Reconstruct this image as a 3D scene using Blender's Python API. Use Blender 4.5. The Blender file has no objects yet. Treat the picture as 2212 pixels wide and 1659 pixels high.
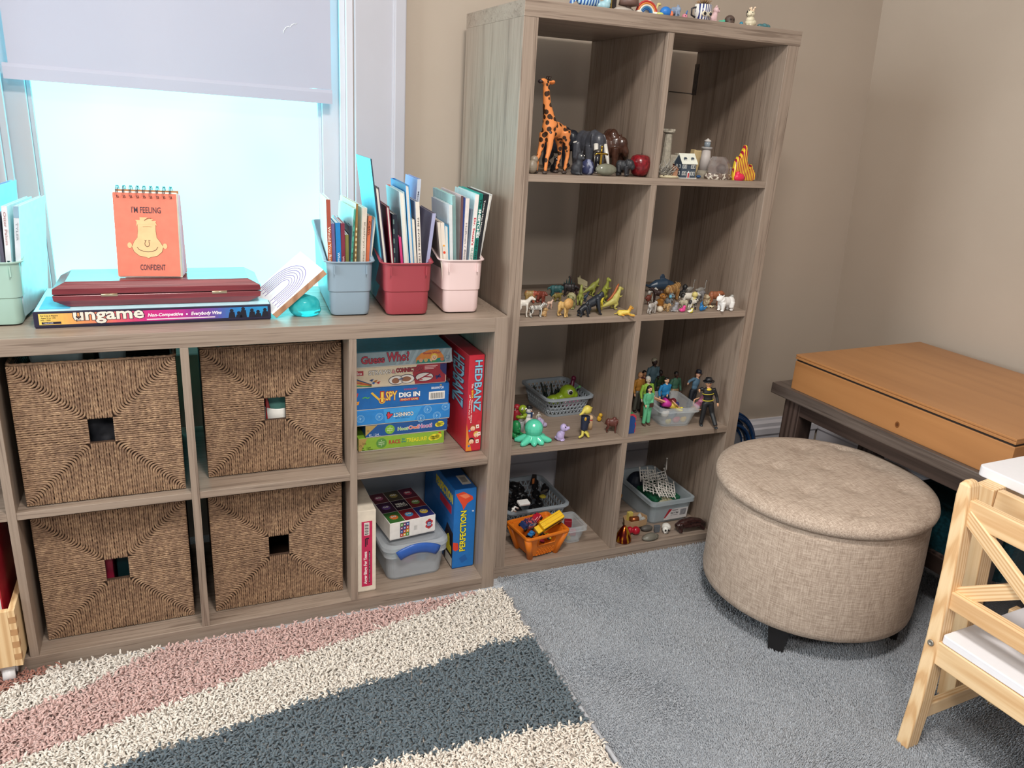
import bpy, bmesh, math, random
import numpy as np
from mathutils import Vector, Matrix, Euler
random.seed(7)
SC = bpy.context.scene
COL = SC.collection
PI = math.pi
# ------------------------------------------------------------------ camera
CX, CY, CZ = -0.69957, -1.71845, 1.20455
YAW, PIT, ROL, FPX = 0.39896, -0.331076, 0.0619985, 1697.3
_fw = Vector((math.sin(YAW)*math.cos(PIT), math.cos(YAW)*math.cos(PIT), math.sin(PIT)))
_rt = Vector((math.cos(YAW), -math.sin(YAW), 0)); _up = _rt.cross(_fw)
RT = math.cos(ROL)*_rt + math.sin(ROL)*_up
UP = -math.sin(ROL)*_rt + math.cos(ROL)*_up
FW = _fw
cam = bpy.data.objects.new('camera', bpy.data.cameras.new('camera'))
COL.objects.link(cam)
cam.matrix_world = Matrix(((RT.x, UP.x, -FW.x, CX), (RT.y, UP.y, -FW.y, CY), (RT.z, UP.z, -FW.z, CZ), (0, 0, 0, 1)))
cam.data.sensor_width = 36.0
cam.data.lens = FPX/2212*36
cam.data.clip_start = 0.05
SC.camera = cam
# ------------------------------------------------------------------ world, lamps, exposure
SC.view_settings.view_transform = 'Standard'
SC.view_settings.look = 'None'
SC.view_settings.gamma = 1.0
SC.view_settings.use_curve_mapping = False
SC.view_settings.exposure = 0.0
world = bpy.data.worlds.new('room_air'); SC.world = world
world.use_nodes = True
world.node_tree.nodes['Background'].inputs[0].default_value = (0.95, 0.97, 1.0, 1)
world.node_tree.nodes['Background'].inputs[1].default_value = 0.38
def area(name, loc, target, size, power, color, shape='DISK', sy=None):
    l = bpy.data.lights.new(name, 'AREA'); l.shape = shape; l.size = size
    if sy: l.size_y = sy
    l.energy = power; l.color = color
    o = bpy.data.objects.new(name, l); COL.objects.link(o)
    o.location = loc
    d = Vector(target)-Vector(loc)
    o.rotation_euler = d.to_track_quat('-Z', 'Y').to_euler()
    return o
area('ceiling_lamp', (-0.35, -1.25, 2.38), (-0.35, -1.25, 0), 0.38, 40, (1.0, 0.945, 0.88))
area('ceiling_lamp_far', (-1.0, -2.9, 2.38), (-1.0, -2.9, 0), 0.6, 44, (1.0, 0.95, 0.89))
area('added_left_fill', (-2.66, -.45, 1.48), (0, -.45, 1.1), 1.35, 48, (.90, .98, 1.0), 'RECTANGLE', 1.2)  # fill lamp added to brighten the tall bookcase side; no window known there
# ------------------------------------------------------------------ projection helpers (photo pixel -> point on a real surface)
def ray(u, v):
    return RT*((u-1106)/FPX) - UP*((v-829.5)/FPX) + FW
def Z(u, v, z):
    d = ray(u, v); k = (z-CZ)/d.z
    return Vector((CX+k*d.x, CY+k*d.y, z))
def Y(u, v, y):
    d = ray(u, v); k = (y-CY)/d.y
    return Vector((CX+k*d.x, y, CZ+k*d.z))
def X(u, v, x):
    d = ray(u, v); k = (x-CX)/d.x
    return Vector((x, CY+k*d.y, CZ+k*d.z))
def rise(P, u, v):
    # height above P of the point straight over P that the pixel row v shows
    d = ray(u, v); t = ((P.x-CX)*d.x+(P.y-CY)*d.y)/(d.x*d.x+d.y*d.y)
    return CZ+t*d.z-P.z
# ------------------------------------------------------------------ materials
def lin(c):
    c = c/255.0
    return c/12.92 if c <= 0.04045 else ((c+0.055)/1.055)**2.4
def rgb(c):
    if isinstance(c, str):
        c = tuple(int(c[i:i+2], 16) for i in (0, 2, 4))
    return (lin(c[0]), lin(c[1]), lin(c[2]), 1)
_MC = {}
class NT:
    def __init__(s, name):
        s.m = bpy.data.materials.new(name); s.m.use_nodes = True
        s.t = s.m.node_tree; s.b = s.t.nodes['Principled BSDF']
        s.out = s.t.nodes['Material Output']
    def n(s, typ, **kw):
        o = s.t.nodes.new(typ)
        for k, v in kw.items():
            if hasattr(o, k) and not k.startswith('i_'): setattr(o, k, v)
            else: o.inputs[k[2:].replace('_', ' ')].default_value = v
        return o
    def l(s, a, b): s.t.links.new(a, b)
    def coord(s, scale=(1, 1, 1), kind='Object'):
        tc = s.n('ShaderNodeTexCoord'); mp = s.n('ShaderNodeMapping')
        mp.inputs['Scale'].default_value = scale
        s.l(tc.outputs[kind], mp.inputs[0]); return mp.outputs[0]
    def noise(s, vec, sc, det=2.0, rough=.5, dist=0.0):
        o = s.n('ShaderNodeTexNoise'); s.l(vec, o.inputs['Vector'])
        o.inputs['Scale'].default_value = sc; o.inputs['Detail'].default_value = det
        o.inputs['Roughness'].default_value = rough; o.inputs['Distortion'].default_value = dist
        return o.outputs['Fac']
    def ramp(s, fac, stops, interp='LINEAR'):
        r = s.n('ShaderNodeValToRGB'); e = r.color_ramp.elements; r.color_ramp.interpolation = interp
        while len(e) < len(stops): e.new(0.5)
        for el, (p, c) in zip(e, stops): el.position = p; el.color = c if len(c) == 4 else (*c, 1)
        s.l(fac, r.inputs[0]); return r.outputs[0]
    def mix(s, fac, a, b, mode='MIX'):
        m = s.n('ShaderNodeMix'); m.data_type = 'RGBA'; m.blend_type = mode
        for sock, val in ((m.inputs[0], fac), (m.inputs[6], a), (m.inputs[7], b)):
            if hasattr(val, 'is_linked'): s.l(val, sock)
            else: sock.default_value = val
        return m.outputs[2]
    def math(s, op, a, b=None):
        m = s.n('ShaderNodeMath'); m.operation = op
        for sock, val in zip(m.inputs, (a, b)):
            if val is None: continue
            if hasattr(val, 'is_linked'): s.l(val, sock)
            else: sock.default_value = val
        return m.outputs[0]
    def bump(s, h, strength, dist=0.001):
        b = s.n('ShaderNodeBump'); b.inputs['Strength'].default_value = strength; b.inputs['Distance'].default_value = dist
        s.l(h, b.inputs['Height']); s.l(b.outputs[0], s.b.inputs['Normal'])
    def base(s, c):
        if hasattr(c, 'is_linked'): s.l(c, s.b.inputs['Base Color'])
        else: s.b.inputs['Base Color'].default_value = c
    def set(s, **kw):
        for k, v in kw.items(): s.b.inputs[k.replace('_', ' ')].default_value = v
def M(c, rough=.5, metal=0.0, var=.06, sc=60, coat=0.0, spec=.5):
    # plain coloured material with a slight mottling
    key = (c if isinstance(c, str) else tuple(c), rough, metal, var, sc, coat, spec)
    if key in _MC: return _MC[key]
    k = NT('surface_%s' % (c if isinstance(c, str) else '%02x%02x%02x' % tuple(int(v) for v in c)))
    b = rgb(c)
    f = k.noise(k.coord(), sc, 2)
    lo = tuple(v*(1-var) for v in b[:3])+(1,); hi = tuple(min(1, v*(1+var)) for v in b[:3])+(1,)
    k.base(k.ramp(f, [(.3, lo), (.7, hi)]))
    k.set(Roughness=rough, Metallic=metal)
    k.b.inputs['Specular IOR Level'].default_value = spec
    if coat: k.b.inputs['Coat Weight'].default_value = coat
    _MC[key] = k.m
    return k.m
def laminate(name, axis, dark=1.0):
    k = NT(name)
    sc = {'x': (0.9, 60, 60), 'z': (60, 60, 0.9), 'y': (60, .9, 60)}[axis]
    v = k.coord(sc)
    fine = k.noise(v, 4.0, 5, .62, .3)
    sc2 = tuple(a*.22 if a > 10 else a*1.5 for a in sc)
    broad = k.noise(k.coord(sc2), 2.2, 3, .5, .8)
    c1 = k.ramp(fine, [(.28, rgb((104, 87, 76))), (.46, rgb((142, 125, 111))), (.62, rgb((156, 139, 125))), (.8, rgb((168, 152, 138)))])
    c2 = k.ramp(broad, [(.3, rgb((112, 96, 85))), (.42, rgb((150, 133, 119))), (.7, rgb((164, 147, 133)))])
    str_ = k.noise(k.coord(tuple(a*.5 if a > 10 else a*.7 for a in sc)), 3.0, 4, .7, 1.2)
    c3 = k.ramp(str_, [(.37, (.34, .28, .25, 1)), (.45, (1, 1, 1, 1))])
    k.base(k.mix(.55, k.mix(.5, c1, c2), k.mix(1.0, k.mix(.5, c1, c2), c3, 'MULTIPLY')))
    k.set(Roughness=.42)
    k.bump(fine, .12, .0006)
    return k.m
WX = laminate('grey_oak_laminate_along', 'x')
WZ = laminate('grey_oak_laminate_upright', 'z')
def pine(name, ca, cb, cc, sc=42.0, rough=.45):
    k = NT(name)
    v = k.coord((1, 1, .055))
    w = k.n('ShaderNodeTexWave'); w.wave_type = 'BANDS'; w.bands_direction = 'X'
    k.l(v, w.inputs[0]); w.inputs['Scale'].default_value = sc; w.inputs['Distortion'].default_value = 5.0
    w.inputs['Detail'].default_value = 2; w.inputs['Detail Scale'].default_value = .8
    f = k.noise(k.coord((1, 1, .03)), 260, 3)
    a = k.ramp(w.outputs['Fac'], [(.15, rgb(ca)), (.6, rgb(cb)), (.93, rgb(cc))])
    k.base(k.mix(.22, a, k.ramp(f, [(.3, rgb(cc)), (.7, rgb(ca))])))
    k.set(Roughness=rough)
    return k.m
PINE = pine('pale_pine_wood', (236, 206, 164), (228, 194, 148), (210, 166, 118))
BIRCH = pine('birch_plywood', (236, 206, 160), (228, 194, 146), (206, 166, 118), 20)
HONEY = pine('honey_stained_pine', (196, 128, 62), (182, 112, 48), (140, 78, 30), 14, .38)
UMBER = pine('dark_umber_wood', (92, 76, 70), (80, 64, 58), (52, 40, 36), 16, .42)
def wallmat():
    k = NT('greige_wall_paint')
    f = k.noise(k.coord(), 3.0, 3); g = k.noise(k.coord(), 420, 2)
    k.base(k.ramp(f, [(.3, rgb((184, 169, 154))), (.7, rgb((189, 174, 159)))]))
    k.set(Roughness=.7); k.bump(g, .12, .0006)
    return k.m
WALL = wallmat()
TRIM = M('d2d0d7', .35, var=.02, sc=8)
# ------------------------------------------------------------------ geometry builder
class G:
    def __init__(s): s.v = []; s.f = []; s.mi = []; s.sm = []; s.cur = 0
    def add(s, vs, fs, smooth=False):
        o = len(s.v); s.v.extend([tuple(p) for p in vs])
        for f in fs:
            s.f.append([i+o for i in f]); s.mi.append(s.cur); s.sm.append(smooth)
        return s
    def m(s, i): s.cur = i; return s
    def box(s, x0, y0, z0, x1, y1, z1, X=None):
        if x0 > x1: x0, x1 = x1, x0
        if y0 > y1: y0, y1 = y1, y0
        if z0 > z1: z0, z1 = z1, z0
        vs = [Vector((x, y, z)) for z in (z0, z1) for y in (y0, y1) for x in (x0, x1)]
        if X is not None: vs = [X @ p for p in vs]
        return s.add(vs, [(0, 2, 3, 1), (4, 5, 7, 6), (0, 1, 5, 4), (1, 3, 7, 5), (3, 2, 6, 7), (2, 0, 4, 6)])
    def hexa(s, bot, top):
        # eight corner block: four bottom points counter-clockwise seen from above, four top points
        return s.add(list(bot)+list(top), [(3, 2, 1, 0), (4, 5, 6, 7), (0, 1, 5, 4), (1, 2, 6, 5), (2, 3, 7, 6), (3, 0, 4, 7)])
    def tube(s, pts, rad, n=8, closed=False, caps=True, smooth=True, squash=None):
        pts = [Vector(p) for p in pts]; N = len(pts)
        if not hasattr(rad, '__len__'): rad = [rad]*N
        T = []
        for i in range(N):
            a = pts[(i-1) % N] if (closed or i > 0) else pts[i]
            b = pts[(i+1) % N] if (closed or i < N-1) else pts[i]
            d = (b-a); T.append(d.normalized() if d.length > 1e-9 else Vector((0, 0, 1)))
        u = T[0].orthogonal().normalized() if squash is None else (Vector(squash)-T[0]*T[0].dot(Vector(squash))).normalized()
        vs = []
        for i in range(N):
            u = (u-T[i]*T[i].dot(u)).normalized(); w = T[i].cross(u)
            r = rad[i]; ra, rb = r if hasattr(r, '__len__') else (r, r)
            for k in range(n):
                a = 2*PI*k/n
                vs.append(pts[i]+u*(math.cos(a)*ra)+w*(math.sin(a)*rb))
        fs = []
        for i in range(N if closed else N-1):
            j = (i+1) % N
            for k in range(n):
                k2 = (k+1) % n
                fs.append((i*n+k, i*n+k2, j*n+k2, j*n+k))
        if caps and not closed:
            fs.append(tuple(range(n-1, -1, -1))); fs.append(tuple((N-1)*n+k for k in range(n)))
        return s.add(vs, fs, smooth)
    def ell(s, c, r, X=None, nu=14, nv=9):
        if not hasattr(r, '__len__'): r = (r, r, r)
        vs = [Vector((0, 0, -r[2]))]
        for j in range(1, nv):
            t = -PI/2+PI*j/nv
            for i in range(nu):
                a = 2*PI*i/nu
                vs.append(Vector((math.cos(t)*math.cos(a)*r[0], math.cos(t)*math.sin(a)*r[1], math.sin(t)*r[2])))
        vs.append(Vector((0, 0, r[2])))
        R = X.to_matrix() if isinstance(X, Euler) else X
        if R is not None: vs = [R @ p for p in vs]
        vs = [p+Vector(c) for p in vs]
        fs = []
        for i in range(nu):
            i2 = (i+1) % nu
            fs.append((0, 1+i2, 1+i))
            for j in range(nv-2):
                a = 1+j*nu
                fs.append((a+i, a+i2, a+nu+i2, a+nu+i))
            a = 1+(nv-2)*nu
            fs.append((a+i, a+i2, len(vs)-1))
        return s.add(vs, fs, True)
    def lathe(s, prof, n=24, c=(0, 0, 0), caps=True, smooth=True, sx=1, sy=1):
        vs = []
        for r, z in prof:
            for k in range(n):
                a = 2*PI*k/n
                vs.append((c[0]+r*math.cos(a)*sx, c[1]+r*math.sin(a)*sy, c[2]+z))
        fs = []
        for i in range(len(prof)-1):
            for k in range(n):
                k2 = (k+1) % n
                fs.append((i*n+k, i*n+k2, (i+1)*n+k2, (i+1)*n+k))
        if caps:
            fs.append(tuple(range(n-1, -1, -1))); fs.append(tuple((len(prof)-1)*n+k for k in range(n)))
        return s.add(vs, fs, smooth)
    def loft(s, rings, caps=True, smooth=False):
        n = len(rings[0]); vs = [p for r in rings for p in r]; fs = []
        for i in range(len(rings)-1):
            for k in range(n):
                k2 = (k+1) % n
                fs.append((i*n+k, i*n+k2, (i+1)*n+k2, (i+1)*n+k))
        if caps:
            fs.append(tuple(range(n-1, -1, -1))); fs.append(tuple((len(rings)-1)*n+k for k in range(n)))
        return s.add(vs, fs, smooth)
    def prism(s, poly, o, u, v, d):
        # polygon in the plane o + a*u + b*v, pushed out along u x v by d
        o, u, v = Vector(o), Vector(u), Vector(v); n = u.cross(v).normalized()*d
        A = [o+u*a+v*b for a, b in poly]
        return s.loft([A, [p+n for p in A]])
def rrect(w, h, r, n=4, cx=0, cy=0):
    pts = []
    for sx, sy, a0 in ((1, 1, 0), (-1, 1, 90), (-1, -1, 180), (1, -1, 270)):
        for i in range(n+1):
            a = math.radians(a0+90*i/n)
            pts.append((cx+sx*(w/2-r)+r*math.cos(a), cy+sy*(h/2-r)+r*math.sin(a)))
    return pts
def mesh(name, g, mats):
    me = bpy.data.meshes.new(name)
    me.from_pydata(g.v, [], g.f); me.validate()
    for m in (mats if isinstance(mats, (list, tuple)) else [mats]): me.materials.append(m)
    if len(me.polygons) == len(g.f):
        me.polygons.foreach_set('material_index', g.mi)
        me.polygons.foreach_set('use_smooth', g.sm)
    me.update(); return me
def P(name, g, mats, parent=None, loc=(0, 0, 0), rot=None, bevel=0, seg=2, label=None):
    o = bpy.data.objects.new(name, mesh(name, g, mats)); COL.objects.link(o)
    if parent: o.parent = parent
    o.location = loc
    if rot is not None: o.rotation_euler = rot
    if bevel:
        b = o.modifiers.new('bevel', 'BEVEL'); b.width = bevel; b.segments = seg; b.limit_method = 'ANGLE'; b.angle_limit = .7
    if label: o['label'] = label
    return o
def T(name, label, cat, loc=(0, 0, 0), rz=0, group=None, rot=None):
    o = bpy.data.objects.new(name, None); COL.objects.link(o)
    o.empty_display_size = .02; o.location = loc; o.rotation_euler = rot if rot is not None else (0, 0, rz)
    return tag(o, label, cat, group)
def tag(o, label, cat, group=None):
    o['label'] = label; o['category'] = cat
    if group: o['group'] = group
    return o
def S(o): o['kind'] = 'structure'; return o
def blob(name, g, mats, parent=None, vox=.0012, smooth=4, loc=(0, 0, 0), rot=None, label=None):
    # fuse the pieces of g into one continuous skin
    o = P(name, g, mats, parent, loc, rot, label=label)
    r = o.modifiers.new('fuse', 'REMESH'); r.mode = 'VOXEL'; r.voxel_size = vox; r.use_smooth_shade = True
    s_ = o.modifiers.new('soften', 'SMOOTH'); s_.iterations = smooth; s_.factor = .5
    return o
def bake(objs):
    # turn live modifiers into plain meshes in one go
    dg = bpy.context.evaluated_depsgraph_get()
    new = [(o, bpy.data.meshes.new_from_object(o.evaluated_get(dg))) for o in objs]
    for o, me in new:
        nm = o.data.name; old = o.data; o.modifiers.clear(); o.data = me
        bpy.data.meshes.remove(old); me.name = nm
# ------------------------------------------------------------------ flat artwork and lettering
_FC = {}
def glyphs(txt, bold=0.0, shear=0.0):
    key = (txt, bold, shear)
    if key not in _FC:
        cu = bpy.data.curves.new('type', 'FONT'); cu.body = txt; cu.size = 1; cu.offset = bold; cu.shear = shear
        cu.resolution_u = 2; cu.extrude = .02
        ob = bpy.data.objects.new('type', cu)
        me = ob.to_mesh()
        v = [tuple(a.co) for a in me.vertices]; f = [tuple(p.vertices) for p in me.polygons]
        ob.to_mesh_clear(); bpy.data.objects.remove(ob); bpy.data.curves.remove(cu)
        xs = [a[0] for a in v] or [0, 1]; ys = [a[1] for a in v] or [0, 1]
        _FC[key] = (v, f, min(xs), max(xs), min(ys), max(ys))
    return _FC[key]
class Face:
    # a printed face: origin o, full-width vector u, full-height vector v; art is laid on it as thin inked sheets
    def __init__(s, o, u, v):
        s.o, s.u, s.v = Vector(o), Vector(u), Vector(v); s.n = s.u.cross(s.v).normalized(); s.g = {}; s.step = .00022
    def G(s, mat):
        if mat not in s.g: s.g[mat] = G()
        return s.g[mat]
    def pt(s, a, b, l): return s.o+s.u*a+s.v*b+s.n*(s.step*l)
    def poly(s, pts, c, l=1, rough=.35):
        A = [s.pt(a, b, l-1) for a, b in pts]; B = [s.pt(a, b, l) for a, b in pts]
        s.G(M(c, rough)).loft([A, B]); return s
    def rect(s, a0, b0, a1, b1, c, l=1): return s.poly([(a0, b0), (a1, b0), (a1, b1), (a0, b1)], c, l)
    def disc(s, a, b, r, c, l=1, ry=None, n=18, k=1.0):
        q = s.u.length/s.v.length; ry = r*q if ry is None else ry
        return s.poly([(a+r*math.cos(2*PI*i/n), b+ry*math.sin(2*PI*i/n)) for i in range(n)], c, l)
    def ring(s, a, b, r, c, l=1, w=.8, n=20):
        q = s.u.length/s.v.length
        for i in range(n):
            t0, t1 = 2*PI*i/n, 2*PI*(i+1)/n
            s.poly([(a+r*w*math.cos(t0), b+r*w*q*math.sin(t0)), (a+r*math.cos(t0), b+r*q*math.sin(t0)), (a+r*math.cos(t1), b+r*q*math.sin(t1)), (a+r*w*math.cos(t1), b+r*w*q*math.sin(t1))], c, l)
        return s
    def line(s, pts, w, c, l=1):
        # polyline of width w metres
        P3 = [s.pt(a, b, l-.5) for a, b in pts]
        for p, q in zip(P3, P3[1:]):
            d = (q-p); k = d.cross(s.n).normalized()*(w/2)
            h = s.n*(s.step*.5)
            s.G(M(c, .35)).loft([[p-k-h, p+k-h, q+k-h, q-k-h], [p-k+h, p+k+h, q+k+h, q-k+h]])
        return s
    def text(s, t, a0, b0, a1, b1, c, l=2, bold=.012, out=None, ow=.03, turn=0, shear=0, rise=0, fit=True):
        # lettering filling the box; turn = quarter turns; rise lifts the right end
        if out:
            s._text(t, a0, b0, a1, b1, out, l, bold+ow, turn, shear, rise, bold); l += 1
        s._text(t, a0, b0, a1, b1, c, l, bold, turn, shear, rise, bold); return s
    def _text(s, t, a0, b0, a1, b1, c, l, bold, turn, shear, rise, ref):
        v, f, _, _, _, _ = glyphs(t, bold, shear)
        _, _, x0, x1, y0, y1 = glyphs(t, ref, shear)
        out = []
        for x, y, z in v:
            p = (x-x0)/(x1-x0); q = (y-y0)/(y1-y0)
            if turn == 1: p, q = 1-q, p
            elif turn == 2: p, q = 1-p, 1-q
            elif turn == 3: p, q = q, 1-p
            out.append(s.pt(a0+(a1-a0)*p, b0+(b1-b0)*q+rise*p, l-.5+(.5 if z > 0 else -.5)))
        s.G(M(c, .35)).add(out, f)
    def done(s, parent, name='artwork'):
        mats = list(s.g); g = G()
        for i, m in enumerate(mats):
            k = s.g[m]; g.m(i).add(k.v, k.f)
        return P(name, g, mats, parent)
# ================================================================== the room
YW = 0.45                                   # window wall
DIRW = Vector((0.125, -1.0, 0)).normalized() # run of the right hand wall
def carpet():
    k = NT('grey_cut_pile_carpet')
    c = k.coord()
    a = k.noise(c, 210, 4, .75); b = k.noise(c, 9, 4, .6, .4); d = k.noise(c, 120, 2)
    col = k.ramp(b, [(.32, rgb((196, 201, 211))), (.5, rgb((206, 211, 220))), (.7, rgb((216, 220, 228)))])
    fib = k.ramp(a, [(.3, rgb((166, 171, 181))), (.55, rgb((212, 217, 225))), (.75, rgb((236, 239, 244)))])
    k.base(k.mix(.7, col, fib)); k.set(Roughness=.95); k.b.inputs['Specular IOR Level'].default_value = .1
    k.b.inputs['Sheen Weight'].default_value = .25
    k.bump(k.mix(.4, a, d), 1.0, .012)
    return k.m
CARP = carpet()
floor = S(P('floor', G().box(-2.6, -3.3, -.06, 1.9, YW+.1, 0), CARP))
def cut_pile():
    rs = np.random.RandomState(11); sp = .0036
    xs, ys = np.meshgrid(np.arange(.017, 1.25, sp), np.arange(-1.35, .44, sp))
    x = xs.ravel()+rs.uniform(-.5, .5, xs.size)*sp; y = ys.ravel()+rs.uniform(-.5, .5, xs.size)*sp
    d = np.stack([x-CX, y-CY, .005-CZ*np.ones_like(x)], 1)
    zc = d@np.array(FW); uc = 1106+FPX*(d@np.array(RT))/zc; vc = 829.5-FPX*(d@np.array(UP))/zc
    keep = (zc > .1) & (uc > 900) & (uc < 2420) & (vc < 1860) & ~((x < .75) & (y > -.003))
    x, y = x[keep], y[keep]; N = len(x)
    a = 1.6*np.sin(x*9+1.3*np.sin(y*7))+1.4*np.sin(y*11+2*np.sin(x*5))+rs.normal(0, .7, N)+2.2
    lean = rs.uniform(.0025, .0065, N)*(1+.35*np.sin(x*23+y*17)); h = rs.uniform(.0055, .0095, N); tw = rs.uniform(0, 2*PI, N)
    V = np.zeros((N, 7, 3))
    for i, (hh, ll, rr) in enumerate(((0, 0, .0016), (.7, .45, .0014))):
        for k in range(3):
            q = tw+2*PI*k/3; V[:, i*3+k, 0] = x+np.cos(a)*lean*ll+np.cos(q)*rr; V[:, i*3+k, 1] = y+np.sin(a)*lean*ll+np.sin(q)*rr; V[:, i*3+k, 2] = h*hh-.001
    V[:, 6, 0] = x+np.cos(a)*lean; V[:, 6, 1] = y+np.sin(a)*lean; V[:, 6, 2] = h
    quads = np.array([(0, 1, 4, 3), (1, 2, 5, 4), (2, 0, 3, 5)]); tris = np.array([(3, 4, 6), (4, 5, 6), (5, 3, 6)])
    idx = np.concatenate([(np.arange(N)[:, None]*7+quads.ravel()[None]).ravel(), (np.arange(N)[:, None]*7+tris.ravel()[None]).ravel()])
    st = np.concatenate([np.arange(0, N*12, 4), N*12+np.arange(0, N*9, 3)])
    me = bpy.data.meshes.new('carpet_pile'); me.vertices.add(N*7); me.vertices.foreach_set('co', V.ravel())
    me.loops.add(len(idx)); me.loops.foreach_set('vertex_index', idx)
    me.polygons.add(len(st)); me.polygons.foreach_set('loop_start', st); me.materials.append(CARP)
    me.polygons.foreach_set('use_smooth', np.ones(len(st), bool)); me.update(calc_edges=True)
    return me
o = bpy.data.objects.new('carpet_pile', cut_pile()); COL.objects.link(o); o.parent = floor; o['kind'] = 'stuff'
# window wall with its opening
WX0, WX1, WZ0, WZ1 = -1.10, -.283, .595, 2.12
g = G()
g.box(-2.6, YW, 0, WX0, YW+.12, 2.44).box(WX1, YW, 0, 1.75, YW+.12, 2.44)
g.box(WX0, YW, 0, WX1, YW+.12, WZ0).box(WX0, YW, WZ1, WX1, YW+.12, 2.44)
S(P('wall_back', g, WALL))
cb, ct = Vector((1.521, YW, 0)), Vector((1.383, YW, 2.44))
th = Vector((.12, 0, 0)); run = DIRW*3.7
S(P('wall_right', G().hexa([cb, cb+run, cb+run+th, cb+th], [ct, ct+run, ct+run+th, ct+th]), WALL))
g = G()
XL, LY0, LY1, LZ0, LZ1 = -2.6, -1.15, .25, .85, 2.1
g.box(XL-.12, -3.3, 0, XL, LY0, 2.44).box(XL-.12, LY1, 0, XL, YW+.12, 2.44).box(XL-.12, LY0, 0, XL, LY1, LZ0).box(XL-.12, LY0, LZ1, XL, LY1, 2.44)  # unseen wall, its opening added to let the side fill lamp through
S(P('wall_left_added', g, WALL))
S(P('ceiling', G().box(-2.6, -3.3, 2.44, 1.95, YW+.12, 2.5), M('efece6', .8, var=.02)))
def baseprof(o, d, n, L):
    pr = [(0, 0), (.013, 0), (.013, .118), (.0155, .121), (.021, .128), (.021, .150), (.0165, .156), (.0165, .170), (.009, .180), (.007, .187), (0, .187)]
    ring = lambda k: [o+d*k+n*a+Vector((0, 0, b)) for a, b in pr]
    return G().loft([ring(L), ring(0)])
S(P('baseboard_back', baseprof(Vector((-.15, YW, 0)), Vector((1, 0, 0)), Vector((0, -1, 0)), 1.64), TRIM))
nr = Vector((-DIRW.y, DIRW.x, 0))*-1
S(P('baseboard_right', baseprof(Vector((1.515, YW-.01, 0))+run*0, DIRW, Vector((-1, -.12, 0)).normalized(), 3.5), TRIM))
# window: jambs, sash, frosted pane
def frosted():
    k = NT('frosted_window_glass')
    f = k.noise(k.coord((1, 1, 1)), 2.4, 2)
    k.base((.06, .09, .09, 1)); k.set(Roughness=.5)
    col = k.ramp(f, [(.35, (.14, .86, .93, 1)), (.65, (.175, .90, .97, 1))])
    k.l(col, k.b.inputs['Emission Color']); k.b.inputs['Emission Strength'].default_value = 5.0
    return k.m
win = S(T('window_1', 'tall white sash window with frosted pane behind the half lowered blind', 'window', (0, 0, 0)))
g = G()
for x0, x1 in ((WX0-.001, WX0+.016), (WX1-.016, WX1+.001)):
    g.box(x0, YW-.004, WZ0, x1, YW+.10, WZ1)
for x0, x1 in ((WX0+.016, WX0+.030), (WX1-.030, WX1-.016)):
    g.box(x0, YW+.012, WZ0, x1, YW+.026, WZ1)
g.box(WX0, YW-.004, WZ1-.016, WX1, YW+.10, WZ1)
P('window_frame', g, TRIM, win, bevel=.0015)
g = G()
for x0, x1 in ((WX0+.017, WX0+.072), (WX1-.072, WX1-.017)):
    g.box(x0, YW+.045, WZ0+.015, x1, YW+.078, WZ1-.02)
for x0, x1 in ((WX0+.072, WX0+.082), (WX1-.082, WX1-.072)):
    g.box(x0, YW+.055, WZ0+.015, x1, YW+.072, WZ1-.02)
g.box(WX0+.072, YW+.045, WZ0+.015, WX1-.072, YW+.078, WZ0+.050).box(WX0+.072, YW+.045, 1.45, WX1-.072, YW+.078, 1.49)
P('sash', g, TRIM, win, bevel=.002)
P('pane', G().box(WX0+.075, YW+.064, WZ0+.045, WX1-.075, YW+.068, WZ1-.03), frosted(), win)
P('sill', G().box(WX0-.10, YW-.055, WZ0-.035, WX1+.10, YW+.06, WZ0), TRIM, win, bevel=.006)
def casing(x0, x1, bx0, bx1):
    g = G().box(x0, YW-.018, .0, x1, YW+.001, 2.24).box(bx0, YW-.030, 0, bx1, YW+.001, 2.24)
    e = bx0 if bx0 > x0 else bx1
    g.box(e-.004, YW-.024, 0, e+.004, YW, 2.24)
    return g
CAS = M('bcbac2', .4, var=.02, sc=8)
S(P('trim_1', casing(WX1+.003, WX1+.105, WX1+.103, WX1+.133), CAS, bevel=.003))
S(P('trim_2', casing(WX0-.105, WX0-.003, WX0-.133, WX0-.103), CAS, bevel=.003))
S(P('trim_3', G().box(WX0-.133, YW-.018, WZ1+.002, WX1+.133, YW, WZ1+.11), CAS, bevel=.003))
# roller blind
def blindmat():
    k = NT('lavender_grey_blind_cloth')
    f = k.noise(k.coord(), 900, 2); b = k.noise(k.coord(), 3, 2)
    k.base(k.ramp(b, [(.3, rgb((188, 189, 206))), (.7, rgb((194, 194, 210)))])); k.set(Roughness=.75)
    k.bump(f, .08, .0004)
    tr = k.n('ShaderNodeBsdfTranslucent'); tr.inputs[0].default_value = (.55, .62, .68, 1)
    mx = k.n('ShaderNodeMixShader'); mx.inputs[0].default_value = .08
    k.l(k.b.outputs[0], mx.inputs[1]); k.l(tr.outputs[0], mx.inputs[2]); k.l(mx.outputs[0], k.out.inputs[0])
    return k.m
BL = blindmat()
bld = T('roller_blind', 'lavender grey roller blind pulled half way down over the window', 'blind', (0, 0, 0))
yb = YW+.008
P('cloth', G().box(-1.050, yb, 1.235, -.336, yb+.0012, 2.06), BL, bld)
g = G(); pr = [(-.003, 1.206), (.0045, 1.206), (.006, 1.213), (.006, 1.232), (.0025, 1.240), (-.001, 1.240), (-.003, 1.232)]
zt = .006
g.loft([[Vector((-1.062, yb+a, b+.006)) for a, b in pr], [Vector((-.334, yb+a, b-.006)) for a, b in pr]])
P('hem_bar', g, BL, bld)
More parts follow.
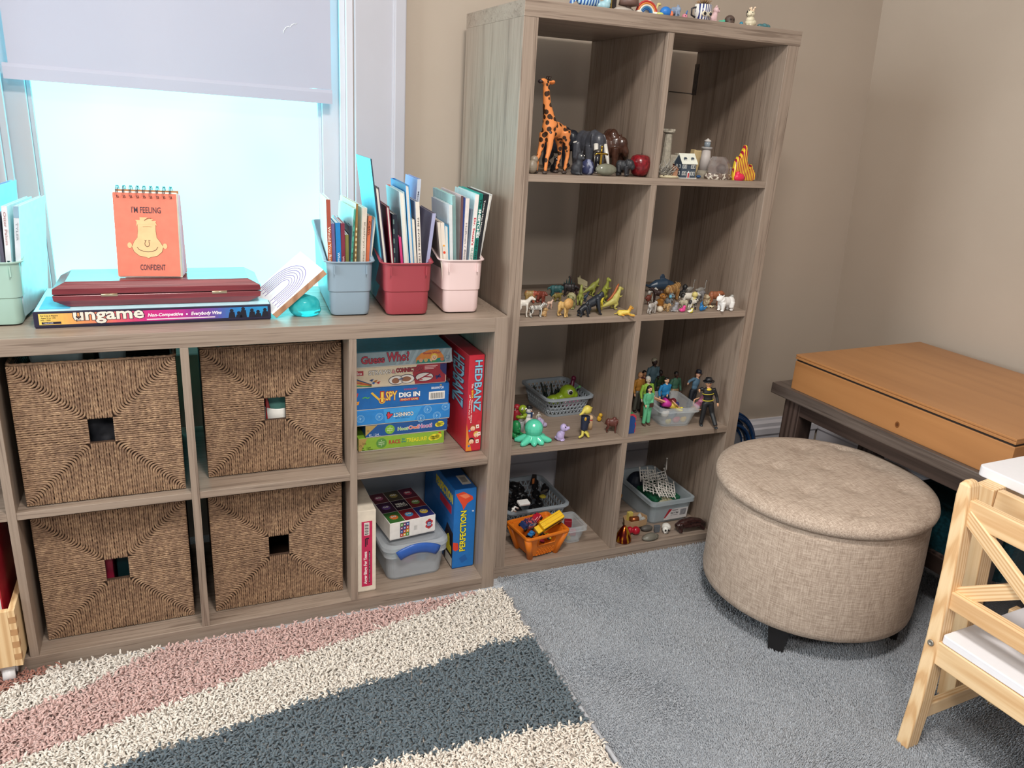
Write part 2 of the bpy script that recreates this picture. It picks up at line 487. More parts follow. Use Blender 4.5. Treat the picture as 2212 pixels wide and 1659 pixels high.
P('roller', G().tube([(-1.07, YW+.018, 2.075), (-.31, YW+.018, 2.075)], .022, 18), BL, bld)
g = G()
crk = [Y(612, 72, yb), Y(613, 66, yb), Y(618, 59, yb), Y(623, 57, yb), Y(626, 59, yb), Y(631, 53, yb), Y(636, 51, yb), Y(637, 53, yb), Y(641, 50, yb)]
g.tube([p-Vector((0, .0004, 0)) for p in crk], .0008, 5)
P('crease', g, M('f4fbff', .4), bld, label='pale ragged crease near the right edge')
# ================================================================== the two cube bookcases
t_, ti, cc, DD = .0347679, .0165758, .33, .391449
WW, HH = 2*t_+2*cc+ti, 2*t_+4*cc+3*ti
s3, s2, s1 = t_+cc, t_+2*cc+ti, t_+3*cc+2*ti
xd = t_+cc
F0, F1, F2, F3 = t_, s3+ti, s2+ti, s1+ti        # floors of the four rows of the tall unit
tall = T('cube_bookcase', 'tall grey oak eight cube bookcase full of toy figures beside the window', 'bookcase', (0, 0, 0), 0, 'grey oak cube bookcases')
B_ = .0008
P('side_panel', G().box(0, 0, t_, t_, DD, HH-t_), WZ, tall, bevel=B_)
P('side_panel', G().box(WW-t_, 0, t_, WW-.001, DD, HH-t_), WZ, tall, bevel=B_)
P('top_panel', G().box(0, -.001, HH-t_, WW+.002, DD, HH), WX, tall, bevel=B_)
P('bottom_panel', G().box(0, 0, 0, WW, DD, t_), WX, tall, bevel=B_)
for z in (s3, s2, s1): P('shelf', G().box(t_, .001, z, WW-t_, DD, z+ti), WX, tall, bevel=B_)
for z in (F0, F1, F2, F3): P('divider', G().box(xd, .001, z, xd+ti, DD, z+cc), WZ, tall, bevel=B_)
g = G()
bx = WW-t_
g.box(bx-.002, DD-.018, 1.287, bx, DD+.001, 1.372).box(bx-.0035, DD-.014, 1.356, bx-.002, DD-.008, 1.362).box(bx-.0035, DD-.014, 1.318, bx-.002, DD-.008, 1.324).box(bx-.0035, DD-.014, 1.295, bx-.002, DD-.008, 1.301)
g.tube([(bx-.003, DD-.004, 1.29), (bx-.02, DD+.02, 1.292), (bx-.05, DD+.05, 1.294)], .0016, 6)
P('wall_bracket', g, M('6f6a66', .35, .8), tall, label='dull metal anti tip bracket with a wire')
LOX, LOY, LRZ = -.00699, -.03411, .01316
low = T('cube_bookcase', 'low grey oak cube bookcase lying on its side under the window with woven baskets', 'bookcase', (LOX, LOY, 0), LRZ, 'grey oak cube bookcases')
LM = Matrix.Translation((LOX, LOY, 0)) @ Matrix.Rotation(LRZ, 4, 'Z')
def L(x, y, z): return LM @ Vector((x, y, z))
A1 = -t_-cc; A0 = A1-ti; B1 = A0-cc; B0 = B1-ti; C1 = B0-cc; C0 = C1-ti
sl = t_+cc; LF = sl+ti; LT = WW                    # shelf underside, upper row floor, worktop height
P('side_panel', G().box(-t_, 0, 0, 0, DD, WW), WZ, low, bevel=B_)
P('side_panel', G().box(-HH, 0, 0, -HH+t_, DD, WW), WZ, low, bevel=B_)
P('top_panel', G().box(-HH+t_, .0005, WW-t_, -t_, DD, WW), WX, low, bevel=B_)
P('bottom_panel', G().box(-HH+t_, .0005, 0, -t_, DD, t_), WX, low, bevel=B_)
for x in (A0, B0, C0): P('divider', G().box(x, .001, t_, x+ti, DD, WW-t_), WZ, low, bevel=B_)
for x0 in (A1, B1, C1, C0-cc): P('shelf', G().box(x0, .002, sl, x0+cc, DD, sl+ti), WX, low, bevel=B_)
# ================================================================== shag rug
RZ = .016
lines = [
 [(142, 1430), (70, 1464), (0, 1497)],
 [(373, 1386), (278, 1434), (171, 1487), (70, 1525), (0, 1558)],
 [(1051, 1269), (949, 1310), (760, 1377), (570, 1440), (380, 1516), (190, 1582), (0, 1655)],
 [(1133, 1377), (1044, 1392), (949, 1430), (791, 1475), (633, 1522), (443, 1589), (316, 1623), (253, 1655)],
 [(1256, 1560), (1139, 1576), (1013, 1608), (854, 1636), (778, 1658)]]
def edges():
    out = []
    for ln in lines:
        q = sorted((Z(u, v, RZ).x, Z(u, v, RZ).y) for u, v in ln)
        xs = [a for a, _ in q]; ys = [b for _, b in q]
        s0 = (ys[1]-ys[0])/(xs[1]-xs[0]); s1_ = (ys[-1]-ys[-2])/(xs[-1]-xs[-2])
        s0 = (ys[-1]-ys[0])/(xs[-1]-xs[0])
        xs = [xs[0]-1.5]+xs+[xs[-1]+.8]; ys = [ys[0]-1.5*s0]+ys+[ys[-1]+.8*(s1_ if ln is not lines[0] and ln is not lines[1] else s0)]
        out.append((xs, ys))
    return out
RE = edges()
def zone(x, y):
    z = np.zeros(len(x), int)
    for xs, ys in RE: z += (np.interp(x, xs, ys) > y)
    return z
def shag(col):
    k = NT('shag_yarn')
    f = k.noise(k.coord(), 140, 2); b = rgb(col)
    k.base(k.ramp(f, [(.3, tuple(v*.86 for v in b[:3])+(1,)), (.7, tuple(min(1, v*1.1) for v in b[:3])+(1,))]))
    k.set(Roughness=.9); k.b.inputs['Specular IOR Level'].default_value = .15; k.b.inputs['Sheen Weight'].default_value = .2
    return k.m
YARN = [shag(c) for c in ((166, 116, 102), (222, 213, 203), (204, 170, 163), (222, 213, 202), (92, 104, 112), (226, 215, 203))]
rug = T('shag_rug', 'thick shag rug with wavy rust, cream, pink and slate stripes', 'rug', (0, 0, 0))
rx0, rx1, ry0, ry1 = -1.75, .004, -1.7, -.062
P('backing', G().box(rx0, ry0, .0005, rx1, ry1, .004), M('b3aba4', .9), rug)
def bind(): return G().tube([(rx1+.002, ry1, .006), (rx1+.004, -.4, .006), (rx1+.008, -.7, .006), (rx1+.006, ry0, .006)], (.005), 8)
P('binding', bind(), M('aeb0b6', .9), rug, label='grey stitched edge binding')
def pile():
    rs = np.random.RandomState(3); sp = .0050
    xs, ys = np.meshgrid(np.arange(rx0+.004, rx1-.001, sp), np.arange(ry0, ry1-.001, sp))
    x = xs.ravel()+rs.uniform(-.5, .5, xs.size)*sp; y = ys.ravel()+rs.uniform(-.5, .5, xs.size)*sp
    # keep what the room view can reach, with a generous margin
    d = np.stack([x-CX, y-CY, .01-CZ*np.ones_like(x)], 1)
    zc = d@np.array(FW); uc = 1106+FPX*(d@np.array(RT))/zc; vc = 829.5-FPX*(d@np.array(UP))/zc
    keep = (zc > .1) & (uc > -330) & (vc < 1990)
    x, y = x[keep], y[keep]; N = len(x)
    zn = zone(x+rs.normal(0, .0035, N), y+rs.normal(0, .0035, N))
    h = rs.uniform(.010, .017, N); a = rs.uniform(0, 2*PI, N); lean = rs.uniform(.003, .012, N)
    nr_, n = 4, 4
    V = np.zeros((N, nr_, n, 3)); tw = rs.uniform(0, 2*PI, N)
    for i, (hh, ll, rr) in enumerate(((0, 0, .0020), (.55, .22, .0025), (.95, .75, .0025), (.97, 1.3, .0016))):
        for k in range(n):
            q = tw+2*PI*k/n
            V[:, i, k, 0] = x+np.cos(a)*lean*ll+np.cos(q)*rr
            V[:, i, k, 1] = y+np.sin(a)*lean*ll+np.sin(q)*rr
            V[:, i, k, 2] = .003+h*hh
    fs = []
    for i in range(nr_-1):
        for k in range(n):
            k2 = (k+1) % n; fs.append((i*n+k, i*n+k2, (i+1)*n+k2, (i+1)*n+k))
    fs.append(tuple((nr_-1)*n+k for k in range(n)))
    fs = np.array(fs); per = nr_*n; nf = len(fs)
    idx = (np.arange(N)[:, None, None]*per+fs[None]).ravel()
    me = bpy.data.meshes.new('pile'); me.vertices.add(N*per); me.vertices.foreach_set('co', V.ravel())
    me.loops.add(len(idx)); me.loops.foreach_set('vertex_index', idx)
    me.polygons.add(N*nf); me.polygons.foreach_set('loop_start', np.arange(0, len(idx), 4))
    for m in YARN: me.materials.append(m)
    me.polygons.foreach_set('material_index', np.repeat(np.minimum(zn, 5), nf))
    me.polygons.foreach_set('use_smooth', np.ones(N*nf, bool))
    me.update(calc_edges=True)
    return me
o = bpy.data.objects.new('pile', pile()); COL.objects.link(o); o.parent = rug; o['kind'] = 'stuff'
# ================================================================== ottoman
def linen(name, c0, c1, c2, sa, sb):
    k = NT(name)
    a = k.noise(k.coord(sa), 1.0, 3, .65); b = k.noise(k.coord(sb), 1.0, 3, .65); s = k.noise(k.coord(), 5, 2)
    w = k.mix(.5, a, b)
    k.base(k.mix(.10, k.ramp(w, [(.38, rgb(c0)), (.5, rgb(c1)), (.60, rgb(c2))]), k.ramp(s, [(.3, rgb(c0)), (.7, rgb(c2))])))
    k.set(Roughness=.88); k.b.inputs['Specular IOR Level'].default_value = .2
    k.bump(w, .25, .0006)
    return k.m
LIN = linen('oatmeal_linen', (142, 124, 110), (174, 156, 141), (198, 181, 166), (34, 34, 600), (600, 600, 26))
LIN2 = linen('oatmeal_linen_top', (142, 124, 110), (174, 156, 141), (198, 181, 166), (32, 600, 300), (600, 32, 300))
OC = Vector((.754, -.349, 0)); OR = .2605; OZB, OZS, OZT = .072, .3455, .392
ott = T('ottoman', 'round beige linen storage ottoman with buttoned lid and dark feet', 'ottoman', OC)
prof = [(OR-.03, OZB-.004), (OR-.008, OZB-.003), (OR+.002, OZB+.004), (OR+.004, OZB+.02), (OR+.003, .2), (OR-.002, OZS-.02), (OR-.006, OZS-.004), (OR-.012, OZS-.001)]
P('body', G().lathe(prof, 96), LIN, ott)
def lid():
    tu = [Z(u, v, OZT-.012)-OC for u, v in ((1730, 974), (1819, 972), (1678, 1016), (1782, 1016), (1885, 1011), (1744, 1068), (1843, 1063), (1951, 1063), (1640, 1062), (1870, 1120))]
    pr = [(OR-.012, OZS), (OR-.002, OZS+.001), (OR+.006, OZS+.008), (OR+.008, OZS+.018), (OR+.004, OZS+.029), (OR-.010, OZS+.037), (OR-.035, OZS+.0425)]
    n = 120; g = G(); rings = [[Vector((r*math.cos(2*PI*k/n), r*math.sin(2*PI*k/n), z)) for k in range(n)] for r, z in pr]
    for j in range(1, 26):
        r = (OR-.035)*(1-j/26.0)+.001
        ring = []
        for k in range(n):
            x, y = r*math.cos(2*PI*k/n), r*math.sin(2*PI*k/n)
            z = OZT-.0045*(r/(OR-.035))**2
            for q in tu:
                d2 = (x-q.x)**2+(y-q.y)**2; z -= .0062*math.exp(-d2/(2*.022**2))+.0028*math.exp(-d2/(2*.006**2))
            ring.append(Vector((x, y, z)))
        rings.append(ring)
    return g.loft(rings, smooth=True)
P('lid', lid(), LIN2, ott)
for a in (216, 306, 36, 126):
    d = Vector((math.cos(math.radians(a)), math.sin(math.radians(a)), 0)); q = Vector((-d.y, d.x, 0)); c = d*.222
    sq = lambda r, z, o: [c+d*(o+sx*r)+q*(sy*r)+Vector((0, 0, z)) for sx, sy in ((-1, -1), (1, -1), (1, 1), (-1, 1))]
    P('foot', G().loft([sq(.017, .0, .006), sq(.026, OZB-.0045, 0)]), M('1c1a1b', .4), ott, bevel=.002)
# ================================================================== dark bench, honey box
DZ = .475
dF = Z(1668, 824.5, DZ); dE = Z(2105, 1018, DZ)
dd = (dE-dF); dd.z = 0; dd.normalize(); dn = Vector((-dd.y, dd.x, 0))        # along the front; away from us
dW = .47
ang = math.atan2(dd.y, dd.x)
def umber_x():
    k = NT('dark_umber_boards')
    f = k.noise(k.coord((1.2, 26, 40)), 2.2, 4, .6, .6)
    k.base(k.ramp(f, [(.3, rgb((70, 60, 55))), (.5, rgb((94, 83, 77))), (.7, rgb((112, 101, 95)))])); k.set(Roughness=.38)
    return k.m
bench = T('bench', 'dark brown wooden bench table along the right wall', 'table', (dF.x, dF.y, 0), ang)
DL = .76
P('tabletop', G().box(0, 0, DZ-.034, DL, dW, DZ), umber_x(), bench, bevel=.003).data.materials[0]
def bar(name, a, b, w, d, mat, parent, up=(0, 0, 1), bevel=.002, top=None):
    # rectangular timber from a to b, built along its own long axis so the grain follows it
    a, b = Vector(a), Vector(b); ax = (b-a); Lg = ax.length; ax.normalize()
    u = Vector(up); u = (u-ax*ax.dot(u))
    if u.length < 1e-5: u = ax.orthogonal()
    u.normalize(); s = u.cross(ax)
    o = P(name, G().box(-w/2, -d/2, 0, w/2, d/2, Lg), mat, parent, bevel=bevel)
    R = Matrix((s, u, ax)).transposed().to_4x4()
    o.matrix_local = Matrix.Translation(a) @ R
    return o
for x, y in ((.075, .052), (.075, dW-.05), (DL-.06, .052), (DL-.06, dW-.05)):
    bar('leg', (x, y, 0), (x, y, DZ-.034), .062, .062, UMBER, bench, (0, 1, 0))
bar('apron', (.10, .032, DZ-.056), (DL-.09, .032, DZ-.056), .020, .042, UMBER, bench)
bar('apron', (.10, dW-.03, DZ-.056), (DL-.09, dW-.03, DZ-.056), .020, .042, UMBER, bench)
bar('stretcher', (.10, .12, .150), (DL-.05, .12, .150), .05, .045, UMBER, bench)
P('lower_shelf', G().box(.11, .10, .158, DL-.06, dW-.08, .178), UMBER, bench)
bxA = Z(1708, 838, DZ); bxR = (bxA-dF); bx0 = bxR.dot(dd); by0 = bxR.dot(dn)
bh = rise(bxA, 1715, 764)
bk = Z(1990, 739, DZ+bh)-dF; bD = bk.dot(dn)-by0
box = T('wooden_case', 'large shallow honey stained wooden case lying on the dark bench', 'box', (bxA.x, bxA.y, DZ), ang)
HB = HONEY.copy(); HB.name = 'honey_stained_board_lengthwise'
def honey_x():
    k = NT('honey_stained_planks')
    f = k.noise(k.coord((.5, 7, 12)), 1.6, 4, .55, .7); b = k.noise(k.coord((1.2, 3, 3)), 1.5, 2)
    k.base(k.mix(.5, k.ramp(f, [(.3, rgb((146, 98, 58))), (.5, rgb((172, 120, 74))), (.72, rgb((186, 134, 86)))]), k.ramp(b, [(.3, rgb((160, 110, 66))), (.7, rgb((188, 134, 84)))])))
    k.set(Roughness=.36); return k.m
HX = honey_x()
bL = .67
P('body', G().box(0, 0, 0, bL, bD, bh-.020), HX, box, bevel=.002)
P('seam', G().box(.003, .003, bh-.020, bL-.003, bD-.003, bh-.014), M('241a14', .6), box, label='dark recessed strip under the lid')
P('lid', G().box(-.001, -.001, bh-.014, bL, bD, bh-.0075).box(.0005, .0005, bh-.0075, bL, bD, bh-.0055).box(-.001, -.001, bh-.0055, bL, bD, bh), HX, box, bevel=.0008)
Face((0, -.0002, 0), (bL, 0, 0), (0, 0, bh-.02)).disc(.555, .30, .010, '7a4a22', 1, ry=.10).disc(.555, .30, .0055, '5a3216', 2, ry=.055).done(box, 'knot')
# dark tub under the bench
tb = T('storage_tub', 'dark teal tub on the lower shelf under the bench', 'tub', L(0, 0, 0)*0+Vector((dF.x, dF.y, 0))+dd*.60+dn*.20+Vector((0, 0, .1785)), ang)
P('tub_body', G().loft([[Vector((a, b, z)) for a, b in rrect(w, d, .03)] for z, w, d in ((0, .26, .18), (.14, .30, .21))]), M('123c46', .5, var=.5, sc=120), tb)
P('rim', G().tube([Vector((a, b, .14)) for a, b in rrect(.304, .214, .03)], .005, 6, closed=True), M('0f323b', .5), tb)
# coil of blue cable behind the ottoman
cl = T('cable_coil', 'coil of dark blue cable leaning against the wall behind the ottoman', 'cable', (1.065, .375, .004), 0, rot=(math.radians(74), 0, math.radians(8)))
for i in range(8):
    r = .064+.0072*i; zc = .010*((i*3) % 4)-.004
    P('loop', G().tube([(r*math.cos(2*PI*k/40)*1.05+.003*math.sin(i*2.1), .118+r*math.sin(2*PI*k/40)+.003*math.cos(i*1.7), zc+.003*math.sin(4*PI*k/40+i)) for k in range(40)], .0058, 8, closed=True), M('14345c', .22, var=.3), cl)
P('hub', G().lathe([(.056, -.02), (.056, .010), (.045, .016), (.02, .018)], 32, (0, .118, 0)), M('74757c', .5), cl)
bgp = Vector((dF.x, dF.y, 0))+dd*.60+dn*.17+Vector((0, 0, .1785))
bag = T('dark_filler_bag', 'black bag shape added to darken the lower shelf of the bench', 'bag', bgp+dd*-.02+dn*.16, ang)  # invented black bag, put in to darken the space under the bench
blob('bag_body', G().box(-.17, -.05, .004, .17, .05, .17).ell((0, 0, .165), (.15, .05, .02)), M('17181c', .8), bag, .006, 6)
P('strap', G().tube([(-.08, -.05, .13), (-.06, -.058, .17), (.0, -.06, .185), (.06, -.058, .17), (.08, -.05, .13)], .006, 6), M('101114', .7), bag)
# ================================================================== child's table and chair
WHT = M('ecebf0', .3, var=.01)
TZ = .57
tc_ = Z(2113, 1003, TZ)
tf = Z(2052, 1505, 0)
tt = Z(2142, 1046, .548)
kt = T('kids_table', 'white topped pine play table behind the pine chair', 'table', (tc_.x, tc_.y, 0), .05)
tw_, tdp = .62, .50
P('tabletop', G().prism(rrect(tw_, tdp, .014, 5, tw_/2, -tdp/2), (0, 0, TZ-.022), (1, 0, 0), (0, 1, 0), .022), WHT, kt, bevel=.002)
mi = kt.matrix_basis.inverted() if False else (Matrix.Translation((tc_.x, tc_.y, 0)) @ Matrix.Rotation(.05, 4, 'Z')).inverted()
lf, ltp = mi @ tf, mi @ tt
ltp.z = TZ-.022
bar('leg', lf, ltp, .040, .040, PINE, kt, (0, 1, 0))
for dx, dy in ((tw_-2*ltp.x, 0), (tw_-2*ltp.x, -(tdp+2*ltp.y)), (0, -(tdp+2*ltp.y))):
    fx = lf.x if dx == 0 else dx+2*ltp.x-lf.x; fy = lf.y if dy == 0 else dy+2*ltp.y-lf.y
    bar('leg', (fx, fy, 0), (ltp.x+dx, ltp.y+dy, TZ-.022), .04, .04, PINE, kt, (0, 1, 0))
za = TZ-.022-.029
for a, b in (((ltp.x+.022, ltp.y+.004, za), (tw_-ltp.x-.022, ltp.y+.004, za)), ((ltp.x+.022, -tdp-ltp.y, za), (tw_-ltp.x-.022, -tdp-ltp.y, za))):
    bar('apron', a, b, .018, .056, PINE, kt)
for x in (ltp.x-.004, tw_-ltp.x):
    bar('apron', (x, ltp.y-.022, za), (x, -tdp-ltp.y+.022, za), .018, .056, PINE, kt)
# chair seen from behind
F = Z(1958, 1606, 0)
CA = math.radians(4)
ch = T('kids_chair', 'pale pine child chair with white seat and crossed back bars', 'chair', (F.x, F.y, 0), CA)
# local: +x to the front of the seat, -y across to the second back post
CW = .285; SD = .27
SZ = .272
for k, y in enumerate((0, -CW)):
    rings = []
    for z, x, dy, dp in ((0, 0.0, 0, .0185), (.12, .012, .002, .0195), (SZ-.02, .024, .010, .0195), (.40, .034, .022, .0185), (.555, .044, .040, .0175), (.578, .0455, .042, .017), (.588, .0455, .042, .010)):
        hw = .0138 if z < .57 else (.0115 if z < .58 else .006)
        rings.append([Vector((x+a*dp, y+dy+b*hw, z)) for a, b in ((-1, -1), (1, -1), (1, 1), (-1, 1))])
    P('back_post', G().loft(rings), PINE, ch, bevel=.004, seg=3)
def bp(z, f):   # a point between the two back posts
    x = .024+(z-SZ+.02)*.068; dy = .010+(z-SZ+.02)*.1
    return Vector((x, dy-.010-f*(CW-.020), z))
bar('back_rail', bp(.530, 0), bp(.530, 1), .020, .046, PINE, ch)
bar('back_rail', bp(.345, 0), bp(.345, 1), .022, .036, PINE, ch)
bar('cross_bar', bp(.508, .02), bp(.362, .98), .013, .032, PINE, ch, (1, 0, 0)) if False else None
def xbar(z0, z1, off):
    a, b = bp(z0, .0), bp(z1, 1.0); a.x += off; b.x += off
    return bar('cross_bar', a, b, .030, .012, PINE, ch, (1, 0, .07))
xbar(.522, .350, -.004); xbar(.350, .522, .0085)
P('seat', G().prism(rrect(SD+.03, CW-.032, .006, 3, .010+SD/2+.015, -CW/2+.010), (0, 0, SZ-.016), (1, 0, 0), (0, 1, 0), .018), WHT, ch, bevel=.002)
for y in (-.012, -CW+.030): bar('apron', (.048, y, SZ-.042), (SD, y, SZ-.042), .018, .048, PINE, ch)
bar('apron', (.0165, .002, SZ-.042), (.0165, -CW+.008, SZ-.042), .018, .050, PINE, ch)
bar('apron', (SD+.0, -.02, SZ-.042), (SD+.0, -CW+.036, SZ-.042), .018, .048, PINE, ch)
for y in (0.004, -CW+.012):
    bar('front_leg', (SD+.03, y, 0), (SD+.012, y, SZ-.018), .028, .034, PINE, ch, (0, 1, 0))
    bar('side_stretcher', (.022, y, .075), (SD+.012, y, .075), .016, .034, PINE, ch)
P('screw', G().lathe([(.0065, 0), (.0065, .002), (.004, .0025), (.003, .001)], 14), M('a09a90', .35, .6), ch).matrix_local = Matrix.Translation((.003, .0085, SZ-.025)) @ Matrix.Rotation(-PI/2, 4, 'Y')
# ================================================================== wooden crate on castors, bottom left
cr = Z(50, 1436, .052)
crt = T('wooden_crate', 'birch crate with finger joints on white castors at far left', 'crate', (cr.x, cr.y, 0), LRZ)
chh = rise(cr, 33, 1318)
CL_, CDp = .34, .27
z0, z1 = .052, .052+chh
g = G().box(-CL_, 0, z0, -.0125, .012, z1).box(-CL_+.012, .012, z0, -.012, CDp-.012, z0+.008)
P('front_panel', g, BIRCH, crt, bevel=.001)
P('back_panel', G().box(-CL_, CDp-.012, z0, -.0125, CDp, z1), BIRCH, crt, bevel=.001)
P('end_panel', G().box(-.012, .012, z0, 0, CDp, z1), BIRCH, crt, bevel=.001)
P('end_panel', G().box(-CL_, .0125, z0, -CL_+.012, CDp-.0125, z1), BIRCH, crt, bevel=.001)
g = G(); nf_ = 9; fh = (z1-z0)/nf_
for i in range(nf_):
    (g.m(i % 2)).box(-.0122, -.0004, z0+i*fh, .0004, .0118, z0+(i+1)*fh)
P('finger_joints', g, [BIRCH, M('b98e62', .6, var=.1)], crt)
for x in (-.03, -CL_+.04):
    g = G().tube([(x-.011, .022, .0245), (x+.011, .022, .0245)], .0175, 20)
    w = P('castor', g, M('e9e8ea', .3), crt)
    P('hub_cap', G().tube([(x-.0125, .022, .0245), (x+.0125, .022, .0245)], .0085, 14), M('2b2c33', .4), w)
    P('bracket', G().box(x-.014, .008, .042, x+.014, .036, .052).box(x-.0155, .018, .026, x-.0125, .028, .044).box(x+.0125, .018, .026, x+.0155, .028, .044), M('c9c9cd', .3, .6), w)
# ================================================================== books and book bins on the low bookcase
def plastic(c, rough=.38): return M(c, rough, var=.02, sc=12)
def book_bin(name, label, c, px0, px1, v0, hfront, yaw, dep=.285, hback=.178, group='plastic book bins on the low bookcase'):
    a, b = Z(px0, v0, LT), Z(px1, v0, LT)
    w = (b-a).length; o = (a+b)/2
    t = T(name, label, 'bin', (o.x, o.y, LT+.0005), yaw, group)
    step = .056
    def ztop(y):
        f = min(1, max(0, (y-.016)/(dep*.72)))
        f = f*f*(1.6-.6*f) if f < .5 else f*f*(1.6-.6*f)
        return hfront+(hback-hfront)*min(1, f)
    def ring(z, grow, frac=None, lip=0):
        hw = w/2+grow; pts = []
        for x, y in rrect(2*hw, dep+grow*1.2, .014+max(0, grow), 6, 0, dep/2-0.0):
            zz = z if frac is None else step+(ztop(max(0, y))-step)*frac
            pts.append(Vector((x, y, zz+lip)))
        return pts
    g = G()
    rings = [ring(.003, -.003), ring(.012, 0), ring(step-.001, .001), ring(step+.0015, .0042), ring(0, .0042, .03), ring(0, .0055, .5), ring(0, .007, .93), ring(0, .007, .96), ring(0, .0125, .955), ring(0, .0135, .985), ring(0, .012, 1.0), ring(0, .008, 1.0), ring(0, .0045, .97), ring(0, .002, .3), ring(.006, -.004)]
    g.loft(rings, smooth=False)
    body = P('tray', g, plastic(c), t)
    for f in body.data.polygons: f.use_smooth = True
    e = body.modifiers.new('edges', 'EDGE_SPLIT'); e.split_angle = .6
    for x in (-w/2+.009, w/2-.009): P('rib', G().box(x-.0012, -.0095, hfront-.028, x+.0012, -.004, hfront-.008), plastic(c), t)
    return t
book_bin('book_bin', 'blue grey plastic book bin, nearest the aqua lump', '8a9dac', 714, 800, 683, .1255, -.05)
book_bin('book_bin', 'brick red plastic book bin in the middle of the row', '9c3f48', 834, 926, 682, .1235, -.05)
book_bin('book_bin', 'pale pink plastic book bin against the tall bookcase', 'e2c8c6', 957, 1034, 677, .1290, -.05)
book_bin('book_bin', 'mint green plastic book bin at the left edge', 'a8c8bc', -50, 50, 706, .1285, .03)
PAGE = 'e9e4da'
def book(label, tL, tR, vt, bL, bR, yf, dep, spine, cover=None, fore=False, text=(), group='picture books in the bins', vb=556, back=None, skew=None):
    # spine edge seen between pixel columns tL..tR at row vt and bL..bR at the bin rim
    cover = cover or spine
    p = [Y(tL, vt, yf), Y(tR, vt, yf), Y(bL, vb, yf), Y(bR, vb, yf)]
    k = (p[0].z-(LT+.012))/max(.001, p[0].z-p[2].z)
    lo = [p[0]+(p[2]-p[0])*k, p[1]+(p[3]-p[1])*k]
    w = (p[1]-p[0]).length
    mid = (lo[0]+lo[1])/2
    bi = 0 if tL < 200 else (1 if vt != 343 and tL < 800 or (tL < 816 and vt > 430) else (2 if tL < 943 else 3))
    x0_, x1_ = ((-1.2, -1.015), (-.4175, -.329), (-.2925, -.197), (-.1585, -.078))[bi]
    mid.x = min(max(mid.x, x0_+w/2), x1_-w/2); lo[0].x = mid.x-w/2; lo[1].x = mid.x+w/2
    tp = [p[0], p[1]]
    zt_ = (p[0].z+p[1].z)/2; tp[0].z = tp[1].z = zt_; lo[0].z = lo[1].z = LT+.012
    o = Vector((mid.x, yf, LT+.012))
    D = Vector((.05 if skew is None else skew, 1, 0))*dep
    a, b, c, d = [q-o for q in (lo[0], lo[1], tp[1], tp[0])]
    t = T('book', label, 'book', o, 0, group)
    bt = min(.0016, w*.25)                                # board thickness
    ux = Vector((1, 0, 0))
    def slab(x0, x1, y0, y1, z0, z1):
        # x0..x1 in 0..1 across, with metres allowed by pre-division
        q = lambda s, f, z: a.lerp(b, s).lerp(d.lerp(c, s), z)+D*f
        return [q(x0, y0, z0), q(x1, y0, z0), q(x1, y1, z0), q(x0, y1, z0)], [q(x0, y0, z1), q(x1, y0, z1), q(x1, y1, z1), q(x0, y1, z1)]
    s = bt/w; H = zt_-(LT+.012)
    g = G()
    g.m(1).hexa(*slab(0, s, 0, 1, 0, 1)).hexa(*slab(1-s, 1, 0, 1, 0, 1))
    if not fore: g.m(0).hexa(*slab(0, 1, -.002/dep, .0, 0, 1))
    else: g.m(0).hexa(*slab(0, 1, 1, 1+.002/dep, 0, 1))
    P('cover', g, [M(spine, .4), M(cover, .35)], t)
    P('pages', G().hexa(*slab(s, 1-s, .02 if fore else .001, .975, .004/H, 1-.004/H)), M(PAGE, .8, sc=900, var=.1), t)
    if text:
        n = Vector((0, -.0022, 0)) if not fore else Vector((0, -.0002, 0))
        f = Face(a+n, b-a, d-a)
        for it in text:
            if it[0] == 'rect': f.rect(*it[1:])
            elif it[0] == 'disc': f.disc(*it[1:])
            else: f.text(it[0], *it[1:5], it[5], l=2, bold=it[6] if len(it) > 6 else .01, turn=3)
        f.done(t, 'spine_print')
    return t
# --- blue grey bin
book('thick paperback with orange spine, first in the blue grey bin', 703.7, 712.8, 431, 708, 717.4, .062, .135, 'c0653f', 'e6eeee', text=[('rect', 0, .62, 1, 1, 'a3503f'), ('Would You Rather?', .2, .36, .85, .76, 'f5e2d0')])
book('thin purple book beside the orange paperback', 715.2, 722, 482.7, 718.2, 724.6, .064, .13, '6f6090', 'b8c4d8', text=[('What to Do', .2, .28, .8, .56, 'd8d0e4')])
book('bright blue book with white title in the blue grey bin', 724, 734.6, 481, 727.3, 736, .064, .13, '1f7fc0', 'a8d4ea', text=[('What to Do When', .25, .28, .75, .66, 'e4f0fa')])
book('maroon book with white title in the blue grey bin', 735.8, 744, 482, 737, 745.6, .064, .13, '7c2c40', 'b05868', text=[('What to Do When', .25, .28, .75, .62, 'ecd0d0')])
book('short olive book in the blue grey bin', 745.4, 752.5, 507, 746.5, 753, .066, .12, '7e7c40', 'e8ecee')
book('thin navy book beside the teal book', 754.2, 758.6, 487.7, 753.6, 757, .070, .14, '2a3448')
book('teal book with small dark lettering leaning right', 764.4, 768.3, 451.6, 757.6, 762, .066, .16, '4aa08c', 'd6ecef', text=[('THE FEELINGS BOOK'[:0] or 'A B C D E F G', .2, .2, .8, .9, '1d5a50')], skew=-.03)
book('gold spiral bound book between teal and cream books', 768.9, 773.4, 440, 763.4, 771.8, .070, .17, '94703c', 'e0d8b8', text=[('rect', .2, .1+.05*i, .8, .125+.05*i, 'e4d4a4') for i in range(14)], skew=-.03)
book('cream picture book with blue dot on its spine', 782.5, 792.8, 448.7, 779, 789.6, .064, .18, 'd2c6b8', 'dfe6dc', text=[('Kathryn Otoshi', .3, .36, .75, .86, '8c8478'), ('disc', .5, .27, .3, '2c62b4')], skew=-.04)
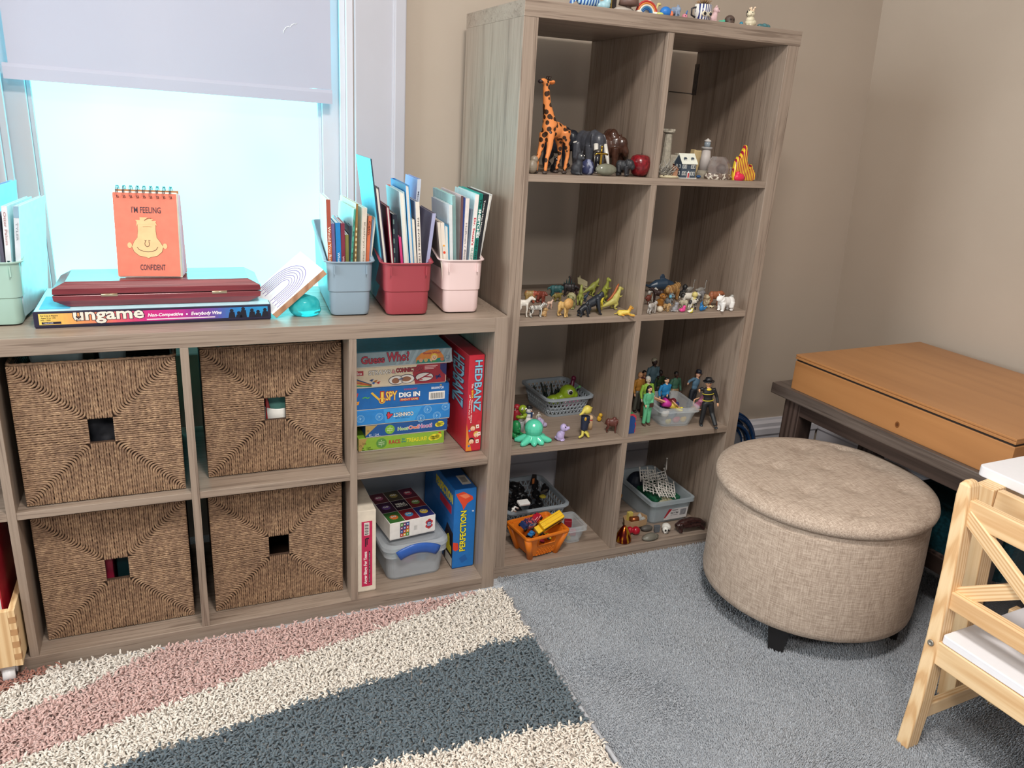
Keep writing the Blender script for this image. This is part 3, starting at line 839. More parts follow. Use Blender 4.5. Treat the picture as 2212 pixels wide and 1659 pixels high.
book('orange red book near the right end of the blue grey bin', 795.6, 802.6, 466.7, 791, 797.6, .066, .15, 'cf6a44', 'd8a088', text=[('Calm', .2, .8, .8, .95, '5a2418')], skew=-.04)
book('thin slate blue book at the right end', 804.2, 807.6, 474.7, 799.4, 802.6, .068, .15, '74849c', 'b0bcc8', skew=-.04)
book('thin cream booklet last in the blue grey bin', 808.8, 812.4, 469, 803.4, 806.6, .07, .15, 'd6ccbc', skew=-.04)
# --- brick red bin
book('tall thin glossy aqua picture book sticking up highest', 799.6, 802.4, 343, 823.4, 827.2, .050, .145, '2b3f4e', '58c4e2', skew=-.02)
book('dark book with grey page edges facing out', 810.2, 818.6, 405, 828.2, 834.5, .046, .16, '2a2234', '3a3046', fore=True)
book('crimson book with black lower cover', 834.2, 841, 446, 844.4, 849.4, .044, .16, '8c2440', '7a2238', fore=True, text=())
book('black spiral bound book in the red bin', 847.6, 857.6, 463, 850.6, 860, .044, .14, '1e2430', '2c3444', text=[('rect', .02, .1+.1*i, .3, .15+.1*i, '5c7470') for i in range(9)])
book('slim hot pink booklet in the red bin', 860.6, 865.8, 512, 863.8, 870, .046, .13, 'cc3c78', 'd878a4')
book('salmon bound book with pages facing out', 862, 873.4, 414.4, 872.4, 882.2, .050, .165, 'cc7c72', 'bcd8e2', fore=True)
book('royal blue hardback with pages facing out', 874.6, 884, 400, 885, 893.8, .054, .17, '1a52a8', '2f9ad8', fore=True)
book('small cream book beside the royal blue hardback', 889.9, 894.6, 474, 894.8, 899.2, .048, .12, 'dcd4c6')
book('white spined book with a red heart', 896.9, 905.4, 435.6, 902.7, 911.6, .045, .15, 'e0d8cf', '9aa4bc', text=[('THE INVISIBLE STRING', .3, .36, .7, .86, '4a4444'), ('disc', .5, .27, .26, 'd23a50'), ('KARST', .3, .1, .7, .2, '4a4444')])
book('tall pale book with watercolour blue cover at the back', 901.6, 909.6, 387, 905.6, 913.4, .15, .14, 'cdd2e0', '8ea2d8', text=[('Maurice Sendak', .3, .62, .7, .9, '6a6a80')])
book('lilac grey book with dark cover leaning right', 934.2, 941.4, 460.8, 925.9, 933.2, .046, .15, 'a2a4c4', '6c6478', text=[('YOU ARE', .2, .34, .75, .5, '50506c')])
# --- pale pink bin
book('short cream book at the left of the pink bin', 944.4, 950.4, 480, 950.8, 957, .030, .11, 'd2c8bc', '6a5c58', group='picture books in the bins')
book('short cream book with a flame on its spine', 951, 959, 481, 957.2, 962.8, .030, .11, 'ddd2c6', text=[('disc', .5, .66, .35, 'd8462c'), ('disc', .5, .74, .25, 'eaa030')])
book('teal blue board book with pages facing out', 960, 968.6, 487, 963, 969.6, .032, .12, '147aa6', '1e98c8', fore=True)
sp = book('wide white picture book with big lettering on its cover', 969.2, 976.6, 443, 970.4, 978.6, .034, .17, 'd4d8da', 'd9e2e8')
book('mint covered book behind the white one', 977, 983.6, 423, 979.2, 985, .038, .19, '7c9c9c', 'b8e6e4')
book('faded pink covered book with brown spine', 995.8, 1000.6, 423, 992, 997, .040, .19, '66484a', 'e6d2d4')
book('thin navy book with plain spine in the pink bin', 1001, 1004.8, 427, 997.2, 999.4, .040, .16, '263a78')
book('white spined book with thin grey capitals', 1006.2, 1014, 428.4, 999.6, 1006, .036, .16, 'e0d6d2', 'c4ccd8', text=[('Hoffman / Binch', .25, .42, .7, .78, '8a8084'), ('AMAZING', .2, .1, .8, .34, '6a6064')])
book('grey blue book with worn spine in the pink bin', 1017, 1021.8, 452, 1007.4, 1012.2, .042, .17, '6c7280', '96a8bc')
book('tall white book with red and grey title', 1026.7, 1034.8, 420.3, 1013.4, 1021, .034, .18, 'e6dfdc', 'cfeef2', text=[("Dr. Seuss's", .2, .56, .8, .8, 'c22c3c', .02), ('SLEEP BOOK', .2, .28, .8, .54, '9ab0a8', .02)])
book('green spined book with white and black title', 1035.7, 1043.6, 419, 1021.8, 1029.6, .034, .18, '0c7064', '12a49a', text=[('The', .2, .88, .8, .96, '0a2c28', .02), ('SNEETCHES', .15, .62, .85, .87, 'f4f6f4', .03), ('AND OTHER STORIES', .25, .22, .75, .61, '0a3430', .015)])
book('black spined book with white and yellow lettering', 1044.8, 1056.4, 420, 1030.4, 1041.4, .036, .18, '1b1c22', '2a2c34', text=[('Turning Miss Malarkey', .15, .64, .45, .95, 'eceae6'), ('Judy Finchler', .15, .2, .45, .4, 'eceae6'), ('disc', .75, .4, .2, 'd0c43c'), ('disc', .7, .3, .24, 'd0c43c'), ('disc', .78, .22, .2, 'd0c43c')])
book('white edged last book against the bookcase side', 1057.2, 1063.6, 420, 1042.2, 1047.6, .040, .18, '22242a', 'd8d8d6', fore=True)
# lettering on the white picture book cover (its left face)
def cover_text():
    me = [c for c in sp.children if c.name.startswith('cover')][0].data
    v = [p.co for p in me.vertices][:8]          # left board block
    o, u, w = v[3], v[0]-v[3], v[7]-v[3]
    f = Face(o, u, w)
    f.text('Splat', .06, .66, .50, .83, '8c96a4', bold=.03).text('Cat', .62, .52, .96, .78, '4a4050', bold=.04).disc(.1, .80, .03, 'd0505c')
    f.done(sp, 'cover_print')
cover_text()
# --- mint bin at left edge
book('white picture book with dark capitals, left bin', 2.5, 15, 445, 13, 24.4, .075, .17, 'dfdde2', 'cdeef4', text=[('Otter Palom', .25, .66, .7, .95, 'b08888'), ('MY MAGIC BRE', .2, .2, .72, .52, '2c5c5c')], skew=.1, group='picture books in the bins')
book('white picture book with grey plant on its cover, left bin', 28.7, 40.6, 445.6, 36, 44, .070, .19, 'cfd6de', 'd8f2f4', text=[('rect', 0, .9, 1, 1, '8aaabf'), ('TYLER CLEVELAND'[:5], .3, .7, .65, .86, '9aa0a8'), ('THE SIC', .2, .22, .7, .42, '4a6468')], skew=.1)
book('dark grey book cut off by the left edge', -12, -4, 462, 1, 10.5, .075, .16, '5a5668', skew=.1)
book('tall watercolour blue book behind the left bin books', -14, -2, 400, -6, 5, .21, .12, 'c4d6e6', '8cb4e0', skew=.1)
# ================================================================== game boxes on the worktop
def game_box(name, label, o, w, d, h, yaw, front, top, side, group=None, cat='board game', lid=None, rot=None):
    # origin at the front left bottom corner
    t = T(name, label, cat, o, yaw, group, rot)
    P('tray', G().box(.0012, .0012, 0, w-.0012, d-.0012, h*.5), M(side, .5), t, bevel=.0006)
    g = G(); g.box(0, 0, .0025, w, d, h)
    P('lid', g, [M(front, .42)] if front == top else M(front, .42), t, bevel=.0009)
    if top != front: P('lid_picture', G().box(.002, .002, h, w-.002, d-.002, h+.0004), M(top, .35), t)
    f = Face((0, -.0001, .0025), (w, 0, 0), (0, 0, h-.0025))
    return t, f
a = Z(75, 711, LT); b = Z(586, 690, LT)
uw = (b-a).length; uyaw = math.atan2(b.y-a.y, b.x-a.x)+.0
t, f = game_box('board_game', 'flat board game box with yellow to magenta to blue front under the red case', (a.x, a.y, LT+.0005), uw, .215, .034, uyaw, '25233c', 'bfe4ee', '25233c')
n = 60
cs = [(0, (238, 214, 110)), (.12, (236, 176, 96)), (.3, (226, 110, 104)), (.45, (206, 48, 130)), (.58, (196, 44, 140)), (.72, (120, 66, 156)), (.85, (44, 130, 196)), (1, (40, 150, 205))]
for i in range(n):
    q = (i+.5)/n
    for (p0, c0), (p1, c1) in zip(cs, cs[1:]):
        if p0 <= q <= p1:
            s_ = (q-p0)/(p1-p0); cc_ = tuple(int((c0[j]+(c1[j]-c0[j])*s_)/4)*4 for j in range(3)); break
    f.rect(.02+.965*i/n, .14, .02+.965*(i+1)/n, .86, cc_, 1)
f.text('For 2 to 6 Players', .028, .66, .095, .78, '3a3224', l=2).text('Ages 5 to 105', .028, .52, .085, .63, '3a3224', l=2).text('No. 1200', .028, .40, .065, .49, '3a3224', l=2)
f.rect(.03, .19, .105, .33, '1e1c34', 2).text('TALICOR', .036, .22, .075, .30, 'd8d8e6', l=3)
f.text('ungame', .155, .12, .44, .90, 'ece6d8', bold=.025, out='2c2034', ow=.03).text('THE', .165, .3, .185, .66, '2c2034', l=5, turn=1)
f.text('Non-Competitive', .455, .36, .605, .66, 'f6eef2', bold=.03, shear=.25).disc(.622, .52, .004, 'f6eef2', 2).text('Everybody Wins', .64, .36, .775, .66, 'f6eef2', bold=.03, shear=.25)
f.rect(.45, .21, .745, .29, 'e2d2de', 2)
for i, (q, hh) in enumerate(((.82, .74), (.852, .56), (.872, .84), (.912, .72), (.94, .6), (.972, .72))):
    f.disc(q, hh-.1, .0085, '1b1c2a', 2).poly([(q-.016, .14), (q+.016, .14), (q+.012, hh-.2), (q-.010, hh-.2)], '1b1c2a', 2)
f.done(t)
g2 = Face((0, 0, .0346), (uw, 0, 0), (0, .215, 0)); g2.rect(.02, .08, .14, .6, '4cb4dc', 2).done(t, 'lid_artwork')
# red case
RED = pine('mahogany_red_wood', (132, 50, 56), (118, 42, 50), (92, 30, 38), 16, .28)
def redx():
    k = NT('mahogany_red_boards'); v = k.coord((3, 60, 60)); q = k.noise(v, 3, 3)
    k.base(k.ramp(q, [(.3, rgb((104, 34, 42))), (.7, rgb((134, 52, 58)))])); k.set(Roughness=.26)
    k.b.inputs['Coat Weight'].default_value = .4; k.b.inputs['Coat Roughness'].default_value = .15
    k.bump(q, .25, .0008)
    return k.m
RX = redx()
rc = T('wooden_chest', 'dark red wooden chest with two brass hinges on the flat game box', 'case', (-.9635, .046, LT+.0355), .004)
cw, cd, chh_ = .4, .14, .0515
def oct_(z, ins): return [Vector((x, y, z)) for x, y in ((ins, ins*.25), (cw-ins, ins*.25), (cw-ins, cd-ins*.25), (ins, cd-ins*.25))]
P('case_half', G().loft([oct_(0, .026), oct_(.0135, .001), oct_(.0245, 0)]), RX, rc, bevel=.0015)
P('case_half', G().loft([oct_(.0262, 0), oct_(.038, .001), oct_(chh_, .025)]), RX, rc, bevel=.0015)
P('core', G().box(.01, .004, .022, cw-.01, cd-.004, .029), M('3a1218', .6), rc)
for x in (.088, .30): P('hinge', G().box(x, -.0012, .0215, x+.030, .0005, .0268).tube([(x, -.0012, .0253), (x+.03, -.0012, .0253)], .0011, 8), M('c9b79a', .3, .9), rc)
# feelings flip book
FZ = LT+.0355+chh_+.0005
fl = Y(256, 604, .075); fr = Y(390, 604, .063)
fo = Vector((-.843, .079, FZ)); fw_ = .121; fyaw = -.13
fb = T('flip_book', 'spiral bound flip book with orange cover and cartoon face standing on the red case', 'book', fo, fyaw)
FH = .172; lean_ = .022
def sheet(x0, y0, y1, th, dz=0, sp=0, h=FH):
    return G().hexa([Vector((x0, y0, dz)), Vector((x0+fw_, y0+sp, dz)), Vector((x0+fw_, y0+sp+th, dz)), Vector((x0, y0+th, dz))],
                    [Vector((x0, y1, h)), Vector((x0+fw_, y1, h)), Vector((x0+fw_, y1+th, h)), Vector((x0, y1+th, h))])
P('front_cover', sheet(0, 0, lean_, .0012, .004), M('e07a64', .5), fb)
for i, (c, sp_, dz) in enumerate((('e6e4dc', .004, .001), ('d8dcc4', .008, .0), ('c9cfe0', .012, .002), ('dcd2dc', .018, .003), ('c8b8d0', .026, .004), ('e2c6cc', .036, .006))):
    P('page', sheet(.0012*i+.001, .0018+.002*i, lean_+.0013+.0007*i, .0008, dz, sp_, FH+.003-.001*i), M(c, .6), fb)
P('back_cover', sheet(.004, .048, lean_+.0075, .0014, 0, .014, FH+.006), M('c98a5c', .5), fb)
g = G()
for i in range(9):
    x = .010+i*(fw_-.020)/8
    for q in (-.0013, .0013):
        g.tube([(x+q, lean_+.003+.0125*math.cos(a)*.8-.001, FH+.002+.0125*math.sin(a)) for a in [math.radians(-150+k*24) for k in range(15)]], .0007, 6)
P('wire_binding', g, M('3b3b46', .3, .8), fb)
f = Face((0, -.0002, .004), (fw_, 0, 0), (0, lean_, FH-.004))
f.text("I'M FEELING", .28, .765, .74, .84, '4a3a44', bold=.004).text('CONFIDENT', .36, .075, .76, .145, '4a3a44', bold=.004)
face_ = [(.28, .30), (.36, .25), (.46, .235), (.50, .222), (.54, .235), (.64, .25), (.72, .30), (.745, .36), (.70, .42), (.65, .47), (.64, .55), (.645, .64), (.36, .64), (.36, .55), (.345, .47), (.29, .42), (.25, .36)]
SK = 'e6bd8c'
f.poly([(.5+(a-.5)*1.02, .43+(b_-.43)*1.015) for a, b_ in face_], '6a4034', 1).poly(face_, SK, 2)
f.disc(.215, .375, .035, SK, 2, ry=.035).disc(.775, .37, .035, SK, 2, ry=.033)
f.poly([(.36, .63), (.34, .60), (.35, .66), (.33, .68), (.40, .68), (.40, .715), (.53, .712), (.47, .68), (.55, .70), (.62, .69), (.58, .675), (.66, .675), (.645, .655), (.67, .61), (.64, .63)], SK, 3)
f.line([(.47, .675), (.53, .70), (.58, .705)], .0010, '8c5a44', 4).line([(.44, .60), (.52, .605), (.58, .60)], .0006, 'a87850', 4)
f.line([(.33, .355), (.36, .325), (.43, .305), (.50, .30), (.57, .305), (.63, .325), (.66, .36)], .0009, '5a3a34', 4)
f.line([(.47, .43), (.455, .40), (.46, .375), (.49, .36), (.52, .37), (.53, .40), (.52, .425)], .0009, '5a3a34', 4)
f.line([(.455, .44), (.47, .43), (.485, .44)], .0007, '5a3a34', 4).line([(.515, .44), (.53, .43), (.545, .44)], .0007, '5a3a34', 4)
f.done(fb)
# leaning finger labyrinth board
e1 = Vector((.1115, .003, .096)); e2 = Vector((-.036, .094, .024)); nn = e1.cross(e2).normalized()
if nn.z < 0: nn = -nn
bo = Vector((-.534, .030, LT+.0015))
lb = T('labyrinth_board', 'white topped wooden board grooved with purple arcs leaning on the blue grey bin', 'board', bo)
g = G(); tk = .0155
q = [Vector((0, 0, 0)), e1, e1+e2, e2]
P('plank', G().hexa(q, [p+nn*tk for p in q]), pine('beech_board', (222, 178, 146), (212, 164, 132), (186, 138, 108), 12), lb, bevel=.001)
q2 = [p+nn*tk for p in q]
P('top_sheet', G().hexa(q2, [p+nn*.0006 for p in q2]), M('eef0f4', .35), lb)
f = Face(q2[0]+nn*.0008, e1, e2)
for i in range(7):
    r = .44-.052*i
    pts = [(.12+.06*(i % 2), .5-r)] + [(.42+r*.95*math.cos(a), .5+r*math.sin(a)) for a in [math.radians(-90+15*k) for k in range(13)]] + [(.12+.06*(i % 2), .5+r)]
    f.line(pts, .0016, '7f6aa8' if i % 2 == 0 else '8a78a0', 2)
f.done(lb, 'groove')
# aqua lump
def aqua():
    k = NT('aqua_gel'); q = k.noise(k.coord(), 60, 3)
    k.base(k.ramp(q, [(.3, rgb((54, 196, 204))), (.7, rgb((98, 226, 228)))])); k.set(Roughness=.12)
    k.b.inputs['Transmission Weight'].default_value = .55; k.b.inputs['IOR'].default_value = 1.2
    k.b.inputs['Subsurface Weight'].default_value = .3; k.b.inputs['Subsurface Radius'].default_value = (.01, .02, .02)
    return k.m
j0, j1 = Z(630, 686, LT), Z(692, 686, LT); jc = (j0+j1)/2; jr = (j1-j0).length/2
jl = T('gel_lump', 'translucent aqua gel lump beside the blue grey bin', 'toy', (jc.x, jc.y+jr*.8, LT))
blob('lump', G().ell((0, 0, .022), (jr*1.08, jr, .026)).ell((-jr*.42, 0, .020), (jr*.72, jr*.9, .022)).ell((jr*.42, 0, .022), (jr*.72, jr*.9, .023)).ell((.004, 0, .012), (jr*1.1, jr, .015)).ell((-.006, .002, .036), (jr*.8, jr*.7, .014)), aqua(), jl, .002, 8)
# ================================================================== woven baskets
def seagrass(dark=1.0):
    k = NT('twisted_seagrass_rope')
    c = k.coord(); f = k.noise(c, 150, 4, .6); b = k.noise(c, 14, 3)
    q = lambda r: tuple(v*dark for v in rgb(r)[:3])+(1,)
    k.base(k.mix(.4, k.ramp(f, [(.28, q((78, 56, 44))), (.5, q((142, 112, 88))), (.74, q((204, 172, 136)))]), k.ramp(b, [(.3, q((108, 82, 64))), (.7, q((166, 134, 106)))])))
    k.set(Roughness=.7); k.bump(f, .4, .001)
    return k.m
ROPE = seagrass()
def rope_front(w, h, hx, hz, cx, cz):
    rs = np.random.RandomState(5); paths = []; n = 28
    for sx in (-1, 1):
        for sz in (-1, 1):
            ex = 0.002 if sx < 0 else w-.002; ez = .002 if sz < 0 else h-.002
            for k in range(n):
                fr = (k+.5)/n
                x = cx+sx*(hx+(abs(ex-cx)-hx)*fr); z = cz+sz*(hz+(abs(ez-cz)-hz)*fr)
                r = min(.012, abs(ex-x)*.8, abs(ez-z)*.8)
                pts = [(ex, z), (x+sx*r, z)]+[(x+sx*r*(1-math.sin(a)), z+sz*r*(1-math.cos(a))) for a in (.4, .8, 1.2)]+[(x, z+sz*r), (x, ez)]
                paths.append(pts)
    m = int(2*hz/.0047)
    for i in range(m):
        z = cz-hz+2*hz*(i+.5)/m; paths += [[(0.002, z), (cx-hx, z)], [(cx+hx, z), (w-.002, z)]]
    m = int(2*hx/.0047)
    for i in range(m):
        x = cx-hx+2*hx*(i+.5)/m; paths += [[(x, 0.002), (x, cz-hz)], [(x, cz+hz), (x, h-.002)]]
    g = G()
    for pts in paths:
        P2 = [pts[0]]
        for a, b in zip(pts, pts[1:]):
            d = math.hypot(b[0]-a[0], b[1]-a[1]); q = max(1, int(d/.0032))
            for i in range(1, q+1): P2.append((a[0]+(b[0]-a[0])*i/q, a[1]+(b[1]-a[1])*i/q))
        ph = rs.uniform(0, 6.28); ph2 = rs.uniform(0, 6.28); yo = rs.uniform(-.0007, .0007); s = 0; o = len(g.v); N = len(P2); nv = 6
        for i, (x, z) in enumerate(P2):
            a = P2[max(0, i-1)]; b = P2[min(N-1, i+1)]
            tx, tz = b[0]-a[0], b[1]-a[1]; l = math.hypot(tx, tz) or 1; tx /= l; tz /= l
            s += .0032; tw = s*520+ph
            wob = .0004*math.sin(s*55+ph2)
            px, pz = -tz, tx
            for k in range(nv):
                th = 2*PI*k/nv; r = .00245*(1+.24*math.cos(2*th-tw))
                u_, y_ = math.cos(th)*r+wob, math.sin(th)*r
                g.v.append((x+px*u_, y_-.001+yo, z+pz*u_))
        for i in range(N-1):
            for k in range(nv):
                k2 = (k+1) % nv
                g.f.append([o+i*nv+k, o+(i+1)*nv+k, o+(i+1)*nv+k2, o+i*nv+k2]); g.mi.append(0); g.sm.append(True)
        g.f.append([o+k for k in range(nv)]); g.mi.append(0); g.sm.append(False)
    return g
BW, BH, BD = .3065, .3055, .315
HX_, HZ_, HCX, HCZ = .0235, .0275, BW/2, .1545
def basket_side():
    k = NT('side_weave_seagrass'); w = k.n('ShaderNodeTexWave'); w.wave_type = 'BANDS'; w.bands_direction = 'Z'
    k.l(k.coord(), w.inputs[0]); w.inputs['Scale'].default_value = 58; w.inputs['Distortion'].default_value = 1.2; w.inputs['Detail Scale'].default_value = 6
    f = k.noise(k.coord(), 120, 3)
    k.base(k.mix(.5, k.ramp(w.outputs['Fac'], [(.1, rgb((52, 36, 26))), (.7, rgb((128, 96, 70)))]), k.ramp(f, [(.3, rgb((80, 58, 42))), (.7, rgb((150, 114, 82)))])))
    k.set(Roughness=.75); k.bump(w.outputs['Fac'], .8, .004); return k.m
bm = T('woven_basket', 'upper left square seagrass basket holding pale plastic trays', 'basket', L(-1.0425, .024, LF+.0008), LRZ+.01, 'square seagrass baskets')
fr = P('front', rope_front(BW, BH, HX_, HZ_, HCX, HCZ), ROPE, bm)
g = G(); t0 = .003
g.box(.004, t0, .004, HCX-HX_, t0+.007, BH-.004).box(HCX+HX_, t0, .004, BW-.004, t0+.007, BH-.004).box(HCX-HX_, t0, .004, HCX+HX_, t0+.007, HCZ-HZ_).box(HCX-HX_, t0, HCZ+HZ_, HCX+HX_, t0+.007, BH-.004)
P('front_lining', g, M('4a3426', .8), bm)
SW = basket_side()
P('side', G().box(.002, .004, .002, .012, BD, BH-.003), SW, bm)
P('side', G().box(BW-.012, .004, .002, BW-.002, BD, BH-.003), SW, bm)
P('back', G().box(.012, BD-.010, .002, BW-.012, BD, BH-.003), SW, bm)
P('bottom', G().box(.012, .010, .0, BW-.012, BD-.01, .008), M('4a3426', .8), bm)
g = G()
rm = [Vector((x, y, BH-.001)) for x, y in rrect(BW-.006, BD-.006, .012, 4, BW/2, BD/2-.001)]
rp = []
for a, b in zip(rm, rm[1:]+rm[:1]):
    q = max(1, int((b-a).length/.004)); rp += [a.lerp(b, i/q) for i in range(q)]
P('rim', g.tube(rp, [(.0034+.0007*math.sin(i*1.9), .0034+.0007*math.cos(i*1.9)) for i in range(len(rp))], 6, closed=True), ROPE, bm)
def dup(root, loc, rz, label, group=None):
    r = root.copy(); COL.objects.link(r); r.location = loc; r.rotation_euler = (0, 0, rz); r['label'] = label
    if group: r['group'] = group
    for c in list(root.children):
        d = c.copy(); COL.objects.link(d); d.parent = r
        for e in c.children:
            f_ = e.copy(); COL.objects.link(f_); f_.parent = d
    return r
dup(bm, L(-.6915, .0685, LF+.0008), LRZ, 'upper right square seagrass basket with red and mint things showing through its hole')
dup(bm, L(-1.047, .054, t_+.0008), LRZ+.006, 'lower left square seagrass basket nearest the wooden crate')
dup(bm, L(-.697, .0545, t_+.0008), LRZ, 'lower right square seagrass basket beside the cream game box')
# things inside the baskets
def in_basket(c, name, label, cat, loc, g, mat, rz=0):
    t = P(name, g, mat, None, loc, (0, 0, LRZ+rz), bevel=.003); return tag(t, label, cat)
b1 = L(-1.0425, .024, LF+.0008)
P_ = lambda x, y, z, o=b1: o+Vector((x, y, z))
def tray(w, d, h):
    return G().loft([[Vector((a, b, z)) for a, b in rrect(w*s, d*s, .012*s)] for z, s in ((0, .84), (h-.004, .98), (h-.004, 1.04), (h, 1.04), (h, .96), (.004, .80))])
in_basket(b1, 'plastic_tray', 'pale aqua plastic tray poking out at the left of the upper left basket', 'tray', P_(.082, .10, .262), tray(.10, .13, .055), M('b8d2d6', .3))
in_basket(b1, 'plastic_tray', 'pale aqua plastic tray in the middle of the upper left basket', 'tray', P_(.178, .11, .262), tray(.055, .12, .062), M('b4cfd6', .3), .1)
in_basket(b1, 'green_board', 'dark green rimmed board between the pale trays in the upper left basket', 'toy', P_(.128, .15, .010), G().box(-.02, -.09, 0, .02, .09, .296), M('2c3a30', .5))
blob_ = blob('dark_cloth', G().ell((0, 0, .06), (.09, .10, .06)).ell((.03, -.03, .10), (.05, .05, .05)).ell((-.04, -.05, .09), (.04, .04, .05)), M('23242c', .7, var=.2), None, .004, 6, P_(.17, .13, .052))
tag(blob_, 'black cloth bundle seen through the hole of the upper left basket', 'cloth')
b2 = L(-.6915, .0685, LF+.0008)
in_basket(b2, 'red_block', 'dark red triangular block behind the hole of the upper right basket', 'toy block', P_(.135, .03, .012, b2), G().prism([(0, 0), (.035, .0), (.004, .165), (0, .165)], (0, 0, 0), (1, 0, 0), (0, 0, 1), -.03), M('9c2c30', .4))
t = blob('mint_cloth', G().ell((0, 0, .09), (.05, .045, .09)).ell((.03, .0, .15), (.03, .03, .04)), M('7cc4b8', .6, var=.2), None, .004, 4, P_(.162, .09, .009, b2)); tag(t, 'mint green cloth inside the upper right basket', 'cloth')
in_basket(b2, 'white_dish', 'white oval dish with a beige middle behind the upper right basket hole', 'dish', P_(.165, .052, .012, b2), G().lathe([(.02, 0), (.034, .10), (.036, .135), (.032, .135), (.028, .11)], 24), M('eceae4', .3))
b3 = L(-1.047, .054, t_+.0008)
in_basket(b3, 'red_box', 'crimson box edge showing through the lower left basket hole', 'toy', P_(.118, .03, .012, b3), G().box(0, 0, 0, .024, .12, .20), M('8c1c38', .4))
in_basket(b3, 'teal_box', 'dark teal box deep inside the lower left basket', 'toy', P_(.146, .06, .012, b3), G().box(0, 0, 0, .10, .12, .18), M('1c3c40', .4))
# ================================================================== board games in the upper cell
CW0 = A1+.003
yg = .118
def lowbox(name, label, x0, x1, z0, z1, y, d, front, top, yaw=0, group='board games in the cube', cat='board game', side='d8d4cc'):
    o = L(x0, y, z0)
    return game_box(name, label, o, x1-x0, d, z1-z0, LRZ+yaw, front, top, side, group, cat)
zz = [LF+.0006]
for h in (.0365, .0335, .0400, .0560, .0525, .0385): zz.append(zz[-1]+h+.0007)
Zr = lambda i: (zz[i], zz[i+1]-.0007)
# 1 lime
t, f = lowbox('board_game', 'lime green game box at the bottom of the stack', -.337, -.114, *Zr(0), yg, .235, '8cb63c', '7ca634')
f.poly([(0, .98), (0, 0), (.03, .0), (.10, .98)], 'b09456', 1).ring(.022, .42, .012, '6c5436', 2, .7).text('Games', .04, .5, .085, .72, '8a7440', l=3)
f.text('3+', .035, .16, .06, .3, '2c3416', l=3).text('Ages', .035, .02, .07, .12, '2c3416', l=3).rect(.088, .03, .0895, .3, '2c3416', 2).text('2-4', .10, .16, .135, .3, '2c3416', l=3).text('Players', .10, .02, .16, .12, '2c3416', l=3)
f.disc(.26, .50, .060, '5c9444', 2)
for i, s_ in enumerate(('A', 'Cooperative', 'Game for', 'Kids!')): f.text(s_, .225+(.03 if i in (0, 3) else 0), .66-.14*i, .295-(.03 if i in (0, 3) else 0), .76-.14*i, 'e4eed0', l=3)
f.text('RACE', .345, .34, .48, .66, 'b8323c', bold=.02).text('to', .495, .58, .53, .72, '2a7c8c', l=3).text('the', .49, .38, .54, .54, '2a7c8c', l=3).text('TREASURE!', .55, .36, .79, .68, 'eee034', bold=.02)
f.disc(.89, .55, .065, 'eee23c', 2, ry=.26).disc(.85, .48, .04, 'eee23c', 2, ry=.2).disc(.93, .62, .04, 'eee23c', 2, ry=.2).text('Peaceable', .845, .56, .935, .70, '5a6a24', l=4).text('Kingdom', .85, .38, .93, .52, '5a6a24', l=4).rect(.93, .84, .96, .93, 'c8382c', 3)
f.done(t)
# 2 blue owl game
t, f = lowbox('board_game', 'navy blue game box with rainbow lettering, second from the bottom', -.320, -.107, *Zr(1), yg-.002, .235, '1d5496', '1d4c8a')
f.poly([(0, .98), (0, .1), (.14, .98)], 'b4985a', 1).ring(.03, .55, .013, '6c5436', 2, .7)
f.text('4+', .04, .10, .07, .26, 'dce8f6', l=3).text('Ages', .04, .0, .085, .08, 'dce8f6', l=3).rect(.10, .02, .1015, .28, 'dce8f6', 2).text('2-4', .115, .10, .155, .26, 'dce8f6', l=3).text('Players', .115, .0, .175, .08, 'dce8f6', l=3)
f.disc(.29, .5, .058, '7cb43c', 2)
for i, s_ in enumerate(('A', 'Cooperative', 'Game for', 'Kids!')): f.text(s_, .255+(.03 if i in (0, 3) else 0), .66-.14*i, .325-(.03 if i in (0, 3) else 0), .76-.14*i, 'eef6e0', l=3)
f.text('Hoot', .385, .32, .51, .62, '7cb83c', bold=.02, out='f4f4f0', ow=.045).text('Owl', .515, .34, .635, .66, 'e0582c', bold=.02, out='f4f4f0', ow=.045).text('Hoot!', .64, .36, .805, .72, 'a43c94', bold=.02, out='f4f4f0', ow=.045)
f.disc(.91, .58, .05, 'eee23c', 2, ry=.24).disc(.88, .52, .035, 'eee23c', 2, ry=.2).text('Peaceable', .87, .60, .95, .74, '4c5c24', l=4).text('Kingdom', .875, .42, .945, .56, '4c5c24', l=4)
f.done(t)
# 3 light blue, lettering upside down
t, f = lowbox('board_game', 'light blue game box with its lettering upside down in mid stack', -.350, -.102, *Zr(2), yg-.004, .24, '2a86d2', '4a9ade')
f.poly([(.32, 0), (.62, 0), (.66, .5), (.70, 1), (.30, 1)], '3c9ce0', 1)
for a, b_, r in ((.07, .46, .040), (.26, .5, .040), (.76, .72, .042), (.69, .12, .042), (.86, .22, .042), (.95, .8, .04)):
    f.ring(a, b_, r, '7cbcec', 2, .86).ring(a, b_, r*.7, '7cbcec', 2, .88).text('4', a-.012, b_-.1, a+.012, b_+.1, '8cc6f0', l=2, turn=2, bold=.03)
f.text('CONNECT', .40, .40, .61, .68, 'f4f4f4', bold=.02, out='16161c', ow=.05, turn=2).text('4', .335, .32, .395, .76, 'd8384a', bold=.03, out='16161c', ow=.05, turn=2).text('STRATEGY GAME', .42, .26, .57, .34, '1c4c8a', turn=2)
f.done(t)
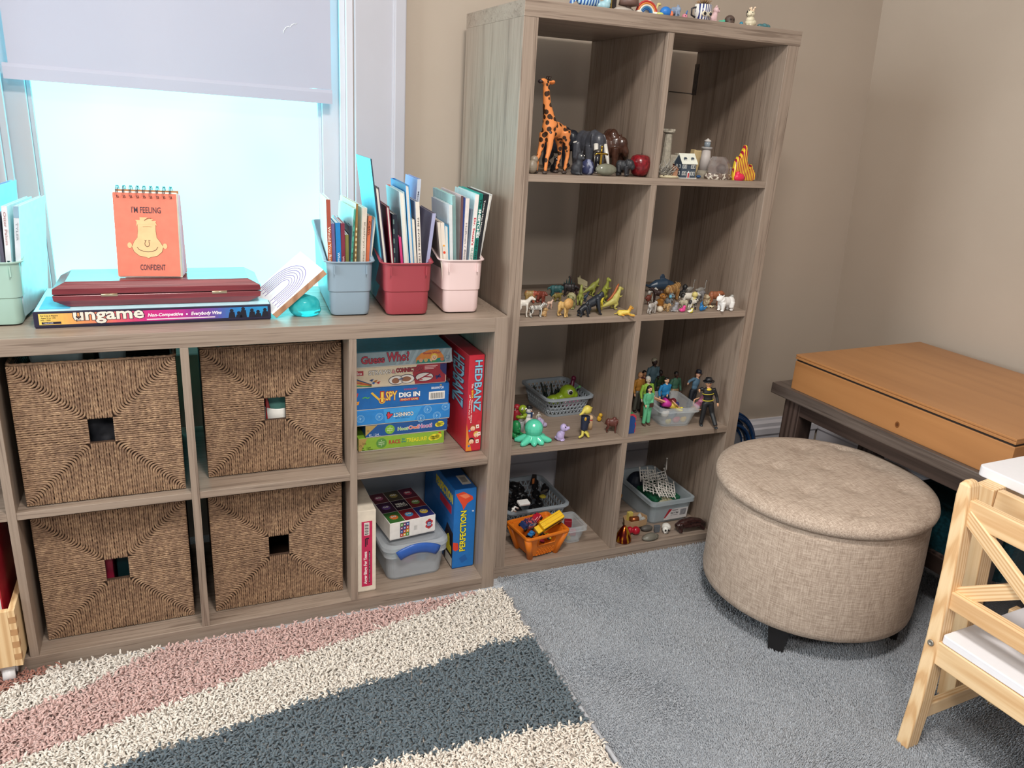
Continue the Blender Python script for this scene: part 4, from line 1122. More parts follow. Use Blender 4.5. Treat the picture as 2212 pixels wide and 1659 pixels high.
# 4 blue seek and find
t, f = lowbox('board_game', 'tall blue game box with gold lettering and a bar code', -.352, -.106, *Zr(3), yg-.003, .24, '1666b0', '1666b0')
f.text('I', .285, .30, .312, .80, 'f0cc50', bold=.03, out='a02c34', ow=.06).ring(.297, .38, .034, 'e8b63c', 4, .75).text('SPY', .335, .36, .45, .80, 'f2d058', bold=.02, out='a02c34', ow=.05)
f.line([(.19, .80), (.27, .42)], .005, 'e6b83c', 3)
f.text('DIG IN', .47, .46, .69, .70, 'f6f8fa', bold=.04, out='12447e', ow=.05).rect(.48, .27, .68, .41, 'b43038', 2).text('FIND-IT GAME', .49, .295, .67, .385, 'f0d890', l=3).text('SCHOLASTIC', .52, .80, .66, .88, 'd0404c', l=2)
f.text('BRIARPATCH', .81, .74, .94, .86, 'eef2f8', bold=.02).poly([(.895, .90), (.91, .97), (.925, .90)], 'e8b84c', 2)
f.rect(.785, .22, .955, .62, 'f0eee8', 2)
for i in range(22): f.rect(.805+.0062*i, .27, .805+.0062*i+(.002 if i % 3 else .0042), .55, '1a1a1a', 3)
f.poly([(0, .22), (.06, .26), (.07, .42), (0, .38)], 'e8982c', 2).text('3+', .01, .28, .05, .38, '2a2a2a', l=3)
f.line([(.02, .62), (.03, .8), (.04, .62), (.055, .82)], .003, 'c23c3c', 2).line([(.10, .56), (.13, .60), (.15, .54), (.17, .58)], .0026, '58b43c', 2)
f.done(t)
# 5 cream and red straws
t, f = lowbox('board_game', 'cream and red construction game box with hands pictured on it', -.352, -.114, *Zr(4), yg-.001, .24, 'e6d6ba', 'dccaa8')
f.poly([(.66, 0), (.99, 0), (.99, 1), (.68, 1), (.63, .6)], 'a42a38', 1).poly([(.93, .98), (1, .98), (1, .35), (.96, .5), (.93, .7)], '2c2f6c', 2)
f.text('STRAWS', .17, .62, .40, .84, 'f0ece4', bold=.02, out='2a2030', ow=.04).text('&', .41, .64, .445, .82, 'e8a0a0', bold=.03, out='2a2030', ow=.06).text('CONNECTORS', .455, .66, .74, .88, 'b03038', bold=.03, out='2a2030', ow=.06)
f.rect(.0, .62, .115, .86, 'b02c3c', 2).text('alco', .03, .66, .10, .82, 'f2e6e0', l=3, bold=.02)
for i, c in enumerate(('2c4c7c', 'd88838', 'c83c3c', 'e0b43c', '3c8c5c')): f.line([(.0, .52-.1*i), (.20, .12-.02*i)], .0028, c, 2)
for a, b_, c in ((.2, .34, '2c4c8c'), (.24, .28, 'd8882c'), (.27, .20, 'c83c3c'), (.22, .2, '3c6cac')): f.disc(a, b_, .012, c, 3).line([(a-.02, b_), (a+.02, b_+.06)], .0018, c, 3)
f.disc(.46, .27, .085, '2c2848', 2, ry=.24).disc(.57, .30, .085, '2c2848', 2, ry=.24).disc(.46, .27, .078, 'f4f0ea', 3, ry=.21).disc(.57, .30, .078, 'f4f0ea', 3, ry=.21)
f.disc(.45, .24, .04, '9c6a4c', 4, ry=.15).disc(.565, .30, .05, '9c6a4c', 4, ry=.13).line([(.48, .3), (.53, .33)], .002, '2c4c8c', 5)
f.disc(.76, .34, .10, '3a1c2c', 2, ry=.24).disc(.76, .34, .093, 'e6e2de', 3, ry=.21).line([(.69, .2), (.76, .36), (.82, .5)], .003, 'a83848', 4).line([(.76, .36), (.84, .3)], .003, 'a83848', 4).line([(.69, .24), (.74, .2)], .0026, 'c83c3c', 4)
f.line([(.89, .2), (.93, .42)], .004, '2c3474', 3).line([(.88, .34), (.94, .28)], .004, '2c3474', 3)
for i in range(3): f.rect(.76, .88-.075*i, .90-.02*i, .92-.075*i, 'e4b8b8', 2)
f.done(t)
# 6 grey and teal guessing game on top
t, f = lowbox('board_game', 'grey blue game box with red lettering and blond child picture on top of the stack', -.352, -.102, *Zr(5), yg-.004, .245, '8fa4ac', '6cc0dc')
for i in range(9): f.poly([(.42+.07*i, 0), (.45+.07*i, 0), (.52+.07*i if i < 7 else .99, 1), (.49+.07*i if i < 7 else .98, 1)], 'a0b6be', 1)
f.text('Guess', .085, .22, .315, .76, 'b43448', bold=.022, out='3a2430', ow=.035).text('Who?', .335, .28, .56, .94, 'b43448', bold=.022, out='3a2430', ow=.035)
f.poly([(.63, .02), (.93, .04), (.91, .5), (.86, .96), (.76, .94), (.68, .74), (.63, .4)], 'dc8a3c', 2).poly([(.63, .02), (.93, .04), (.92, .36), (.64, .26)], '2c8c7c', 3).text('Guess Who?', .70, .66, .88, .82, 'a83040', bold=.02, l=4)
for a, c in ((.68, 'd8a07c'), (.73, 'c8b070'), (.79, 'e8c090'), (.90, 'c87850')): f.disc(a, .24, .02, c, 4)
f.disc(.815, .44, .036, 'ecc84c', 4).disc(.815, .38, .028, 'f0c8a0', 5).disc(.806, .41, .004, '2a2a2a', 6).disc(.826, .41, .004, '2a2a2a', 6).poly([(.805, .33), (.828, .33), (.818, .27)], 'a83838', 6).poly([(.785, .06), (.85, .06), (.83, .24), (.80, .24)], '3c9c5c', 4)
f.ring(.955, .36, .022, '5a7a94', 2, .8).done(t)
# upright red forehead game
hz0 = LF+.0008; HB_ = .0405; HD_ = .225; HH_ = .2575
ho = L(-.078, .050, hz0)
t, f = game_box('board_game', 'upright red game box at the right of the stack', ho, HB_, HD_, HH_, LRZ+.03, 'c02838', 'b02434', 'a81c30', 'board games in the cube')
f.text('HEDBANZ', .40, .42, .88, .95, '8cc4dc', bold=.02, out='1c2c50', ow=.03, turn=3)
f.text('The', .22, .665, .33, .715, 'f4e8e0', turn=3, l=3).text('Question Game', .22, .30, .33, .545, 'f4e8e0', turn=3, l=3).text('QUICK', .225, .56, .345, .65, 'f0d838', turn=3, bold=.03, l=4).text('of "What Am I?"', .09, .34, .19, .60, 'f4e8e0', turn=3, l=3)
f.poly([(0, 0), (.4, 0), (.2, .12), (.05, .25), (0, .3)], 'e08a30', 1).disc(.6, .42, .10, 'c83444', 1).disc(.8, .30, .12, 'cc3c44', 1)
for a, b_, hair in ((.42, .24, 'a8482c'), (.68, .165, 'd8b04c'), (.36, .10, '2c2024')):
    f.disc(a, b_+.010, .20, hair, 2).disc(a, b_, .16, 'eebc98', 3).disc(a-.05, b_+.008, .03, 'f8f8f8', 4).disc(a+.05, b_+.008, .03, 'f8f8f8', 4).disc(a-.05, b_+.008, .014, '1c1c1c', 5).disc(a+.05, b_+.008, .014, '1c1c1c', 5).poly([(a-.05, b_-.014), (a+.05, b_-.014), (a, b_-.026)], 'b83040', 4)
for a, b_ in ((.74, .255), (.86, .175), (.76, .095)): f.poly([(a-.10, b_-.018), (a+.10, b_-.014), (a+.08, b_+.024), (a-.12, b_+.020)], 'f0e8dc', 4).disc(a-.01, b_+.002, .05, 'b06a3c', 5)
f.disc(.2, .055, .07, '3c6cb0', 4).disc(.2, .22, .07, '5c9cd0', 4)
f.done(t)
f2 = Face((-.0001, HD_, .0025), (0, -HD_, 0), (0, 0, HH_-.004))
f2.text('HEDBANZ', .52, .42, .86, .94, '8cc4dc', bold=.02, out='1c2c50', ow=.03, turn=3).text('The QUICK Question Game of "What Am I?"', .30, .06, .42, .60, 'e8b0b0', turn=3)
f2.done(t, 'side_print')
# ================================================================== lower cell
zb = t_+.0008
ao = L(-.360, .027, zb)
AH = .2305; AWd = .046
t, f = game_box('board_game', 'cream upright game box with a pink label at the left of the lower cell', ao, AWd, .255, AH, LRZ, 'e8ddcc', 'e8ddcc', 'e2d6c4', 'board games in the cube')
f.rect(.22, .06, .80, .87, 'c82a58', 1).text('Anger Bingo For Teens', .33, .09, .56, .50, 'f6ecec', bold=.03, turn=1, l=2).rect(.60, .10, .68, .50, '2a1824', 2).text('Positive ways to handle anger', .615, .11, .665, .49, 'e8c8d4', turn=1, l=3)
f.rect(.36, .70, .64, .855, 'f0e8e4', 2)
for i in range(12): f.rect(.39, .71+.0115*i, .60, .71+.0115*i+(.004 if i % 3 else .008), '3a2a30', 3)
f.line([(.44, .56), (.44, .66), (.62, .66)], .003, '2a1824', 2).line([(.52, .58), (.52, .65)], .002, '2a1824', 2)
f.done(t)
# blue game box
po = L(-.0985, .0605, zb)
PB, PH, PD = .0605, .236, .25
t, f = game_box('board_game', 'upright blue game box with yellow lettering and a red sail', po, PB, PD, PH, LRZ+.02, '1c6cb6', '1c5ca4', '1a4c8c', 'board games in the cube')
f.text('PERFECTION', .30, .21, .58, .73, 'f0e030', bold=.025, out='141c2c', ow=.04, turn=1)
f.poly([(.05, .95), (.4, .97), (.82, .90), (.86, .86), (.60, .82), (.42, .74), (.36, .80), (.16, .89)], 'd8482c', 2).poly([(.2, .93), (.55, .94), (.72, .90), (.5, .88)], 'e87c54', 3)
f.poly([(0, .34), (.24, .32), (.27, .24), (.12, .22), (0, .25)], 'd8402c', 2).poly([(.6, .16), (.3, .12), (.45, .05), (.7, .09)], '1a5ca4', 1)
f.text('TM', .82, .70, .92, .72, 'e8eef6').done(t)
f2 = Face((-.0001, PD, .0025), (0, -PD, 0), (0, 0, PH-.004))
f2.poly([(.72, .0), (.99, .0), (.99, .45), (.80, .5), (.72, .3)], '2a2430', 1).text('P', .80, .16, .95, .38, 'e8d838', bold=.08, turn=1).rect(.78, .01, .98, .12, 'd8d4cc', 2).poly([(.3, .62), (.98, .56), (.98, .99), (.3, .99)], '2c70bc', 1).rect(.55, .66, .92, .76, 'c83048', 2).text('PERFECTION', .4, .80, .95, .92, 'e8d838', bold=.05, l=2)
f2.done(t, 'side_print')
f3 = Face((0, 0, PH+.0005), (PB, 0, 0), (0, PD, 0)); f3.rect(.5, .10, .92, .32, 'c8c4bc', 1)
for i in range(9): f3.rect(.58+.03*i, .15, .58+.03*i+.014, .27, '2a2a2a', 2)
f3.done(t, 'top_label')
# clear tub with blue latch handle
def clear(name, c=(.86, .9, .93), a=.42, rough=.35):
    k = NT(name); q = k.noise(k.coord(), 40, 2)
    k.base(k.ramp(q, [(.3, (*[v*.96 for v in c], 1)), (.7, (*c, 1))])); k.set(Roughness=rough)
    tr = k.n('ShaderNodeBsdfTransparent'); tr.inputs[0].default_value = (.93, .95, .96, 1)
    mx = k.n('ShaderNodeMixShader'); mx.inputs[0].default_value = a
    k.l(tr.outputs[0], mx.inputs[1]); k.l(k.b.outputs[0], mx.inputs[2]); k.l(mx.outputs[0], k.out.inputs[0])
    return k.m
CLR = clear('frosted_clear_plastic', (.66, .70, .75), .40)
CLR2 = clear('thin_clear_plastic', (.75, .79, .82), .30, .2)
def tub(name, label, o, w, d, h, yaw, mat, top=1.09, r=.022, cat='tub', group=None, lip=.006, wall=.0022):
    t = T(name, label, cat, o, yaw, group)
    def ring(z, s, gx=0): return [Vector((a, b, z)) for a, b in rrect(w*s+gx, d*s+gx, r, 6, 0, d/2)]
    g = G(); lh = .012
    g.loft([ring(0, .97), ring(.006, 1.0), ring(h-lh, top), ring(h-lh, top, lip*2), ring(h, top, lip*2), ring(h, top, -wall*2), ring(.006, 1, -wall*2), ring(.004, .96, -wall*2)], smooth=False)
    P('tub_body', g, mat, t)
    return t
BLUE = M('2c58a8', .3)
to = L(-.2015, .056, zb)
tb = tub('latch_tub', 'clear plastic tub with a curved blue latch handle under the white puzzle box', to, .146, .235, .086, LRZ+.03, CLR, 1.08)
def lid_rings():
    rr = lambda z, g_: [Vector((a, b, z)) for a, b in rrect(.172+g_, .262+g_, .03, 6, 0, .1175)]
    return G().loft([rr(.0865, 0), rr(.093, .008), rr(.102, .006), rr(.108, -.010), rr(.102, -.03), rr(.1, -.04)])
P('lid', lid_rings(), CLR, tb)
g = G()
pts = []
for i in range(13):
    x = -.053+.106*i/12; z = .083+.016*(1-(x/.053)**2)
    pts.append((x, -.0205-.002*(1-(x/.053)**2), z))
g.tube(pts, [(.0055, .0145)]*13, 12, squash=(0, 1, 0))
P('latch', g, BLUE, tb)
t2 = tub('latch_tub', 'second clear tub with dark blue handle at the back of the lower cell', L(-.205, .297, zb), .20, .085, .200, LRZ, CLR, 1.05)
P('latch', G().tube([(-.05+.1*i/10, -.008, .196+.012*(1-((i-5)/5)**2)) for i in range(11)], [(.004, .010)]*11, 10, squash=(0, 1, 0)), BLUE, t2)
for i, (c, x, y, z, r, nm) in enumerate((('b070b8', -.01, .05, .052, .020, 'purple'), ('4c9cc8', .03, .055, .046, .018, 'blue'), ('e07858', .022, .075, .062, .016, 'coral'), ('5cb0a4', -.038, .07, .050, .018, 'teal'))):
    o = blob('plastic_piece', G().ell((0, 0, 0), r).ell((r*.9, 0, 0), r*.45).ell((-r*.9, 0, .002), r*.45).ell((0, r*.9, 0), r*.45).ell((0, 0, r*.9), r*.45).ell((0, -r*.9, 0), r*.45), M(c, .35), None, .0025, 3, to+Vector((x, y, z-.018)))
    tag(o, '%s knobbly plastic piece inside the clear latch tub' % nm, 'toy', 'plastic pieces in the latch tub')
# white puzzle box, tilted on the tub
zx = zb+.1095
pz = L(-.268, .070, zx)
t, f = game_box('puzzle_box', 'white puzzle box with a grid of monster faces, tilted on the clear tub', pz, .128, .165, .050, LRZ+.15, 'ece8e4', 'ece8e4', 'dcd8d4', cat='puzzle', rot=(.02, .0, LRZ+.13))
f.rect(.22, .05, .42, .92, '3a3440', 1)
for i in range(3):
    for j in range(4): f.rect(.228+.063*i, .07+.21*j, .285+.063*i, .26+.21*j, ('c8483c', '5c9c4c', '3c5ca0', 'e0a83c', '7c3c6c')[(i*3+j*2) % 5], 2).disc(.256+.063*i, .165+.21*j, .014, 'f2f0ea', 3)
for i, (a, b_) in enumerate(((.86, .5), (.82, .62), (.9, .62), (.82, .38), (.9, .38), (.86, .70), (.86, .3))): f.disc(a, b_, .042, 'c83c3c', 1, ry=.11)
f.rect(.815, .36, .905, .64, '2c4c8c', 2).text('MINI', .83, .52, .89, .60, 'f4f4f4', l=3).text('PUZZLE', .82, .40, .90, .48, 'f4f4f4', l=3)
for i in range(4): f.rect(.53+.018*i, .3, .534+.018*i, .58, '4a4a4a', 1)
f.done(t)
f3 = Face((.001, .001, .0501), (.126, 0, 0), (0, .163, 0))
mc = ('3c6c34', '8c2430', '2c3474', '40243c', '2c1c28', '7c2c30', '5c2c34', '4c4434', '60283c')
for i in range(3):
    for j in range(3):
        c = mc[j*3+i]; f3.rect(i/3+.004, j/3+.004, (i+1)/3-.004, (j+1)/3-.004, c, 1)
        a, b_ = (i+.5)/3, (j+.5)/3
        f3.disc(a, b_, .09, ('d8763c', '4c94c8', 'e0c04c', '6c4c8c', '222028', '7c9c5c', 'a85c7c', '9c8c4c', 'b44c5c')[j*3+i], 2).disc(a-.03, b_+.02, .028, 'f4f2ec', 3).disc(a+.03, b_+.02, .028, 'f4f2ec', 3).disc(a-.03, b_+.02, .012, '181818', 4).disc(a+.03, b_+.02, .012, '181818', 4)
f3.text('MIX &', .39, .5, .61, .56, 'e8e4dc', l=5).text('MATCH', .38, .43, .62, .49, 'e8e4dc', l=5)
f3.done(t, 'lid_artwork')
# red box standing in the crate
t, f = game_box('board_game', 'crimson box with a white label standing in the birch crate', (cr.x-.21, cr.y+.030, .062), .185, .20, .26, LRZ, 'a8182c', 'a01828', '8c1426', None)
f.rect(.90, .05, .985, .60, 'e8e4e2', 1).done(t, 'label')
# ================================================================== toys: shared builders
def dep_(P): return (P-Vector((CX, CY, CZ))).dot(FW)/FPX          # metres per photo pixel at P
def pat(kind, c1, c2, sc=60, th=.5, rough=.45, stretch=(1, 1, 1)):
    key = ('pat', kind, c1, c2, sc, th, rough, stretch)
    if key in _MC: return _MC[key]
    k = NT('patterned_%s_on_%s' % (kind, c1)); v = k.coord(stretch)
    if kind == 'spots':
        o = k.n('ShaderNodeTexVoronoi'); k.l(v, o.inputs['Vector']); o.inputs['Scale'].default_value = sc; o.inputs['Randomness'].default_value = .8; q = o.outputs['Distance']
        col = k.ramp(q, [(th-.04, rgb(c2)), (th, rgb(c1))])
    elif kind == 'stripes':
        o = k.n('ShaderNodeTexWave'); k.l(v, o.inputs[0]); o.inputs['Scale'].default_value = sc; o.inputs['Distortion'].default_value = 2.5; o.inputs['Detail'].default_value = 1
        col = k.ramp(o.outputs['Fac'], [(th-.08, rgb(c2)), (th+.08, rgb(c1))])
    else:
        q = k.noise(v, sc, 2, .5); col = k.ramp(q, [(th-.03, rgb(c1)), (th+.03, rgb(c2))])
    k.base(col); k.set(Roughness=rough); _MC[key] = k.m
    return k.m
def quad(bl=1.0, leg=.42, br=.2, neck=.22, na=45, hl=.26, hr=.095, lr=.055, tail=.35, ta=-50, ear=.07, hump=0, fat=1.0, horn=0, muz=.6, hd=-15, tr=.02, bend=0):
    # a standing four legged animal facing +x, hooves at z=0
    g = G(); z = leg+br
    g.ell((0, 0, z), (bl*.42, br*.8*fat, br)).ell((bl*.28, 0, z+.01), (br*1.05, br*.82*fat, br*1.06)).ell((-bl*.3, 0, z+.01), (br*1.02, br*.84*fat, br*1.0))
    if hump: g.ell((bl*.2, 0, z+br*.75), (bl*.2, br*.6, hump))
    for s in (-1, 1):
        y = s*br*.52*fat
        x = bl*.34
        g.tube([(x, y, z-.02), (x+.02, y, leg*.62), (x-.005, y, leg*.5), (x, y, leg*.08), (x+.02, y, lr*.4)], [lr*1.7, lr*1.15, lr*1.05, lr*.8, lr*.95], 8)
        g.ell((x+lr*.5, y, lr*.55), (lr*1.25, lr*.95, lr*.55))
        x = -bl*.36
        g.tube([(x+.03, y, z), (x+.07, y*1.1, leg*.85), (x-.05, y, leg*.45), (x-.02, y, leg*.08), (x, y, lr*.4)], [br*.62, lr*1.7, lr*.95, lr*.8, lr*.95], 8)
        g.ell((x+lr*.5, y, lr*.55), (lr*1.25, lr*.95, lr*.55))
    a = math.radians(na); nb = Vector((bl*.38, 0, z+br*.35)); nt = nb+Vector((math.cos(a), 0, math.sin(a)))*neck
    g.tube([nb-Vector((.08, 0, .05)), nb.lerp(nt, .5), nt], [br*.8, hr*1.25, hr*.95], 10)
    h = math.radians(hd); hv = Vector((math.cos(h), 0, math.sin(h)))
    if bend: hv = Matrix.Rotation(bend, 3, 'Z') @ hv
    hc = nt+hv*hl*.2
    g.ell(hc, (hr*1.25, hr, hr*1.05)).tube([hc, hc+hv*hl*.75], [hr*.95, hr*muz], 10).ell(hc+hv*hl*.75, hr*muz)
    for s in (-1, 1):
        sd = Vector((-hv.y, hv.x, 0))*s
        if ear: g.ell(hc+sd*hr*.85+Vector((-hr*.3, 0, hr*.95)), (ear*.35, ear*.35, ear), Euler((-s*.5, -.25, 0)))
        if horn: g.tube([hc+sd*hr*.5+Vector((0, 0, hr*.8)), hc+sd*hr*1.2+Vector((-.02, 0, hr+horn*.6)), hc+sd*hr*1.0+Vector((.05, 0, hr+horn))], [.028, .022, .008], 6)
    if tail:
        t = math.radians(ta); tb0 = Vector((-bl*.44, 0, z+br*.5))
        p1 = tb0+Vector((-math.cos(t)*tail*.5, 0, math.sin(t)*tail*.5)); g.tube([tb0+Vector((.05, 0, 0)), p1, p1+Vector((-.03, 0, math.sin(t)*tail*.5))], [tr*2, tr*1.5, tr], 7)
    return g, hc, hv, hr
def sit(br=.24, hr=.17, muz=.5, ear=.09, hl=.2, h=.75, fold=0):
    # a sitting cat or dog facing +x
    g = G()
    g.ell((-.02, 0, .26), (br*1.1, br, .27)).ell((.10, 0, .42), (br*.75, br*.75, .24)).ell((-.08, .12, .12), (.2, .1, .13)).ell((-.08, -.12, .12), (.2, .1, .13))
    for s in (-1, 1): g.tube([(.17, s*.09, .42), (.2, s*.09, .2), (.21, s*.09, .05)], [.08, .06, .05], 8).ell((.25, s*.09, .035), (.08, .055, .04)).ell((.14, s*.17, .035), (.1, .05, .04))
    hc = Vector((.16, 0, h)); g.tube([(.1, 0, .5), hc], [.17, .13], 10).ell(hc, (hr*1.05, hr, hr)).ell(hc+Vector((hr*.9, 0, -hr*.25)), (hl*.45, hr*muz, hr*muz*.85))
    for s in (-1, 1): g.ell(hc+Vector((-.02, s*hr*(.75 if not fold else 1.0), hr*(.95 if not fold else .05))), (ear*.4, ear*.45, ear), Euler((-s*.35, 0, 0)))
    g.tube([(-.22, 0, .1), (-.34, .08, .05), (-.28, .2, .04)], [.06, .05, .03], 8)
    return g, hc, Vector((1, 0, 0)), hr
def biped(neck=.35, na=62, tail=.75, br=.16, hl=.26, hr=.085, lean=35, arm=.12, leg=.42, crest=0):
    # a two legged dinosaur facing +x
    g = G(); a = math.radians(lean); hip = Vector((0, 0, leg)); up = Vector((math.sin(a)*.0+math.cos(a), 0, math.sin(a)))
    ch = hip+up*.30
    g.tube([hip-up*.05, hip+up*.12, ch], [br*1.0, br*1.1, br*.8], 12).ell(hip, br*1.02)
    n = math.radians(na); nt = ch+Vector((math.cos(n), 0, math.sin(n)))*neck
    g.tube([ch, ch.lerp(nt, .55)+Vector((.02, 0, 0)), nt], [br*.75, br*.52, hr*.9], 10)
    g.ell(nt, (hr*1.2, hr, hr)).tube([nt, nt+Vector((hl*.8, 0, -.03))], [hr*.95, hr*.6], 10)
    for s in (-1, 1):
        y = s*br*.75
        g.tube([hip+Vector((0, y*.7, 0)), (.10, y, leg*.62), (-.06, y, leg*.28), (.0, y, .03)], [br*.62, .085, .05, .05], 8).ell((.06, y, .03), (.11, .055, .032))
        if arm: g.tube([ch+Vector((.02, y*.8, -.03)), ch+Vector((.10, y, -.08)), ch+Vector((.10+arm, y*.9, -.03))], [.045, .035, .02], 7)
        if crest: g.ell(nt+Vector((0, s*.03, hr)), (.06, .012, crest))
    g.tube([hip, hip+Vector((-.25, 0, -.08)), (-.25-tail*.5, 0, leg*.45), (-.25-tail*.9, 0, leg*.30)], [br*.95, br*.65, br*.3, .015], 10)
    return g, nt, Vector((1, 0, 0)), hr
def lying(br=.16):
    g = G()
    g.tube([(-.45, 0, .16), (-.1, 0, .17), (.25, 0, .2)], [br*.95, br, br*.95], 12).ell((-.35, 0, .16), (.2, .17, .16))
    for s in (-1, 1): g.tube([(.25, s*.1, .14), (.4, s*.11, .06), (.68, s*.11, .045)], [.07, .06, .045], 8).ell((-.3, s*.16, .09), (.2, .07, .09)).ell((-.12, s*.19, .035), (.12, .045, .035))
    hc = Vector((.36, 0, .50)); g.tube([(.22, 0, .24), hc], [.13, .1], 10).ell(hc, (.13, .115, .115)).ell(hc+Vector((.12, 0, -.03)), (.08, .07, .06))
    for s in (-1, 1): g.ell(hc+Vector((-.02, s*.1, .1)), (.02, .035, .045))
    g.tube([(-.5, 0, .12), (-.72, .08, .04), (-.6, .22, .03)], [.04, .03, .025], 7)
    return g, hc, Vector((1, 0, 0)), .115
def ape(h=1.0):
    g = G()
    g.tube([(-.32, 0, .42), (0, 0, .58), (.26, 0, .74)], [.2, .24, .24], 12).ell((.22, 0, .72), (.22, .30, .24))
    for s in (-1, 1):
        g.tube([(.24, s*.27, .76), (.30, s*.34, .40), (.42, s*.30, .06)], [.14, .10, .075], 9).ell((.47, s*.30, .05), (.09, .07, .05))
        g.tube([(-.32, s*.14, .42), (-.2, s*.2, .22), (-.34, s*.18, .05)], [.15, .11, .075], 9).ell((-.26, s*.19, .04), (.12, .07, .04))
    hc = Vector((.46, 0, .96)); g.tube([(.3, 0, .8), hc], [.19, .13], 10).ell(hc, (.15, .14, .17)).ell(hc+Vector((.10, 0, -.06)), (.09, .10, .09)).ell(hc+Vector((.1, 0, .06)), (.05, .11, .035))
    return g, hc, Vector((1, 0, 0)), .14
def bird(neck=.5, leg=.4, br=.2):
    g = G(); z = leg+br
    g.ell((0, 0, z), (.32, .17, br), Euler((0, -.2, 0))).ell((-.3, 0, z+.02), (.16, .1, .09))
    g.tube([(.22, 0, z+.05), (.38, 0, z+.12), (.36, 0, z+neck*.6), (.40, 0, z+neck)], [.08, .05, .035, .04], 8).ell((.43, 0, z+neck+.01), (.06, .045, .045)).tube([(.46, 0, z+neck), (.58, 0, z+neck-.05)], [.03, .01], 7)
    for s in (-1, 1): g.tube([(0, s*.06, z-.1), (.03, s*.06, z*.5), (0, s*.06, .02)], [.05, .026, .024], 7).ell((.05, s*.06, .02), (.08, .03, .02))
    return g, Vector((.43, 0, z+neck+.01)), Vector((1, 0, 0)), .045
def fit(g, rz, w, h, sq=(.7, 1.45)):
    # scale a unit shape so that, turned by rz, it is w wide and h tall; returns the scale
    R = Matrix.Rotation(rz, 3, 'Z'); rt = Vector((RT.x, RT.y, 0)).normalized()
    xs = [(R @ Vector(p)).dot(rt) for p in g.v]; zs = [p[2] for p in g.v]
    sz = h/(max(zs)-min(zs)); sx = w/(max(xs)-min(xs)); k = min(max(sx/sz, sq[0]), sq[1]); z0 = min(zs)
    sx = sz*k; sy = sz*(k**.5)
    # widening is applied along the body axis
    f = lambda p: Vector((p[0]*sx, p[1]*sy, (p[2]-z0)*sz))
    g.v = [tuple(f(p)) for p in g.v]
    return f, sz
def spot(u0, u1, v1, z, y=None, fwd=.0):
    u = (u0+u1)/2
    if y is None:
        p = Z(u, v1, z); 
    else:
        p = Y(u, v1, y)
    p.z = z+.0004
    return p
def critter(name, label, cat, box, z, rz, make, mat, y=None, group=None, eyes=True, extra=None, vox=None, smooth=3, ec='15120f'):
    u0, u1, v0, v1 = box
    p = spot(u0, u1, v1, z, y); m = dep_(p)
    rz = math.radians(rz)+.0
    g, hc, hv, hr = make
    if y is not None: hh = Y((u0+u1)/2, v0, y).z-z
    else: hh = (v1-v0)*m*1.03
    f, s = fit(g, rz, (u1-u0)*m, hh)
    # put the near edge, not the middle, on the pixel row
    t = T(name, label, cat, p, rz, group)
    b = blob('body', g, mat, t, vox or max(.0008, hh/48), smooth)
    if eyes:
        for sgn in (-1, 1):
            sd = Vector((-hv.y, hv.x, 0))*sgn
            e = f(hc+hv*hr*.72+sd*hr*.62+Vector((0, 0, hr*.35)))
            P('eye', G().ell(e, max(.0009, s*hr*.17), None, 8, 6), M(ec, .2), t)
    if extra: extra(t, f, s, hc, hv, hr)
    return t
def lump(name, label, cat, pos, g, mat, vox=.001, smooth=3, rz=0, group=None, rot=None):
    return tag(blob(name, g, mat, None, vox, smooth, pos, rot if rot is not None else (0, 0, rz)), label, cat, group)
def solid(name, label, cat, pos, g, mat, rz=0, bevel=0, group=None, rot=None):
    return tag(P(name, g, mat, None, pos, rot if rot is not None else (0, 0, rz), bevel), label, cat, group)
def mane(c, k=1.25, dz=0, dx=-.3, q=(1, 1, 1)):
    def f_(t, f, s, hc, hv, hr):
        g = G().ell(f(hc+hv*hr*dx+Vector((0, 0, dz*hr))), (hr*k*s*.8*q[0], hr*k*s*q[1], hr*k*s*q[2]), None, 16, 10)
        rs = random.Random(4)
        g.v = [tuple(Vector(p)+Vector((rs.uniform(-1, 1), rs.uniform(-1, 1), rs.uniform(-1, 1)))*s*hr*.12) for p in g.v]
        P('mane', g, M(c, .6, var=.15, sc=300), t)
    return f_
GA, GD, GF = 'toy animals on the shelf', 'toy dinosaurs on the shelf', 'toy people on the shelf'
# ================================================================== top of the tall bookcase
TY = .045
def topspot(u): q = Y(u, 60, TY); q.z = HH+.0006; return q
def th(u, v): return Y(u, v, TY).z-HH
def u_w(u0, u1): return (Y(u1, 60, TY)-Y(u0, 60, TY)).x
p = topspot(1266)
t = solid('ceramic_fish', 'white and blue swirled ceramic fish on top at the left', 'figurine', p, G().ell((0, 0, .016), (.031, .014, .016)).prism([(-.028, .016), (-.046, .034), (-.043, .016), (-.046, .0)], (0, .004, 0), (1, 0, 0), (0, 0, 1), .008), pat('stripes', 'b8d8ea', '2c5ca8', 42, .45, .2))
p = topspot(1300); lump('wave_shell', 'pale aqua curled shell between the ceramic fish and the dark plaque', 'figurine', p, G().ell((0, 0, .009), (.016, .012, .010)).ell((.008, 0, .018), (.009, .009, .010)).ell((-.012, 0, .008), (.01, .01, .009)), M('a4ccd8', .3))
p = topspot(1322); solid('plaque', 'small dark plaque with a gold edge on top of the bookcase', 'ornament', p, G().box(-.007, 0, 0, .007, .01, .03).m(1).box(-.0095, -.001, 0, -.007, .011, .032), [M('2b2626', .5), M('b89a50', .3, .8)], .2, .0006)
p = topspot(1350); t = T('mushroom', 'brown wooden mushroom on a pale stone on top of the bookcase', 'ornament', p)
